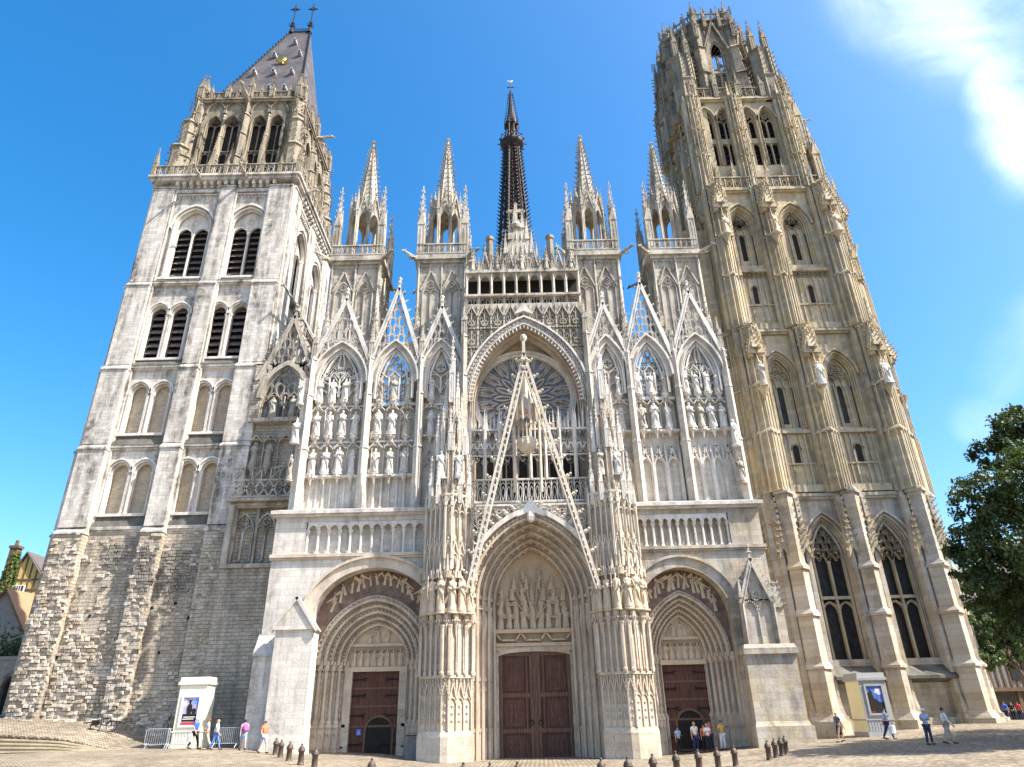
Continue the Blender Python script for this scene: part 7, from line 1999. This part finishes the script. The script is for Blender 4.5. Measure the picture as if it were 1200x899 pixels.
# ------------------------------------------------------------------ HOUSES LEFT
def leaves(m, n, fn, s, rr):
    for _ in range(n):
        c, nr = fn(rr); a = rr.uniform(0, 2*pi); t = Vector((rr.gauss(0, 1), rr.gauss(0, 1), rr.gauss(0, 1))); nr = (nr*.8+t*.45).normalized()
        u = nr.cross(Vector((sin(a), cos(a), .3))).normalized(); v = nr.cross(u); k = s*rr.uniform(.6, 1.3)
        b = m.add([c-u*k*.5, c+v*k*.32, c+u*k*.6, c-v*k*.32]); m.face(b, b+1, b+2, b+3)
def houses():
    y = 44.
    # half-timbered gable, tall
    A = empty('timbered_house', (-54., y, .5), 'tall yellow half-timbered gable house beyond the left tower', 'house')
    a, b, t, wl = at(3, 700, y), at(53, 695, y), at(32, 655, y), 14.
    x0, x1 = a.x-.5, b.x+.6; zc = at(40, 690, y).z; zt = t.z+.8; xm = t.x
    m = MB(); m.ext([(x0, 0), (x1, 0), (x1, zc), (xm, zt), (x0, zc)], y, y+9); m.build('wall', OCHRE, A)
    m = MB()
    for k in range(9):
        x = x0+(x1-x0)*k/8.; zz = zc+(zt-zc)*(1-abs(x-xm)/max(xm-x0, x1-xm)); m.box(x-.1, x+.1, y-.06, y+.02, zc-7, max(zz-.3, zc-.5))
    for z in (zc-.1, zc-2.4, zc+1.2): 
        m.box(x0 if z < zc else x0+1., x1 if z < zc else x1-1., y-.08, y+.02, z-.1, z+.1)
    m.bars([(x0, zc), (xm, zt)], .25, y-.1, y+.05); m.bars([(x1, zc), (xm, zt)], .25, y-.1, y+.05); m.build('timber_frame', TIMBER, A)
    m = MB(); m.mat = 0; m.box(xm-.85, xm+.85, y-.1, y, zc-1.2, zc+.5); m.mat = 1; m.box(xm-.62, xm+.62, y-.14, y-.1, zc-1.1, zc+.4); m.mat = 0
    for q in (-.3, .0, .3): m.box(xm+q-.04, xm+q+.04, y-.17, y-.14, zc-1.1, zc+.4)
    m.box(xm-.62, xm+.62, y-.17, y-.14, zc-.4, zc-.32); m.build('window', [WHITEP, GLASS], A)
    m = MB()
    for sx, xe in ((-1, x0-.5), (1, x1+.4)):
        i = m.add([(xe, y-.4, zc-.5), (xm, y-.4, zt+.15), (xm, y+9, zt+.15), (xe, y+9, zc-.5), (xe, y-.4, zc-.7), (xm, y-.4, zt-.05), (xm, y+9, zt-.05), (xe, y+9, zc-.7)])
        for q in ((0, 1, 2, 3), (4, 7, 6, 5), (0, 4, 5, 1), (2, 6, 7, 3), (0, 3, 7, 4)): m.face(*[i+k for k in q])
    m.build('roof', SLATEB, A)
    # low house with orange roof, gable to the square
    y2 = 33.; B = empty('tiled_house', (-47., y2, .5), 'low grey gabled house with an orange tile roof beyond the left tower', 'house')
    tp = at(12, 692, y2); e1 = at(34, 775, y2); xm = tp.x-.2; zt = tp.z; x1 = e1.x+.1; zc = e1.z+1.2; x0 = 2*xm-x1-1.5
    m = MB(); m.ext([(x0, 0), (x1, 0), (x1, zc), (xm, zt), (x0, zc)], y2, y2+8); m.build('wall', GREYPL, B)
    m = MB(); xr = x1+2.2; yb = y2+9
    for xe, ze in ((x1+.35, zc-.4), (x0-.35, zc-.4)):
        i = m.add([(xe, y2-.4, ze), (xm, y2-.4, zt+.2), (xm+(1.2 if xe > xm else -.5), yb, zt+.2), (xe+(1.5 if xe > xm else 0), yb, ze), (xe, y2-.4, ze-.25), (xm, y2-.4, zt-.05), (xm+(1.2 if xe > xm else -.5), yb, zt-.05), (xe+(1.5 if xe > xm else 0), yb, ze-.25)])
        for q in ((0, 1, 2, 3), (4, 7, 6, 5), (0, 4, 5, 1), (2, 6, 7, 3), (0, 3, 7, 4)): m.face(*[i+k for k in q])
    m.build('roof', TILE, B)
    m = MB(); m.bars([(x1, zc), (xm, zt)], .2, y2-.45, y2-.4); m.bars([(x0, zc), (xm, zt)], .2, y2-.45, y2-.4); m.bars([(x0, zc-1.2), (x1, zc-1.2)], .16, y2-.06, y2); m.build('bargeboard', TIMBER, B)
    # another tiled house continuing behind to the right, so the roofs run on behind the tower
    y3 = 56.; Cc = empty('far_house', (-50., y3, .5), 'brown roofed house end just left of the left tower', 'house')
    m = MB(); p0, p1 = at(46, 694, y3), at(70, 694, y3); m.box(p0.x, p1.x+4, y3, y3+8, 0, p0.z-1.5); m.build('wall', GREYPL, Cc); m = MB(); ridge(m, p0.x-.3, p1.x+4, y3-.5, y3+8.5, p0.z-1.6, p0.z+2.2, 'x'); m.build('roof', TILE, Cc)
    # stone wall with a pointed doorway, left edge
    y4 = 10.; q0, q1 = at(-30, 772, y4), at(30, 772, y4)
    D_ = empty('courtyard_wall', ((q0.x+q1.x)/2, y4, 1.5), 'old grey stone wall with a pointed doorway left of the tower', 'wall')
    m = MB(); pd = at(11, 800, y4); wall(m, q0.x-6, q1.x+1.5, 0, q1.z, y4, y4+.7, [(pd.x, .55, 0, 4.4, 1.0)]); m.box(q0.x-6, q1.x+1.5, y4-.1, y4+.8, q1.z-.05, q1.z+.2); m.build('wall', GREYPL, D_)
    m = MB(); m.box(pd.x-.6, pd.x+.6, y4+.4, y4+.5, 0, 5.4); m.build('door', DARK, D_)
    m = MB(); m.strip(outline(pd.x, .55, 2, 4.4, 1., .3), outline(pd.x, .55, 2, 4.4, 1., .05), y4-.1, y4+.05); m.build('door_arch', DARKS, D_)
    # ivy-grown chimney stack
    p = at(12, 665, 36.); E_ = empty('ivy_chimney', (p.x, 36., .5), 'dark chimney stack overgrown with green ivy at the left edge', 'chimney')
    zt = at(12, 640, 36.).z; m = MB(); m.box(p.x-.5, p.x+.4, 35.7, 36.6, 5., zt); m.box(p.x-.65, p.x+.55, 35.6, 36.7, zt-.3, zt); m.lathe(p.x-.1, 36.1, [(.22, zt), (.18, zt+.7)], 8); m.build('stack', TIMBER, E_)
    rr = random.Random(5); m = MB()
    def fn(r):
        z = 8+(zt-8.8)*r.random()**.8; k = .35+.9*(1-(z-8)/(zt-8)); a = r.uniform(0, 2*pi); rad_ = k*r.uniform(.7, 1.3)
        return Vector((p.x+.1+rad_*cos(a)*1.2, 36.1+rad_*sin(a)*.9, z)), Vector((cos(a), sin(a), .3))
    leaves(m, 2200, fn, .36, rr); m.build('ivy', IVY, E_)
    # dark shrubs over the wall
    sx = at(12, 770, 13.); S = empty('shrub', (sx.x, 13., 1.), 'dark bush rising behind the courtyard wall', 'shrub')
    m = MB(); m.tube([(sx.x, 13., 0), (sx.x+.1, 13., 4), (sx.x-.2, 13.1, 7)], [.2, .14, .05], 6); m.build('stem', BARK, S)
    m = MB()
    def fn2(r):
        a, b_ = r.uniform(0, 2*pi), r.gauss(0, .55); k = r.random()**.4
        return Vector((sx.x-1.+2.6*k*cos(a), 13.+1.3*k*sin(a), 6.2+2.6*b_*.8)), Vector((cos(a), sin(a), .6))
    leaves(m, 3600, fn2, .34, rr); m.build('foliage', LEAF, S)
houses()

# ------------------------------------------------------------------ TREES RIGHT
def tree(name, label, base, crown, n, leaf, mat, seed, trunk_r=.32):
    """crown: list of leaf clumps (centre, radius)"""
    rr = random.Random(seed); root = empty(name, base, label, 'tree')
    m = MB(); bx, by, bz = base
    cz = sum(c[2] for c, r in crown)/len(crown)
    top = Vector((bx+.3, by+.2, cz)); m.tube([(bx, by, bz-.3), (bx+.05, by, bz+1.2), (bx+.15, by+.1, bz+(cz-bz)*.5), top], [trunk_r*1.4, trunk_r, trunk_r*.8, trunk_r*.4], 9)
    for c, r in crown:
        c = Vector(c); s_ = Vector((bx+.12, by+.05, bz+(cz-bz)*rr.uniform(.35, .85))); m.tube([s_, s_.lerp(c, .5)+Vector((0, 0, .4)), c], [trunk_r*.45, trunk_r*.25, .05], 5)
    m.build('trunk', BARK, root)
    m = MB(); tot = sum(r*r for c, r in crown)
    for c, r in crown:
        c = Vector(c); subs = []
        for _ in range(int(14+r*9)):
            d = Vector((rr.gauss(0, 1), rr.gauss(0, 1), rr.gauss(0, .8))).normalized(); subs.append((c+d*r*rr.uniform(.55, 1.0), r*rr.uniform(.2, .38), d))
        k = int(n*r*r/tot/len(subs))
        for sc, sr, sd in subs:
            def fn(q):
                d = Vector((q.gauss(0, 1), q.gauss(0, 1), q.gauss(0, .7))); d.normalize(); return sc+d*sr*q.random()**.45, (d*.4+sd*.4+Vector((0, 0, .55))).normalized()
            leaves(m, k, fn, leaf, rr)
    m.build('crown', mat, root)
    return root
T0 = Vector((28.6, -12.5, 0))
def cl(px, py, Y, r): p = at(px, py, Y); return ((p.x, p.y, p.z), r)
tree('plane_tree', 'large dark green leafy tree at the right edge before the right tower', (31.5, -10., gz(31.5, -10)),
     [cl(1195, 520, -12, 1.7), cl(1160, 575, -13, 1.7), cl(1205, 580, -14, 2.4), cl(1146, 640, -12.5, 1.5), cl(1190, 650, -13.5, 2.3), cl(1160, 690, -13, 1.2), cl(1205, 710, -13, 1.9), cl(1240, 520, -11, 2.6), cl(1260, 620, -10, 3.), cl(1255, 700, -12, 2.6), cl(1320, 600, -12, 3.2), cl(1300, 480, -11, 3.), cl(1135, 665, -12.5, .9), cl(1168, 535, -12, 1.3), cl(1185, 495, -12, 1.1), cl(1142, 600, -12.5, 1.1), ((31, -9, 9.5), 3.2), ((34.5, -10, 10), 3.4), ((33, -6, 7.5), 3.), ((36.5, -9, 8), 3.2), ((29, -7.5, 7), 2.4), ((32, -12, 13), 3.)], 130000, .21, LEAF, 3, .4)
tree('street_tree', 'lighter green tree farther back between the right tower and the big tree', (37., 8., gz(37, 8)),
     [cl(1153, 690, 8, 1.7), cl(1170, 725, 8, 1.9), cl(1150, 735, 7, 1.5), cl(1190, 700, 8, 2.2), cl(1195, 745, 9, 1.8), cl(1157, 768, 7, 1.2), cl(1180, 765, 8, 1.2)], 12000, .3, LEAF2, 8, .2)

# ------------------------------------------------------------------ BUILDING RIGHT
def arcade_house():
    y = 25.; a, b = at(1140, 852, y), at(1200, 846, y); x0, x1 = a.x, b.x+22; z0 = 0.; zf = at(1160, 806, y).z; zt = zf+7.5
    B = empty('arcade_building', ((x0+x1)/2, y, 0.), 'timber-framed building on open posts beyond the right tower', 'building')
    m = MB(); m.box(x0, x1, y, y+10, zf, zt); m.box(x0, x1, y+3.5, y+10, z0, zf); m.build('wall', GREYPL, B)
    m = MB(); ridge(m, x0-.5, x1+.5, y-.8, y+10.8, zt, zt+5, 'x'); m.build('roof', SLATEB, B)
    m = MB(); m.box(x0-.2, x1+.2, y-.3, y+.3, zf-.35, zf); m.build('beam', TIMBER, B)
    k = 0; x = x0+.5
    while x < x1:
        m = MB(); m.box(x-.16, x+.16, y-.1, y+.22, z0-.5, zf-.3); m.box(x-.24, x+.24, y-.16, y+.28, z0-.5, .4); m.build('post', TIMBER, B); x += 2.4
    m = MB(); x = x0
    while x < x1: m.box(x-.1, x+.1, y-.08, y+.02, zf, zt); x += .62
    for z in (zf+2.4, zf+4.8, zt-.2): m.box(x0, x1, y-.1, y+.02, z-.12, z+.12)
    m.build('timber_frame', TIMBER, B)
    for q in range(6):
        x = x0+2+q*3.6; m = MB(); m.box(x-.5, x+.5, y-.12, y+.01, zf+.6, zf+2.1); m.build('window', GLASS, B)
    m = MB(); m.box(x0+2.5, x0+5, y+3.42, y+3.5, .4, 2.8); m.build('shop_window', POST[4], B)
    return x0, y
arcade_house()
g4 = 'people by the arcade building'
for px, py, sh, lg, hr, lb, kw in ((1172, 851, 'red', 'red', 'dark', 'person in a red dress before the timber arcade', dict(skirt=True)), (1183, 848, 'blue', 'navy', 'brown', 'person in blue shirt under the timber arcade', {}), (1191, 847, 'black', 'black', 'dark', 'person in black clothes under the timber arcade', {}), (1199, 848, 'red', 'navy', 'dark', 'person in red top at the very right edge under the arcade', {})):
    p = at(px, py, 20. if px < 1180 else 23.)
    person(p.x, p.y, rnd.uniform(-1, 1), lb, CL[sh], CL[lg], hr, 'stand', 1.7, group=g4, z=gz(p.x, p.y), **kw)
